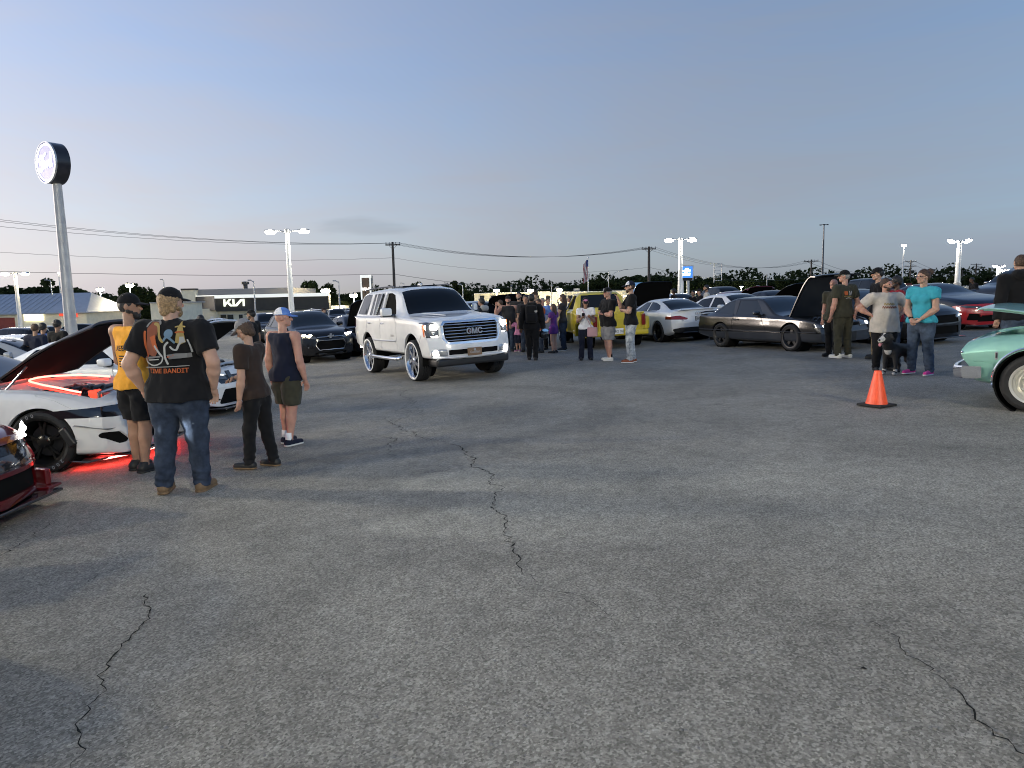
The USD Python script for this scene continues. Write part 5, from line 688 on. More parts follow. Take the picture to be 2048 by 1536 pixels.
# dark red corner at the lower left
def red_extra(C, t, pl, sh):
    for sg in (-1, 1):
        obj('running_light', pl(trimesh.convex.convex_hull(np.array([(.18, sg*.50, .66), (.24, sg*.70, .72), (.36, sg*.83, .78), (.20, sg*.52, .69), (.30, sg*.76, .69), (.40, sg*.86, .75), (.16, sg*.50, .68), (.33, sg*.84, .72)]))), 'head_on', t); obj('lip_fin', pl(cat([rbox((.28, sg*.86, .24), (.26, .06, .16), .02, rz=sg*.5), rbox((.26, sg*.80, .15), (.3, .2, .03), .01)])), 'maroon_paint', t)
    obj('lip', pl(rbox((.26, 0, .13), (.5, 1.5, .03), .012)), 'gloss_black', t)
    for sg in (-1, 1):
        hb = obj('headlight_bulb', pl(rbox((.27, sg*.66, .665), (.04, .10, .03), .01)), 'head_on', t); l = UsdLux.SphereLight.Define(stage, t + '/beam' + ('_001' if sg > 0 else '')); l.CreateRadiusAttr(.02); l.CreateIntensityAttr(16000.0); l.CreateColorAttr(Gf.Vec3f(.86, .95, 1)); sa = UsdLux.ShapingAPI.Apply(l.GetPrim()); sa.CreateShapingConeAngleAttr(9.5); sa.CreateShapingConeSoftnessAttr(.25); l.AddTransformOp().Set(Gf.Matrix4d(0, 1, 0, 0, -.06, 0, 1, 0, 1, 0, .06, 0, -.02, sg*.62, .66, 1))
gcar('hatch', 'red_hatch', 'maroon_paint', math.radians(2), 'dark red car nose with a lit angular headlight at the lower left edge', (-6.42, 5.55), feats2=[('upper_grille', 'gloss_black', [FR(pg([(-.62, .46), (.62, .46), (.70, .60), (.55, .67), (-.55, .67), (-.70, .60)], .02), .6)], .03), ('side_intake', 'liner', FR2(pg([(.62, .22), (.80, .26), (.86, .44), (.70, .36)], .01), .8), .03)], extra2=red_extra)
# black crossover heading out
def trax_extra(C, t, pl, sh):
    for sg in (-1, 1): obj('headlight_bulb', pl(cat([rbox((.22, sg*.60, .855), (.10, .16, .07), .02, rz=sg*.3), rbox((.33, sg*.74, .875), (.10, .12, .06), .02, rz=sg*.5)])), 'head_warm', t); obj('fog_light', pl(mv(trimesh.creation.icosphere(2, .04), (.20, sg*.66, .50))), 'lamp_glass', t)
    obj('grille_bar', pl(tube([(.02+.34*(abs(y)/.89)**2.6+.005, y, .80) for y in np.linspace(-.42, .42, 9)], .012, 6)), 'chrome', t); obj('emblem', pl(rot(extr(affinity.scale(bow, .2, .16, origin=(0, 0)), .02), math.pi/2, [1, 0, 0])).apply_transform(trimesh.transformations.rotation_matrix(-math.pi/2, [0, 0, 1])).apply_translation((.015, .1, .795)), 'chrome', t)
    hx = hollow(pg([(-.50, .56), (-.40, .40), (.40, .40), (.50, .56), (.42, .70), (-.42, .70)], .02), .016); m = rot(rot(extr(hx, .02), math.pi/2, [1, 0, 0]), -math.pi/2, [0, 0, 1]); v = m.vertices; m.vertices[:, 0] = v[:, 0]+.0+.34*(np.abs(v[:, 1])/.89)**2.6-.012; obj('grille_surround', pl(m), 'chrome', t); obj('skid_plate', pl(rbox((.16, 0, .27), (.16, .8, .08), .03)), 'black_plastic', t); obj('roof_rail', pl(cat([tube([(2.2, s_*.57, 1.63), (3.2, s_*.57, 1.68), (4.0, s_*.55, 1.60)], .018, 6) for s_ in (-1, 1)])), 'satin_metal', t)
gcar('suv', 'black_crossover', 'black_paint', math.radians(-55), 'black crossover with lit headlights behind the man in the blue tank top', ctr(618, 23.6), glass='glass_tint', extra2=trax_extra, grille=pg([(-.46, .56), (-.38, .42), (.38, .42), (.46, .56), (.40, .68), (-.40, .68)], .02), lower=pg([(-.5, .27), (.5, .27), (.5, .33), (-.5, .33)], .01), rim='gunmetal', R=.345)
# car with glaring lamps and a raised hood behind the sport utility
def glare_extra(C, t, pl, sh):
    for sg in (-1, 1): obj('headlight_bulb', pl(cat([rbox((.20, sg*.60, .66), (.12, .22, .10), .04), mv(trimesh.creation.icosphere(2, .06), (.2, sg*.62, .36))])), 'head_warm', t)
gcar('hatch', 'glaring_car', 'black_paint', math.radians(-60), 'black car with glaring headlights and raised hood hidden behind the white sport utility', ctr(722, 25.5), hood=raise_hood(HH, (1.38, .98), math.radians(62), .80, (.36, 1.28, .62, .42), seed=31, hz0=.5, under='liner'), extra2=glare_extra)
# right row
def bm_extra(C, t, pl, sh):
    for sg in (-1, 1): obj('bulb', pl(rbox((.20, sg*.70, .66), (.05, .08, .03), .01)), 'sign_white', t)
    obj('splitter', pl(rbox((.24, 0, .14), (.4, 1.5, .03), .01)), 'gloss_black', t); obj('hood_scoop', pl(rbox((1.1, 0, .985), (.5, .4, .035), .015)), 'black_paint', t)
gcar('coupe', 'black_coupe', 'black_paint', math.radians(-72), 'black muscle coupe nose behind the woman in teal', (9.55, 18.7), glass='glass_tint', extra2=bm_extra, grille=pg([(-.56, .50), (.56, .50), (.50, .68), (-.50, .68)], .02))
def cam_extra(C, t, pl, sh): obj('splitter', pl(rbox((.24, 0, .14), (.4, 1.5, .03), .01)), 'gloss_black', t)
camhl = pg([(.50, .62), (.84, .64), (.92, .71), (.84, .72), (.50, .68)], .01); cut_ = MF.batch_boolean(FR2(camhl, .75)+FR2(pg([(.52, .28), (.84, .30), (.80, .48), (.56, .46)], .02), .8)+[FR(pg([(-.5, .56), (.5, .56), (.48, .66), (-.48, .66)], .01), .5), FR(pg([(-.62, .24), (.62, .24), (.52, .42), (-.52, .42)], .02), .6)], manifold3d.OpType.Add)
gcar('coupe', 'red_coupe', 'navy_paint', math.radians(-83), 'muscle coupe with a red nose and dark hood behind the teal hood', (13.6, 22.1), glass='glass_tint', extra2=cam_extra, hl=camhl, grille=pg([(-.5, .56), (.5, .56), (.48, .66), (-.48, .66)], .01), feats2=[('side_intake', 'liner', FR2(pg([(.52, .28), (.84, .30), (.80, .48), (.56, .46)], .02), .8), .04), ('red_nose', 'red_paint', [px_side(pg([(-.6, .1), (.56, .1), (.80, .5), (.72, .70), (.3, .74), (-.6, .76)]))-cut_], .002)])
gcar('suv', 'grey_suv', 'steel_paint', math.radians(-160), 'dark grey sport utility behind the man in the black shirt at the right edge', ctr(2035, 27), glass='glass_tint', dz=.05, rim='satin_metal', extra2=lambda C, t, pl, sh: [obj('roof_rail', pl(cat([tube([(2.2, s_*.57, 1.63), (3.2, s_*.57, 1.68), (4.0, s_*.55, 1.60)], .02, 6) for s_ in (-1, 1)])), 'satin_metal', t), obj('window_trim', pl(cat([tube([(1.62, s_*.87, 1.085), (3.0, s_*.875, 1.095), (4.1, s_*.86, 1.13)], .014, 6) for s_ in (-1, 1)])), 'chrome', t)])
gcar('hatch', 'second_white_car', 'white_paint', math.radians(-70), 'white car behind the white coupe, seen over its trunk', ctr(1478, 23.6))
gcar('coupe', 'hood_up_dark_coupe', 'black_paint', math.radians(-78), 'dark car with a raised black hood far behind the grey hatchback', ctr(1555, 29.5), hood=raise_hood(CC, (1.64, 1.02), math.radians(33), .86, (.4, 1.5, .66, .42), seed=41, hz0=.6, under='liner'))
gcar('hatch', 'maroon_car', 'maroon_paint', math.radians(-80), 'dark maroon car with a raised rounded hood behind the second white car', ctr(1478, 33), hood=raise_hood(HH, (1.38, .98), math.radians(40), .80, (.36, 1.28, .62, .42), seed=43, hz0=.5, under='liner'))
gcar('coupe', 'hood_up_black_car', 'black_paint', math.radians(-85), 'black car with a raised hood behind the man in the blue and white cap', ctr(1290, 30), hood=raise_hood(CC, (1.64, 1.02), math.radians(52), .86, (.4, 1.5, .66, .42), seed=44, hz0=.6, under='liner'))
gcar('coupe', 'hood_up_car', 'black_paint', math.radians(-80), 'black car with a raised hood behind the bearded man in the crowd', ctr(1010, 27.5), hood=raise_hood(CC, (1.64, 1.02), math.radians(42), .86, (.4, 1.5, .66, .42), seed=45, hz0=.6, under='liner'))
gcar('suv', 'white_and_dark_suv', 'silver_paint', math.radians(-60), 'silver sport utility with dark glass beside the man in the grey hood', ctr(955, 26.), extra2=lambda C, t, pl, sh: obj('turn_light', pl(rbox((.35, -.8, .85), (.1, .12, .06), .02)), 'tail_on', t))
# far cars: three prototypes, then copies
F1, _ = gcar('hatch', 'parked_car', 'white_paint', math.radians(10), 'white car with glowing tail lights parked before the dark showroom', ctr(452, 62), extra2=lambda C, t, pl, sh: obj('brake_light', pl(cat([rbox((4.4, s_*.70, .86), (.12, .32, .10), .03) for s_ in (-1, 1)])), 'tail_on', t))
F2, _ = gcar('suv', 'parked_suv', 'tan_paint', math.radians(172), 'tan and dark sport utility parked before the metal roofed building', ctr(66, 55))
F3, _ = gcar('hatch', 'parked_car', 'silver_paint', math.radians(15), 'silver hatchback at the left edge behind the raised hood', ctr(20, 17.5))
F4, _ = gcar('suv', 'parked_suv', 'black_paint', math.radians(-70), 'black sport utility far behind beside the walking man in the pale tee', ctr(678, 62))
def far(src, px, d, yaw, label, name='parked_car', catg='car', group=None):
    f = foot(px, 700, d); C = shell('hatch' if src in (F1, F3) else 'suv'); a = yaw-math.pi; cx = C['fa']+C['wb_']/2; x = UsdGeom.Xform.Define(stage, path_for(name)); x.AddTranslateOp().Set(Gf.Vec3d(f[0]-cx*math.cos(a), f[1]-cx*math.sin(a), f[2])); x.AddRotateZOp().Set(math.degrees(a)); src_x = UsdGeom.Xform(stage.GetPrimAtPath(src))
    for ch in stage.GetPrimAtPath(src).GetChildren():
        p = str(x.GetPath()) + '/' + ch.GetName(); q = stage.DefinePrim(p, ch.GetTypeName()); q.GetReferences().AddInternalReference(ch.GetPath())
    tag(x.GetPrim(), label=label, cat=catg, group=group)
far(F4, 640, 66, math.radians(-100), 'dark sport utility in the far row left of the walking man', 'parked_suv', 'sport utility'); far(F3, 622, 58, math.radians(-60), 'silver car roof above the black crossover hood'); far(F1, 700, 72, math.radians(-120), 'white car in the far row just left of the white sport utility'); far(F3, 720, 66, math.radians(-100), 'silver car in the far row beside the glaring car', )
far(F2, 688, 80, math.radians(-110), 'tan sport utility farthest in the row left of the white sport utility', 'parked_suv', 'sport utility'); far(F4, 30, 38, math.radians(160), 'dark sport utility behind the silver hatchback at the left edge', 'parked_suv', 'sport utility'); far(F3, 95, 62, math.radians(170), 'silver car before the lit sign of the metal roofed building'); far(F1, 60, 21.5, math.radians(6), 'white car roof just behind the raised hood at the left'); far(F4, 150, 64, math.radians(180), 'dark sport utility right of the oval sign pole', 'parked_suv', 'sport utility')
far(F4, 540, 40, math.radians(-60), 'dark sport utility behind the black capped man in the middle', 'parked_suv', 'sport utility'); far(F4, 1450, 44, math.radians(-80), 'dark sport utility far behind the second white car', 'parked_suv', 'sport utility'); far(F3, 1360, 40, math.radians(-80), 'silver car hidden behind the white coupe'); far(F4, 1760, 30, math.radians(-85), 'dark sport utility behind the red-shirt man', 'parked_suv', 'sport utility')
x_ = UsdGeom.Xform.Define(stage, path_for('parked_car')); x_.AddTranslateOp().Set(Gf.Vec3d(-5.12+2.26, 2.78, -.2)); x_.AddRotateZOp().Set(180.0)
for ch in stage.GetPrimAtPath(F3).GetChildren(): stage.DefinePrim(str(x_.GetPath()) + '/' + ch.GetName(), ch.GetTypeName()).GetReferences().AddInternalReference(ch.GetPath())
tag(x_.GetPrim(), label='silver car just outside the left edge beside the dark red one', cat='car')
# ---------------------------------------------------------------- people (one continuous body each, clothes as children)
def nets(f, org, h):
    s = f < 0; nx, ny, nz = f.shape; act = np.zeros((nx-1, ny-1, nz-1), bool); acc = np.zeros((nx-1, ny-1, nz-1, 3), np.float32); cnt = np.zeros((nx-1, ny-1, nz-1), np.float32); E = []
    for ax in range(3):
        a = [slice(None)]*3; b = [slice(None)]*3; a[ax] = slice(0, -1); b[ax] = slice(1, None); fa, fb = f[tuple(a)], f[tuple(b)]; I = np.argwhere((fa < 0) != (fb < 0))
        if not len(I): E.append(None); continue
        va, vb = fa[tuple(I.T)], fb[tuple(I.T)]; t = va/(va-vb); P = I.astype(np.float32); P[:, ax] += t; E.append((I, va < 0)); o = [x for x in range(3) if x != ax]
        for d0 in (0, 1):
            for d1 in (0, 1):
                C = I.copy(); C[:, o[0]] -= d0; C[:, o[1]] -= d1; ok = (C >= 0).all(1) & (C[:, 0] < nx-1) & (C[:, 1] < ny-1) & (C[:, 2] < nz-1); c = C[ok]; np.add.at(acc, tuple(c.T), P[ok]); np.add.at(cnt, tuple(c.T), 1)
    act = cnt > 0; idx = -np.ones(act.shape, np.int64); idx[act] = np.arange(act.sum()); V = acc[act]/cnt[act][:, None]*h+org; F = []
    for ax, e in enumerate(E):
        if e is None: continue
        I, neg = e; o = [(ax+1) % 3, (ax+2) % 3]; q = []
        ok = (I[:, o[0]] > 0) & (I[:, o[1]] > 0) & (I[:, o[0]] < f.shape[o[0]]-1) & (I[:, o[1]] < f.shape[o[1]]-1); I, ng = I[ok], neg[ok]
        for d0, d1 in ((1, 1), (0, 1), (0, 0), (1, 0)): C = I.copy(); C[:, o[0]] -= d0; C[:, o[1]] -= d1; q.append(idx[tuple(C.T)])
        Q = np.stack(q, 1); Q[~ng] = Q[~ng][:, ::-1]; F.append(Q)
    return V, np.vstack(F)
def cone(a, b, ra, rb=None, sy=1., clip=None, rotz=0.): return dict(a=np.array(a, float), b=np.array(b, float), ra=ra, rb=ra if rb is None else rb, sy=sy, clip=clip, rz=rotz)
def ell(c, r, rz=0., clip=None): r = np.array(r, float); return dict(a=np.array(c, float), e=r, rz=rz, clip=clip, ra=r.max(), rb=r.max(), b=np.array(c, float), sy=1.)
def blob(prims, h, k=.02, clips=(), grow=0.):
    lo = np.min([np.minimum(p['a'], p['b'])-max(p['ra'], p['rb'])-grow for p in prims], 0)-3*h-.01; hi = np.max([np.maximum(p['a'], p['b'])+max(p['ra'], p['rb'])+grow for p in prims], 0)+3*h+.01
    n = np.ceil((hi-lo)/h).astype(int)+1; f = np.full(n, .5, np.float32); ax = [lo[i]+h*np.arange(n[i]) for i in range(3)]
    for p in prims:
        R = max(p['ra'], p['rb'])+grow+k+2.5*h; l = np.minimum(p['a'], p['b'])-R; u = np.maximum(p['a'], p['b'])+R; sl = tuple(slice(max(0, int((l[i]-lo[i])/h)), min(n[i], int((u[i]-lo[i])/h)+2)) for i in range(3))
        X, Y, Z = np.meshgrid(*[ax[i][sl[i]] for i in range(3)], indexing='ij', copy=False); P = np.stack([X, Y, Z], -1)-p['a']
        if p['rz']: c, s = math.cos(p['rz']), math.sin(p['rz']); P = np.stack([c*P[..., 0]+s*P[..., 1], -s*P[..., 0]+c*P[..., 1], P[..., 2]], -1)
        if 'e' in p:
            e = p['e']+grow; q = np.linalg.norm(P/e, axis=-1); d = q*(q-1)/(np.linalg.norm(P/e**2, axis=-1)+1e-9)
        else:
            v = p['b']-p['a']
            if p['rz']: v = np.array([c*v[0]+s*v[1], -s*v[0]+c*v[1], v[2]])
            if p['sy'] != 1: P = P/[1, p['sy'], 1]; v = v/[1, p['sy'], 1]
            L = v @ v+1e-12; t = np.clip((P @ v)/L, 0, 1); d = np.linalg.norm(P-t[..., None]*v, axis=-1)-(p['ra']+(p['rb']-p['ra'])*t)-grow
            if p['sy'] < 1: d = d*(.5+.5*p['sy'])
        if p['clip'] is not None:
            for cp, cn in (p['clip'] if isinstance(p['clip'], list) else [p['clip']]): d = np.maximum(d, (np.stack([X, Y, Z], -1)-cp) @ np.asarray(cn, float))
        o = f[sl]; hh = np.maximum(k-np.abs(o-d), 0)/k; f[sl] = np.minimum(o, d)-hh*hh*k*.25
    for cp, cn in clips:
        X, Y, Z = np.meshgrid(*ax, indexing='ij', copy=False); f = np.maximum(f, (X-cp[0])*cn[0]+(Y-cp[1])*cn[1]+(Z-cp[2])*cn[2])
    return nets(f, lo, h)
def rumple(VF, amp, fr=(13, 13, 7), seed=0):
    V, F = VF; m = trimesh.Trimesh(V, np.vstack([F[:, :3], F[:, [0, 2, 3]]]), process=False); n = np.array(m.vertex_normals); w = meshkit.fbm(V*np.array(fr)+seed*7.3, 2, seed)-.5; return V+n*(w*amp*2)[:, None], F
ARM = dict(down=((.13, -.03, -1), (.04, .14, -1)), relaxed=((.20, -.05, -1), (.10, .22, -1)), pocket=((.42, -.28, -1), (-.22, .45, -1)), hips=((.78, -.30, -.75), (-.75, .40, -.50)), crossed=((.12, .28, -1), (-.95, .40, .12)), phone=((.14, .14, -1), (-.42, .85, .40)), chin=((.06, .55, -.85), (-.32, .38, .9)), fwd=((.10, .40, -.9), (-.05, .95, -.10)), clasp=((.16, .10, -1), (-.62, .55, -.62)), up=((.45, .45, -.55), (-.05, .2, 1)), back=((.2, -.35, -1), (-.4, -.15, -.9)), swing=((.12, .30, -1), (.05, .45, -.9)), swingb=((.14, -.30, -1), (.08, -.05, -1)), side=((.25, .05, -1), (.15, .15, -1)))
def nrm(v): v = np.array(v, float); return v/np.linalg.norm(v)
def rx_(p, a): c, s = math.cos(a), math.sin(a); return np.array([p[0], p[1]*c+p[2]*s, -p[1]*s+p[2]*c])
def hand_prims(w, d, side, S, curl=.5):
    d = nrm(d); up = nrm(np.cross(d, [side*1.0, .15, .1])); lat = np.cross(up, d); P = [cone(w, w+d*.045*S, .021*S, .026*S), cone(w+d*.03*S-lat*.018*S, w+d*.075*S-lat*.022*S, .017*S, .015*S), cone(w+d*.03*S+lat*.016*S, w+d*.075*S+lat*.022*S, .017*S, .015*S)]
    for i, (o, L) in enumerate(((-.030, .072), (-.010, .080), (.011, .076), (.030, .060))):
        b = w+d*.080*S+lat*o*S; m = b+(d*math.cos(curl*.5)+up*math.sin(curl*.5))*L*.5*S; e = m+(d*math.cos(curl*1.5)+up*math.sin(curl*1.5))*L*.5*S; P += [cone(b, m, .0095*S, .009*S), cone(m, e, .009*S, .0075*S)]
    t0 = w+d*.025*S-lat*.028*S; t1 = t0+(d*.5-lat*.6+up*.4)*.045*S; P += [cone(t0, t1, .013*S, .011*S), cone(t1, t1+(d*.8+up*.5)*.03*S, .011*S, .0085*S)]; return P
def person(px, fy, ty, face, label, shirt=('tee', 'black'), pants=('long', 'denim'), shoes='shoe_black', skin='skin', hair=('short', 'hair_brown'), cap=None, beard=None, b=1.0, arms=('down', 'down'), stance=((-.055, 0), (.055, 0)), lean=0., head=0., nod=0., d=None, h=None, belly=0., sole=None, female=False, extra=None, group=None, H=None, loc=None, socks=None, hemz=None, knee=(0, 0), hem=None):
    p0 = loc if loc is not None else (at(px, fy) if d is None else foot(px, 700, d))
    if H is None:
        r = ray(px, ty); t_ = (p0[1])/r[1]; H = EYE[2]+r[2]*t_-p0[2]
        for _ in range(4): dx = p0[1]; H = (EYE+r*(dx/r[1]))[2]-p0[2]
    if cap or hair[0] in ('bun', 'afro'): H -= .02
    dist = math.hypot(p0[0], p0[1]); h = h or (.0095 if dist < 10 else .013 if dist < 19 else .018)
    rot_ = math.radians(face)-math.pi/2; t = thing('person', p0, rot_, label=label, cat='person', group=group); S = H/1.8; child = H < 1.35; hs = 1.0 if not child else 1.28
    sh = .112*(1 if not female else .90)*(b**.6); hp = .052*(b**.5); bl = b
    def T(q): q = np.array(q, float)*H; z0 = .52*H; w = rx_(q-[0, 0, z0], lean); return w+[0, 0, z0]   # torso frame leans about the hips
    fsh, fp = shirt, pants; A = {}; body = []; wst = .070 if not female else .062
    tor = [cone(T((0, 0, .525)), T((0, .004, .60)), .083*H*bl, wst*H*1.12*bl, .72), cone(T((0, .004, .60)), T((0, 0, .735)), wst*H*1.12*bl, .088*H*bl**.8*(1 if not female else .93), .66), cone(T((-sh*.62, -.004, .785)), T((sh*.62, -.004, .785)), .043*H*bl**.4, None, .95)]
    if belly: tor.append(ell(T((0, .022+.02*belly, .60)), np.array([.088*bl, .062+.045*belly, .15])*H))
    if female: tor += [ell(T((s*.040, .044, .72)), np.array([.040, .030, .042])*H) for s in (-1, 1)]
    shl = [cone(T((s*sh*.6, -.004, .80)), T((s*sh, -.002, .797)), .036*H*bl**.4, .037*H*bl**.5) for s in (-1, 1)]
    ar = {-1: arms[0], 1: arms[1]}; armp, fore, hands = [], [], []
    for s in (-1, 1):
        d1, d2 = ARM[ar[s]] if isinstance(ar[s], str) else ar[s]; d1 = nrm(np.array(d1)*[s, 1, 1]); d2 = nrm(np.array(d2)*[s, 1, 1])
        if lean and ar[s] not in ('down', 'relaxed', 'side'): d1, d2 = rx_(d1, lean), rx_(d2, lean)
        Sh = T((s*sh, -.002, .797)); El = Sh+d1*.172*H; Wr = El+d2*.142*H; A[s] = (Sh, El, Wr, d1, d2)
        armp.append(cone(Sh, El, .033*H*bl**.55, .0255*H*bl**.45)); fore += [cone(El, El+d2*.05*H, .0255*H*bl**.45, .027*H*bl**.4), cone(El+d2*.05*H, Wr, .027*H*bl**.4, .0165*H)]; hands.append(blob(hand_prims(Wr+d2*.004, d2, s, S), max(.0048, h*.55), .008))
    legs, calf, feet = [], [], []
    for s, (fx, fyy) in ((-1, stance[0]), (1, stance[1])):
        hip = np.array([s*hp, 0, .50])*H; an = np.array([fx, fyy-.012, .045])*H; kn = (hip+an)/2+np.array([0, .014+knee[0 if s < 0 else 1], .008])*H; A['k%d' % s] = (hip, kn, an)
        legs.append(cone(hip, kn, .058*H*bl**.75, .036*H*bl**.4)); calf += [cone(kn, kn+(an-kn)*.35, .036*H*bl**.4, .034*H*bl**.4), cone(kn+(an-kn)*.35, an, .034*H*bl**.4, .020*H)]; feet += [cone(an, an+[0, -.012*H, -.018*H], .020*H, .022*H), cone(an+[0, -.01*H, -.02*H], an+np.array([s*.012, .085, -.030])*H, .022*H, .017*H)]
    nk = T((0, -.004, .825)); hc = T((0, .012, .933)); hy = math.radians(head); ch, sn = math.cos(hy), math.sin(hy)
    def HD(q): # head-local offset (units of H): nod then turn, about the head centre
        q = rx_(np.array(q, float)*hs, nod); q = np.array([ch*q[0]-sn*q[1], sn*q[0]+ch*q[1], q[2]]); return hc+rx_(q, lean*.5)*H
    hz = hy; cr = [ell(HD((0, -.006, .008)), np.array([.0435, .054, .056])*H*hs, hz)]
    fc = cr+[cone(HD((0, .016, -.012)), HD((0, .028, -.044)), .034*H*hs, .021*H*hs), cone(HD((-.014, .012, -.035)), HD((.014, .012, -.035)), .024*H*hs), cone(HD((0, .047, .004)), HD((0, .0585, -.016)), .0055*H*hs, .0088*H*hs), cone(HD((-.02, .0435, .014)), HD((.02, .0435, .014)), .0065*H*hs), cone(HD((-.010, .0455, -.030)), HD((.010, .0455, -.030)), .0052*H*hs)]+[ell(HD((s*.0445, -.004, -.004)), np.array([.006, .011, .018])*H*hs, hz) for s in (-1, 1)]
    neck = [cone(nk, HD((0, -.012, -.02)), .030*H*bl**.4, .029*H*bl**.35)]
    tb_ = [dict(p, **({'e': p['e']-.013*S} if 'e' in p else {'ra': p['ra']-.013*S, 'rb': p['rb']-.013*S})) for p in tor]; lb_ = [dict(p, ra=p['ra']-.012*S, rb=p['rb']-.009*S) for p in legs] if pants[0] in ('long', 'flare') else [dict(p, ra=p['ra']-.012*S, rb=p['rb']-.003*S) for p in legs] if pants[0] else legs
    calf = [dict(p, ra=p['ra']-.008*S, rb=p['rb']-.004*S) for p in calf] if pants[0] in ('long', 'flare') else calf
    body = tb_+shl+armp+fore+lb_+calf+feet+neck
    bm = blob(body, h, .022*S); hm = blob(fc+[cone(HD((0, -.012, -.02)), T((0, -.004, .845)), .029*H*bl**.35, .029*H*bl**.35)], min(h, .0085), .010*S)
    tri = lambda q: np.vstack([q[1][:, :3], q[1][:, [0, 2, 3]]]); bt = cat([trimesh.Trimesh(q[0], tri(q), process=False) for q in [bm, hm]+hands]); obj('body', bt, skin, t, smooth=True)
    for s in (-1, 1):
        if dist < 17: obj('eye', mv(trimesh.creation.icosphere(1, .0062*H*hs), HD((s*.0185, .0425, .002))), 'eye', t, smooth=True)
    # trousers
    kind, col = pants; g = .011*S; pm = 'cloth_'+col if 'cloth_'+col in M else col
    if kind:
        top = T((0, 0, .535)); pr = [cone(T((0, 0, .50)), T((0, .003, .585)), .084*H*bl, wst*H*1.12*bl, .74)]+[cone(A['k%d' % s][0], A['k%d' % s][1], .060*H*bl**.75, .040*H*bl**.45) for s in (-1, 1)]; cl = [(top, rx_(np.array([0, 0, 1.]), lean))]
        if kind == 'long':
            for s in (-1, 1): _, kn, an = A['k%d' % s]; pr += [cone(kn, an+[0, 0, -.005*H], .040*H*bl**.45, .031*H*bl**.3)]
            cl.append(((0, 0, .030*H), (0, 0, -1)))
        elif kind == 'flare':
            for s in (-1, 1): _, kn, an = A['k%d' % s]; pr += [cone(kn, an, .034*H, .040*H)]
            cl.append(((0, 0, .016*H), (0, 0, -1)))
        elif kind == 'shorts':
            for s in (-1, 1): hp_, kn, an = A['k%d' % s]; pr += [cone(hp_+(kn-hp_)*.35, kn, .063*H*bl**.7, .052*H*bl**.5)]
            cl.append(((0, 0, (.275 if hemz is None else hemz)*H), (0, 0, -1)))
        q = rumple(blob(pr, h, .02*S, cl, g), .017*S, (13, 13, 10), 3); V = q[0]
        if kind == 'long': V = V+np.c_[np.zeros((len(V), 2)), np.zeros(len(V))]; w = np.clip((.16*H-V[:, 2])/(.14*H), 0, 1); V = V+np.c_[np.zeros(len(V)), .010*S*w*np.sin(V[:, 2]*95+V[:, 0]*20), np.zeros(len(V))]
        obj('trousers' if kind in ('long', 'flare') else 'shorts', (V, q[1]), pm, t, smooth=True)
    # shirt
    kind, col = shirt; pm = 'cloth_'+col if 'cloth_'+col in M else col; g = (.014 if kind != 'tight' else .010)*S; hem_ = hem; hem = .475 if kind in ('tee', 'tank', 'hoodie') else .50
    hem = (hem_ or hem) if kind != 'dress' else .40; pr = list(tor)+[cone(T((0, 0, hem)), T((0, .004, .60)), (.102 if kind != 'dress' else .105)*H*bl, wst*H*1.12*bl, .74)]; up = rx_(np.array([0, 0, 1.]), lean); cl = [(T((0, 0, hem)), -up)]
    for s in (-1, 1): hp_, kn, an = A['k%d' % s]; pr.append(cone(hp_+[0, 0, .012*H], hp_+(kn-hp_)*.45, .0655*H*bl**.75, .062*H*bl**.75))
    if kind == 'tank':
        cl.append((T((0, 0, .822)), up)); cl += [(T((s*sh*.86, 0, .80)), nrm((s*1., 0, .22))) for s in (-1, 1)]
    else: pr += shl
    if kind in ('tee', 'tight', 'dress'):
        for s in (-1, 1): Sh, El, Wr, d1, d2 = A[s]; e = Sh+d1*(.115 if kind == 'tee' else .075)*H; pr.append(cone(Sh, El, .039*H*bl**.5, .037*H*bl**.5, clip=(e, d1)))
    if kind == 'hoodie':
        for s in (-1, 1): Sh, El, Wr, d1, d2 = A[s]; pr += [cone(Sh, El, .041*H*bl**.5, .034*H*bl**.5), cone(El, Wr, .034*H*bl**.5, .024*H)]
        pr += [cone(T((-.04, -.05, .835)), T((.04, -.05, .835)), .036*H)]
    q = rumple(blob(pr, h, .028*S, cl, g), .022*S, (12, 12, 5), 5); sp = obj('shirt' if kind != 'dress' else 'dress', q, pm, t, smooth=True)
    # shoes
    if shoes:
        for s in (-1, 1):
            an = A['k%d' % s][2]; toe = an+np.array([s*.014, .092, -.024])*H; q = blob([cone(an+[0, -.020*H, -.016*H], an+[0, -.004*H, .006*H], .027*H, .024*H), cone(an+[0, -.020*H, -.020*H], toe, .027*H, .020*H)], min(h, .012), .012, [((0, 0, .012*S), (0, 0, -1)), (an+[0, 0, .022*H], (0, -.25, 1))]); sh_ = obj('shoe', q, shoes, t, smooth=True)
            o = blob([cone((an[0], an[1]-.020*H, .012*S), (toe[0], toe[1], .012*S), .029*H, .022*H)], min(h, .012), .01, [((0, 0, .002), (0, 0, -1)), ((0, 0, .026*S), (0, 0, 1))]); obj('sole', o, sole or shoes, sh_, smooth=40)
            if socks: obj('sock', tube([an+[0, -.012*H, 0], an+[0, -.010*H, .055*H]], [.0245*H, .0235*H], 14), socks, t, smooth=True)
    # hair, cap, beard
    hk, hm_ = hair; hh = min(h, .010); A['hd'], A['T'], A['H'], A['S'], A['dist'], A['hs'] = HD, T, H, S, dist, hs
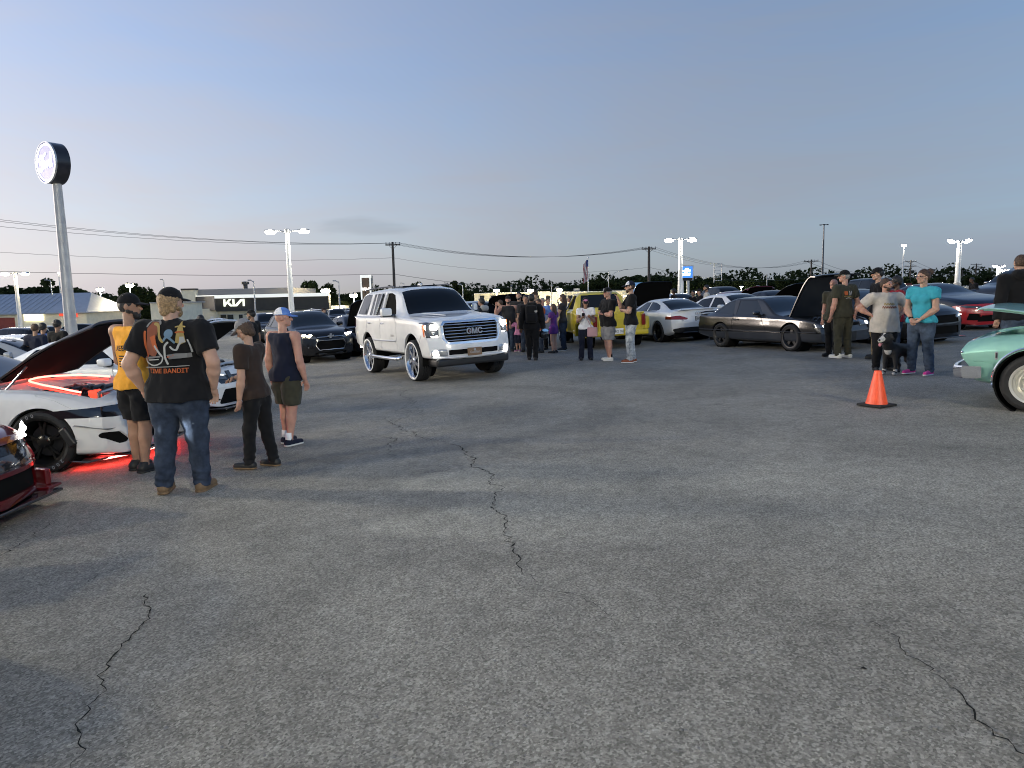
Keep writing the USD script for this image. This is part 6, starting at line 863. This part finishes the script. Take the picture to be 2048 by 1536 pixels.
    if hk:
        up2 = HD((0, 0, 1))-HD((0, 0, 0)); up2 /= np.linalg.norm(up2); fw = HD((0, 1, 0))-HD((0, 0, 0)); fw /= np.linalg.norm(fw)
        if hk == 'buzz': hp_ = [ell(HD((0, -.008, .010)), np.array([.0455, .0560, .0575])*H*hs, hz, [(HD((0, .035, .022)), nrm(fw*1.0-up2*.9)), (HD((0, -.03, -.030)), -up2)])]
        else: hp_ = [ell(HD((0, -.010, .010)), np.array([.0505, .0595, .064 if not cap else .054])*H*hs, hz, [(HD((0, .030, .030)), nrm(fw*1.0-up2*1.1)), (HD((0, -.03, -.040)), -up2)])]
        if hk == 'long': hp_ += [cone(HD((0, -.040, .0)), HD((0, -.058, -.13)), .040*H*hs, .030*H*hs)]+[cone(HD((s*.036, -.018, 0)), HD((s*.046, -.020, -.12)), .022*H*hs, .018*H*hs) for s in (-1, 1)]
        if hk == 'mid': hp_ += [cone(HD((0, -.030, -.01)), HD((0, -.036, -.040)), .038*H, .028*H)]+[cone(HD((s*.034, -.016, 0)), HD((s*.034, -.022, -.034)), .018*H, .015*H) for s in (-1, 1)]
        if hk == 'bun': hp_ += [ell(HD((0, -.070, .044)), np.array([.032, .032, .034])*H), cone(HD((0, -.05, .03)), HD((0, -.09, .062)), .018*H, .008*H)]
        if hk == 'afro': hp_ += [ell(HD((0, -.012, .022)), np.array([.055, .060, .058])*H, hz)]
        q = blob(hp_, hh, .010); V, F = q; m = trimesh.Trimesh(V, np.vstack([F[:, :3], F[:, [0, 2, 3]]]), process=False); V = V+np.array(m.vertex_normals)*((meshkit.noise(V*75, 3)-.4)*(.009 if hk in ('mid', 'afro', 'long') else .006)*S)[:, None]; obj('hair', (V, F), hm_, t, smooth=True)
    if beard: 
        V, F = blob([cone(HD((0, .020, -.036)), HD((0, .031, -.052)), .028*H, .022*H), cone(HD((-.034, .004, -.022)), HD((-.012, .026, -.044)), .016*H), cone(HD((.034, .004, -.022)), HD((.012, .026, -.044)), .016*H)], hh, .012, [(HD((0, .03, -.026)), nrm(HD((0, .3, 1))-HD((0, 0, 0))))]); V = V+((meshkit.noise(V*90, 2)-.5)*.008)[:, None]; obj('beard', (V, F), beard, t, smooth=True)
    if cap:
        cm, bm_, bdir = cap[:3]; bd = hy+math.radians(bdir); up2 = nrm(HD((0, 0, 1))-HD((0, 0, 0))); cp = obj('cap', blob([ell(HD((0, -.006, .016)), np.array([.0500, .0605, .060])*H*hs, hz, [(HD((0, 0, .018)), -up2)])], min(h, .009), .008), 'cloth_'+cm, t, smooth=True)
        o = rx_(np.array([0., .058, .014]), nod); o = np.array([o[0]*math.cos(bd)-o[1]*math.sin(bd), o[0]*math.sin(bd)+o[1]*math.cos(bd), o[2]]); cc = hc+o*H*hs
        br = blob([ell((0, 0, 0), np.array([.040, .046, .0068])*H*hs)], min(h, .007)*.8, .008); Vb = br[0].copy(); Vb[:, 2] -= 3.2/H*Vb[:, 0]**2; R1 = trimesh.transformations.rotation_matrix(-(nod+.16+lean*.5), [1, 0, 0]); R2 = trimesh.transformations.rotation_matrix(bd, [0, 0, 1]); Vb = trimesh.transformations.transform_points(Vb, R2 @ R1)+cc; obj('brim', (Vb, br[1]), 'cloth_'+bm_, cp, smooth=True)
        if len(cap) > 3: obj('cap_panel', blob([ell(HD((0, -.006, .016)), np.array([.0512, .0617, .0612])*H*hs, hz, [(HD((0, 0, .022)), -up2)]+cap[3](HD))], min(h, .009), .006), cap[4] if cap[4] in M else 'cloth_'+cap[4], cp, smooth=True)
    if extra: extra(t, A, q, sp)
    A['shirt'] = q; return t, A
def torso_print(t, sp, A, verts, items, side=-1, z0=.70, tilt=0., dx=0.):
    """flat print laid on the shirt: each item is a (polygon in metres, material); side -1 = back, +1 = chest"""
    from scipy.interpolate import LinearNDInterpolator, NearestNDInterpolator
    V = verts; n = V[:, 1]*side > np.median(V[:, 1]*side); I = LinearNDInterpolator(V[n][:, [0, 2]], V[n][:, 1]); J = NearestNDInterpolator(V[n][:, [0, 2]], V[n][:, 1]); cz = z0*A['H']
    for i, (poly, m, nm) in enumerate(items):
        e = extr(poly, .001) if not isinstance(poly, trimesh.Trimesh) else poly; e = e.copy()
        for _ in range(4):
            L = np.linalg.norm(e.vertices[e.edges[:, 0]]-e.vertices[e.edges[:, 1]], axis=1).max()
            if L > .05: e = trimesh.Trimesh(*trimesh.remesh.subdivide(e.vertices, e.faces), process=False)
        v = e.vertices; x = v[:, 0]*-side+dx; z = v[:, 1]+cz; x, z = x*math.cos(tilt)-v[:, 1]*math.sin(tilt)*0, z+x*math.tan(tilt); y = I(x, z); bad = np.isnan(y); y[bad] = J(x[bad], z[bad]); e.vertices = np.c_[x, y+side*(.007+.002*i+v[:, 2]), z]
        if side*1 > 0: pass
        obj(nm, e, m, sp, smooth=False)
def txt(s, h): m = meshkit.text_mesh(s, h, .001, True); m.apply_translation((-m.extents[0]/2, 0, 0)); return m
def poly_curve(pts, w): return LineString(curve(pts, 24)).buffer(w)
def biker_print(t, A, q, sp):
    W_ = [(Polygon([(-.20, -.10), (-.17, .13), (-.13, .19), (-.06, .20), (-.07, .10), (-.10, .02), (-.06, -.06), (-.10, -.13)]), 'print_rust', 'print'), (poly_curve([(-.10, .17), (-.06, .14), (-.05, .06), (-.02, .01)], .013), 'print_yellow', 'print'), (poly_curve([(-.19, .10), (-.20, .0), (-.18, -.12)], .010), 'print_orange', 'print'), (poly_curve([(-.17, .15), (-.13, .20), (-.07, .195), (-.05, .17)], .009), 'print_grey', 'print'), (Polygon([(-.15, .05), (-.10, .07), (-.06, -.05), (-.10, -.07)]), 'print_orange', 'print'),
        (Point(.04, .08).buffer(.04), 'print_blue', 'print'), (poly_curve([(0, .02), (.03, .05), (.06, .03), (.09, .0)], .010), 'print_blue', 'print'), (Polygon([(.10, .0), (.12, .13), (.14, .20), (.165, .13), (.18, .0), (.14, -.02)]), 'print_yellow', 'print'), (poly_curve([(.10, .14), (.14, .145), (.18, .14)], .006), 'print_yellow', 'print'), (poly_curve([(.11, .09), (.14, .095), (.17, .09)], .007), 'print_orange', 'print'), (Polygon([(.13, -.01), (.18, .0), (.17, .05), (.14, .05)]), 'print_white', 'print'),
        (poly_curve([(.06, -.04), (.10, -.07), (.13, -.02), (.16, .01)], .008), 'print_white', 'print'), (poly_curve([(.20, .02), (.215, -.05), (.22, -.09)], .006), 'print_white', 'print'), (poly_curve([(.04, .0), (.01, -.05), (.01, -.12), (.03, -.19)], .009), 'print_white', 'print'), (poly_curve([(-.08, -.03), (-.05, -.08), (-.02, -.12)], .009), 'print_white', 'print'), (poly_curve([(-.20, -.13), (-.17, -.18), (-.10, -.205), (-.03, -.18), (-.01, -.13)], .006), 'print_white', 'print'), (poly_curve([(-.16, -.135), (-.10, -.130), (-.04, -.125)], .008), 'print_grey', 'print'), (poly_curve([(-.15, -.155), (-.10, -.152), (-.05, -.150)], .005), 'print_white', 'print'), (Polygon([(.03, -.11), (.10, -.10), (.22, -.10), (.22, -.14), (.05, -.15)]), 'print_grey', 'print'), (poly_curve([(.04, -.13), (.08, -.115)], .006), 'print_orange', 'print'), (poly_curve([(-.19, -.222), (.20, -.215)], .003), 'print_white', 'print')]
    torso_print(t, sp, A, q[0], W_, -1, .745, dx=-.01); torso_print(t, sp, A, q[0], [(txt('TIME BANDIT', .040), 'print_orange', 'print_text')], -1, .745-.145, dx=-.01)
def sh_print(items, side, z0, dx=0.):
    def f(t, A, q, sp): torso_print(t, sp, A, q[0], items, side, z0, dx=dx)
    return f
# the shirt mesh handed to `extra` is the last blob made, so keep the shirt itself
def person2(*a, pr=None, **k):
    t, A = person(*a, **k)
    return t, A
def phone_in(t, A, s, nm='phone'):
    w, d2 = A[s][2], A[s][4]; p = obj(nm, rbox(w+d2*.07+np.array([0, .01, .03]), (.075, .012, .15), .008, rx=-.5), 'gloss_black', t); return p
GA, GB, GC = 'onlookers at the raised hoods on the left', 'crowd beside the yellow pickup', 'group around the dog'
_p = person
def person(*a, **k):
    ex = k.pop('extra', None); keep = {}
    global rumple
    base = rumple
    def spy(vf, amp, fr=(13, 13, 7), seed=0):
        r = base(vf, amp, fr, seed)
        if seed == 5: keep['q'] = r
        return r
    rumple = spy
    try: t, A = _p(*a, **k)
    finally: rumple = base
    if ex: ex(t, A, keep['q'], t+'/shirt' if stage.GetPrimAtPath(t+'/shirt') else t)
    return t, A
# ---- left foreground
person(285, 941, 584, 68, 'man in a yellow tank top and black cap facing the raised hood', ('tank', 'yellow'), ('shorts', 'black'), 'shoe_black', 'skin_tan', ('buzz', 'hair_black'), ('black', 'black', 0), 'hair_black', .98, ('phone', 'phone'), ((-.05, .02), (.05, -.01)), head=-62, hemz=.30, extra=sh_print([(txt('AEEC', .055), 'print_black', 'print_text'), (union_all([box_ for box_ in [Polygon([(-.06, -.05-.028*k), (.05, -.05-.028*k), (.045, -.064-.028*k), (-.055, -.064-.028*k)]) for k in range(5)]]), 'print_black', 'print'), (poly_curve([(-.13, -.02), (-.11, -.09), (-.10, -.16)], .007), 'print_black', 'print'), (poly_curve([(.13, -.02), (.12, -.08), (.10, -.14)], .007), 'print_black', 'print')], -1, .69))
person(371, 982, 572, 91, 'big man in a black printed tee, black cap and tan boots', ('tee', 'black'), ('long', 'denim'), 'leather_tan', 'skin', ('mid', 'hair_blond'), ('black', 'black', 0), 'hair_blond', 1.40, ('pocket', 'pocket'), ((-.088, -.01), (.088, .01)), head=-28, belly=.6, hem=.46, sole='leather_tan', extra=biker_print)
def a3(t, A, q, sp): phone_in(t, A, 1)
person(524, 935, 633, 168, 'thin man in a brown tee and grey cap looking down at his phone', ('tee', 'brown'), ('long', 'black'), 'shoe_black', 'skin', ('mid', 'hair_brown'), ('grey', 'grey', 0), None, .86, ('down', 'fwd'), ((-.05, .07), (.05, -.05)), lean=.13, nod=.45, sole='leather_tan', extra=a3)
cap_mesh = lambda HD: [(HD((0, .010, 0)), nrm(HD((0, 1, .25))-HD((0, 0, 0))))]
person(580, 888, 613, 62, 'man in a navy tank top, olive shorts and a blue and white cap', ('tank', 'navy'), ('shorts', 'olive'), 'cloth_navy', 'skin_red', (None, 'hair_grey'), ('blue', 'blue', 0, cap_mesh, 'white'), None, 1.10, ('relaxed', 'relaxed'), ((-.05, .03), (.055, -.04)), head=-52, hemz=.30, sole='sole_white', socks='cloth_white')
# ---- left background
person(508, 0, 618, 172, 'man in a black cap and black shirt behind the grey-cap man', ('tee', 'black'), ('long', 'black'), 'shoe_black', 'skin_tan', ('short', 'hair_black'), ('black', 'black', 0), 'hair_black', 1.1, d=17.0); person(404, 0, 628, -60, 'dark-haired man bending behind the big man in black', ('tee', 'black'), ('long', 'black'), 'shoe_black', 'skin_tan', ('short', 'hair_black'), None, 'hair_black', 1.0, d=16.5, lean=.25, nod=.3)
person(74, 0, 644, 95, 'dark-haired person in a black shirt, leftmost of the three by the oval sign pole', ('tee', 'navy'), ('long', 'black'), 'shoe_black', 'skin_tan', ('short', 'hair_brown'), d=17.5, H=1.7); person(90, 0, 640, 85, 'person in a bright blue shirt, middle of the three by the oval sign pole', ('tee', 'royal'), ('long', 'black'), 'shoe_black', 'skin_tan', ('afro', 'hair_black'), d=18.6, H=1.72); person(119, 0, 632, 80, 'person in a black shirt with curly black hair before the oval sign pole', ('tee', 'black'), ('long', 'black'), 'shoe_black', 'skin_tan', ('afro', 'hair_black'), d=18.0, H=1.78)
person(651, 0, 615, 5, 'walking man in a pale tee and brown cap right of the dark showroom', ('tee', 'lgrey'), ('long', 'black'), 'shoe_black', 'skin', ('short', 'hair_brown'), ('brown', 'brown', 0), d=33)
# ---- crowd in the middle
person(966, 0, 596, 150, 'dark-haired person with a grey hood behind the hood of the white sport utility', ('hoodie', 'charcoal'), ('long', 'black'), 'shoe_black', 'skin_tan', ('short', 'hair_black'), d=20.5, extra=lambda t, A, q, sp: obj('hood', blob([cone(A['T']((-.05, -.05, .83)), A['T']((.05, -.05, .83)), .05*A['H'])], .014, .01), 'cloth_lgrey', t, smooth=True))
person(1018, 703, 591, -88, 'bearded man in a dark tank with a backwards cap, hand at his ear', ('tank', 'charcoal'), ('long', 'jeans'), 'shoe_black', 'skin_red', ('buzz', 'hair_black'), ('black', 'black', 180), 'hair_black', 1.28, ('pocket', 'up'), belly=.5)
person(1040, 699, 584, -105, 'tall bearded dark-haired man in a dark tee behind the toddler', ('tee', 'charcoal'), ('long', 'denim'), 'shoe_black', 'skin', ('short', 'hair_black'), None, 'hair_black', 1.05)
person(1037, 703, 634, -120, 'toddler in a pink top and dark shorts holding a hand', ('tee', 'pink'), ('shorts', 'navy'), 'cloth_pink', 'skin', ('short', 'hair_brown'), b=1.0, hemz=.25, arms=('down', 'up'), sole='sole_white')
def bagged(t, A, q, sp):
    T, H = A['T'], A['H']; b = obj('backpack', rbox(T((0, -.125, .70)), (.30, .17, .46), .06), 'cloth_black', t); obj('pocket', rbox(T((0, -.175, .655)), (.24, .06, .2), .03), 'cloth_black', b); obj('strap', cat([tube([T((s*.06, -.06, .82)), T((s*.065, .03, .83)), T((s*.07, .07, .76)), T((s*.08, .02, .64))], .02, 6) for s in (-1, 1)]), 'cloth_black', b); obj('tag', cat([box(T((.07, -.181, .745)), (.07, .01, .03)), box(T((.07, -.181, .72)), (.05, .01, .012))]), 'print_white', b); obj('sleeve_stripe', cat([tube([A[-1][0]+A[-1][3]*(.03+.06*k)+[-.055, -.05, .02], A[-1][0]+A[-1][3]*(.03+.06*k)+[-.075, .02, .0]], .008, 6) for k in range(4)]), 'print_white', t)
tb, Ab = person(1065, 720, 588, 86, 'man in black carrying a black backpack, seen from behind', ('hoodie', 'black'), ('long', 'black'), 'shoe_black', 'skin_dark', ('short', 'hair_black'), None, None, 1.12, ('relaxed', 'relaxed'), ((-.05, .07), (.05, -.05)), extra=bagged)
hw = at(1065, 720); a_ = math.radians(86)-math.pi/2; w_ = Ab[1][2]+np.array([.02, 0, -.18]); hp3 = np.array([hw[0]+w_[0]*math.cos(a_)-w_[1]*math.sin(a_), hw[1]+w_[0]*math.sin(a_)+w_[1]*math.cos(a_), hw[2]+w_[2]]); th = thing('helmet', hp3, label='black and pale green motorcycle helmet hanging from the hand of the backpack man', cat='helmet'); obj('shell', blob([ell((0, 0, 0), (.13, .155, .14))], .016, .01, [((0, 0, -.10), (0, 0, -1))]), 'gloss_black', th, smooth=True); obj('visor', blob([ell((0, .03, .0), (.127, .13, .07), 0, [((0, .03, 0), (0, -1, 0))])], .016, .01), 'glass_tint', th, smooth=True); obj('graphic', blob([ell((.03, -.02, .05), (.112, .125, .10), 0, [((0, 0, .08), (0, 0, -1))])], .016, .01), 'sign_pale_blue', th, smooth=True)
person(1072, 0, 581, -80, 'tall man in a brown hat at the back of the crowd', ('tee', 'charcoal'), ('long', 'black'), 'shoe_black', 'skin', ('short', 'hair_brown'), ('brown', 'brown', 0), d=22.5); person(1079, 0, 598, -140, 'person in a rust orange top behind the girl in the galaxy dress', ('dress', 'orange'), ('long', 'denim'), 'shoe_black', 'skin_tan', ('short', 'hair_brown'), d=20.8, female=True); person(1087, 0, 595, -120, 'older man in a light blue tee behind the girl in the galaxy dress', ('tee', 'blue'), ('long', 'black'), 'shoe_black', 'skin_red', ('buzz', 'hair_grey'), d=22.0, b=1.15)
person(1108, 706, 608, 150, 'girl in a blue and purple galaxy dress with bare legs', ('dress', 'galaxy'), (None, 'navy'), 'shoe_black', 'skin', ('long', 'hair_brown'), arms=('fwd', 'down'), stance=((-.06, 0), (.06, 0)), female=True, b=1.05)
def wbag(t, A, q, sp): w = A[-1][2]; obj('carried_bag', rbox(w+np.array([-.02, .05, -.20]), (.03, .18, .42), .012), 'shoe_white', t)
person(1127, 701, 588, 165, 'long-haired woman in a grey tee holding a white bag', ('tight', 'charcoal'), ('long', 'denim'), 'shoe_black', 'skin', ('long', 'hair_brown'), arms=('fwd', 'up'), female=True, sole='sole_white', extra=wbag)
def purse(t, A, q, sp):
    phone_in(t, A, 1); T = A['T']; obj('purse', rbox(T((-.10, .06, .455)), (.26, .08, .24), .03), 'purse', t); obj('purse_strap', tube([T((-.09, .07, .52)), T((-.02, .095, .66)), T((.05, .07, .80)), T((.06, -.02, .84))], .009, 6), 'purse', t)
person(1172, 720, 594, -92, 'woman in a white tee and pink cap looking at her phone', ('tight', 'white'), ('flare', 'navy'), 'shoe_black', 'skin_tan', ('long', 'hair_black'), ('black', 'black', 0, lambda HD: [(HD((0, .028, 0)), nrm(HD((0, -1, 0))-HD((0, 0, 0)))), (HD((0, 0, .03)), nrm(HD((0, 0, -1))-HD((0, 0, 0))))], 'pink'), None, 1.04, ('phone', 'phone'), ((-.075, 0), (.075, 0)), nod=.35, female=True, extra=purse)
person(1217, 721, 574, -160, 'man in a black tee and grey shorts with his arms crossed', ('tee', 'black'), ('shorts', 'grey'), 'shoe_white', 'skin_red', ('buzz', 'hair_grey'), ('black', 'black', 0), None, 1.22, ('crossed', 'crossed'), ((-.06, .02), (.06, -.03)), sole='sole_white', hemz=.29, belly=.4, socks='cloth_black')
person(1262, 725, 561, 178, 'man in a black tee, ripped light jeans and red sneakers, hand at chin', ('tee', 'black'), ('long', 'lightjeans'), 'print_rust', 'skin', ('buzz', 'hair_brown'), ('navy', 'navy', 0, lambda HD: [(HD((0, .012, 0)), nrm(HD((0, -1, 0))-HD((0, 0, 0))))], 'white'), 'hair_brown', 1.12, ('crossed', 'chin'), ((-.045, .03), (.05, -.02)), sole='sole_white')
for px_, ty_, d_, fc_, lb_, sh_c, hr_, sk_ in ((1053, 590, 21.5, -100, 'person with black hair between the tall bearded man and the backpack man', 'charcoal', 'hair_black', 'skin_tan'), (1097, 596, 23.5, -70, 'brown-haired person in white behind the girl in the galaxy dress', 'white', 'hair_brown', 'skin'), (1142, 592, 24.5, 170, 'person in dark clothes by the cab of the yellow pickup', 'black', 'hair_black', 'skin_tan'), (1003, 600, 24.0, 160, 'person in navy at the raised hood left of the bearded man in the tank', 'navy', 'hair_brown', 'skin')):
    person(px_, 0, ty_, fc_, lb_, ('tee', sh_c), ('long', 'denim'), 'shoe_black', sk_, ('short', hr_), d=d_)
# ---- behind the white coupe
person(1347, 0, 577, 150, 'dark figure before the white lot lamp behind the white coupe', ('tee', 'black'), ('long', 'black'), 'shoe_black', 'skin_dark', ('short', 'hair_black'), d=29); person(1386, 0, 581, -150, 'dark-haired person in black behind the roof of the white coupe', ('tee', 'black'), ('long', 'black'), 'shoe_black', 'skin_tan', ('short', 'hair_black'), d=28.5); person(1398, 0, 577, 185, 'person in a black cap beside the man in the grey-green tee', ('tee', 'black'), ('long', 'black'), 'shoe_black', 'skin_red', ('short', 'hair_black'), ('black', 'black', 0), d=28); person(1412, 0, 570, 172, 'bearded man in a grey-green tee behind the white coupe', ('tee', 'lgrey'), ('long', 'jeans'), 'shoe_black', 'skin_tan', ('short', 'hair_black'), None, 'hair_black', d=26.5)
# ---- right group
person(1684, 716, 539, 112, 'man in an olive tee and trousers seen from behind', ('tee', 'olive'), ('long', 'olive'), 'shoe_white', 'skin_red', ('buzz', 'hair_grey'), ('black', 'olive', 0), None, 1.12, ('relaxed', 'back'), ((-.07, .01), (.07, -.01)), head=48, sole='sole_white', extra=sh_print([(txt('M', .085), 'print_white', 'print_text'), (affinity.translate(pg([(-.035, 0), (.035, 0), (.035, .085), (-.035, .085)], .015), -.10, 0), 'print_orange', 'print'), (Polygon([(-.15, -.03), (.06, -.03), (.06, -.02), (-.15, -.02)]), 'print_yellow', 'print'), (poly_curve([(-.10, -.07), (-.04, -.055), (.02, -.07), (.05, -.055)], .006), 'print_white', 'print')], -1, .72, .02))
person(1664, 0, 558, -150, 'bald man with glasses hidden behind the olive man', ('tee', 'olive'), ('long', 'black'), 'shoe_black', 'skin_red', (None, 'hair_grey'), d=15.2)
person(1750, 717, 534, 172, 'young man in a black cap and khaki trousers behind the grey-tee man', ('tee', 'black'), ('long', 'khaki'), 'shoe_black', 'skin', ('short', 'hair_black'), ('black', 'black', 0), None, .98, ('down', 'down'), ((-.05, .03), (.05, -.02)))
person(1765, 741, 557, -98, 'short stocky man in an oatmeal tee with his hands on his hips', ('tee', 'oat'), ('long', 'black'), 'shoe_black', 'skin_red', ('short', 'hair_brown'), None, 'hair_brown', 1.38, ('hips', 'hips'), ((-.075, 0), (.075, .02)), head=38, belly=.45, hem=.42, extra=sh_print([(union_all([poly_curve([(-.09+.045*k, .0), (-.075+.045*k, .035), (-.06+.045*k, .0), (-.05+.045*k, .02)], .005) for k in range(4)]), 'print_yellow', 'print'), (union_all([poly_curve([(-.12+.035*k, -.05), (-.105+.035*k, -.02), (-.095+.035*k, -.055), (-.085+.035*k, -.035)], .005) for k in range(7)]), 'print_rust', 'print')], 1, .715, -.02))
person(1788, 0, 551, 168, 'dark-skinned man in a dark red tee behind the oatmeal tee', ('tee', 'red'), ('long', 'denim'), 'shoe_black', 'skin_dark', ('afro', 'hair_black'), None, 'hair_black', 1.1, d=13.6)
def glasses(t, A, q, sp): HD, H = A['hd'], A['H']; obj('glasses', cat([tube([HD((s*.008, .058, .004)), HD((s*.02, .058, .010)), HD((s*.036, .05, .008)), HD((s*.036, .05, -.006)), HD((s*.02, .057, -.008)), HD((s*.008, .058, .004))], .003, 5) for s in (-1, 1)]+[tube([HD((s*.036, .05, .004)), HD((s*.047, .0, .004))], .003, 5) for s in (-1, 1)]), 'gloss_black', t); w = A[1][2]; d2 = A[1][4]; obj('wristband', mv(rot(tube([(0, 0, -.018), (0, 0, .018)], .036, 14), 0, [0, 0, 1]), w-d2*.012), 'cloth_black', t)
person(1838, 749, 537, -150, 'woman in a turquoise tee and jeans with pink shoes', ('tight', 'teal'), ('long', 'jeans'), 'cloth_hotpink', 'skin', ('bun', 'hair_brown'), None, None, 1.14, ('clasp', 'clasp'), ((-.09, .0), (.085, .0)), head=-25, female=True, sole='sole_white', extra=glasses)
person(2031, 0, 509, 78, 'man in a black long-sleeved top and jeans behind the teal hood', ('hoodie', 'black'), ('long', 'jeans'), 'shoe_black', 'skin', ('buzz', 'hair_brown'), d=10.8, b=1.05); person(1946, 0, 553, 175, 'dark figure leaning beside the dark grey sport utility', ('tee', 'black'), ('long', 'black'), 'shoe_black', 'skin_dark', ('short', 'hair_black'), d=27, lean=.3)
# ---- dog
dp = at(1790, 748); td = thing('dog', dp, math.radians(212), label='black and white dog with its tongue out beside the cone', cat='dog'); D = []
D += [cone((-.24, 0, .40), (.12, 0, .42), .105, .125), cone((.12, 0, .42), (.24, 0, .50), .12, .085), cone((.24, 0, .50), (.33, .02, .60), .085, .075), ell((.37, .02, .635), (.095, .075, .08)), cone((.42, .02, .615), (.51, .02, .59), .05, .038), cone((.42, .02, .575), (.49, .02, .555), .03, .022)]
for s in (-1, 1): D += [cone((.17, s*.075, .38), (.16, s*.09, .21), .058, .034), cone((.16, s*.09, .21), (.17, s*.095, .05), .030, .026), cone((.165, s*.095, .03), (.215, s*.095, .025), .030, .025), cone((-.24, s*.08, .38), (-.18, s*.095, .24), .085, .045), cone((-.18, s*.095, .24), (-.29, s*.095, .13), .040, .026), cone((-.29, s*.095, .13), (-.27, s*.095, .04), .024, .024), cone((-.275, s*.095, .028), (-.21, s*.095, .024), .029, .024), cone((.33, s*.065+.02, .69), (.31, s*.10+.02, .615), .028, .016)]
D += [cone((-.33, 0, .42), (-.46, 0, .36), .028, .012)]; db = obj('body', blob(D, .011, .03), 'dog_black', td, smooth=True)
obj('blaze', blob([cone((.43, .02, .625), (.512, .02, .597), .0515, .041), cone((.40, .02, .70), (.46, .02, .64), .022, .02)], .009, .01), 'dog_white', td, smooth=True); obj('nose', mv(trimesh.creation.icosphere(2, .02), (.545, .02, .605)), 'gloss_black', td); obj('tongue', blob([ell((.50, .02, .545), (.035, .028, .012)), ell((.525, .02, .525), (.014, .026, .03))], .007, .01), 'tongue', td, smooth=True); obj('chest_patch', blob([ell((.235, 0, .44), (.055, .07, .10))], .012, .01), 'dog_white', td, smooth=True)
for s in (-1, 1): obj('white_paw', blob([cone((.165, s*.095, .09), (.168, s*.095, .035), .030, .031), cone((.165, s*.095, .03), (.215, s*.095, .026), .032, .0275)], .009, .01, [((0, 0, .002), (0, 0, -1))]), 'dog_white', td, smooth=True); obj('eye', mv(trimesh.creation.icosphere(1, .012), (.445, .02+s*.048, .655)), 'eye', td)
# ---- traffic cone
cp_ = at(1753, 812); tc_ = thing('traffic_cone', cp_, .5, label='orange traffic cone with a black base before the dog', cat='traffic cone'); obj('cone', lathe([(.135, .03), (.125, .06), (.045, .44), (.043, .455), (.040, .46), (.034, .455), (.034, .43), (.115, .05), (.135, .03)], 40), 'cone_orange', tc_); obj('collar', lathe([(.049, .405), (.052, .41), (.050, .425), (.046, .42), (.049, .405)], 40), 'cone_orange', tc_); bs_ = rbox((0, 0, .018), (.345, .345, .034), .015); obj('base', bs_, 'rubber', tc_)
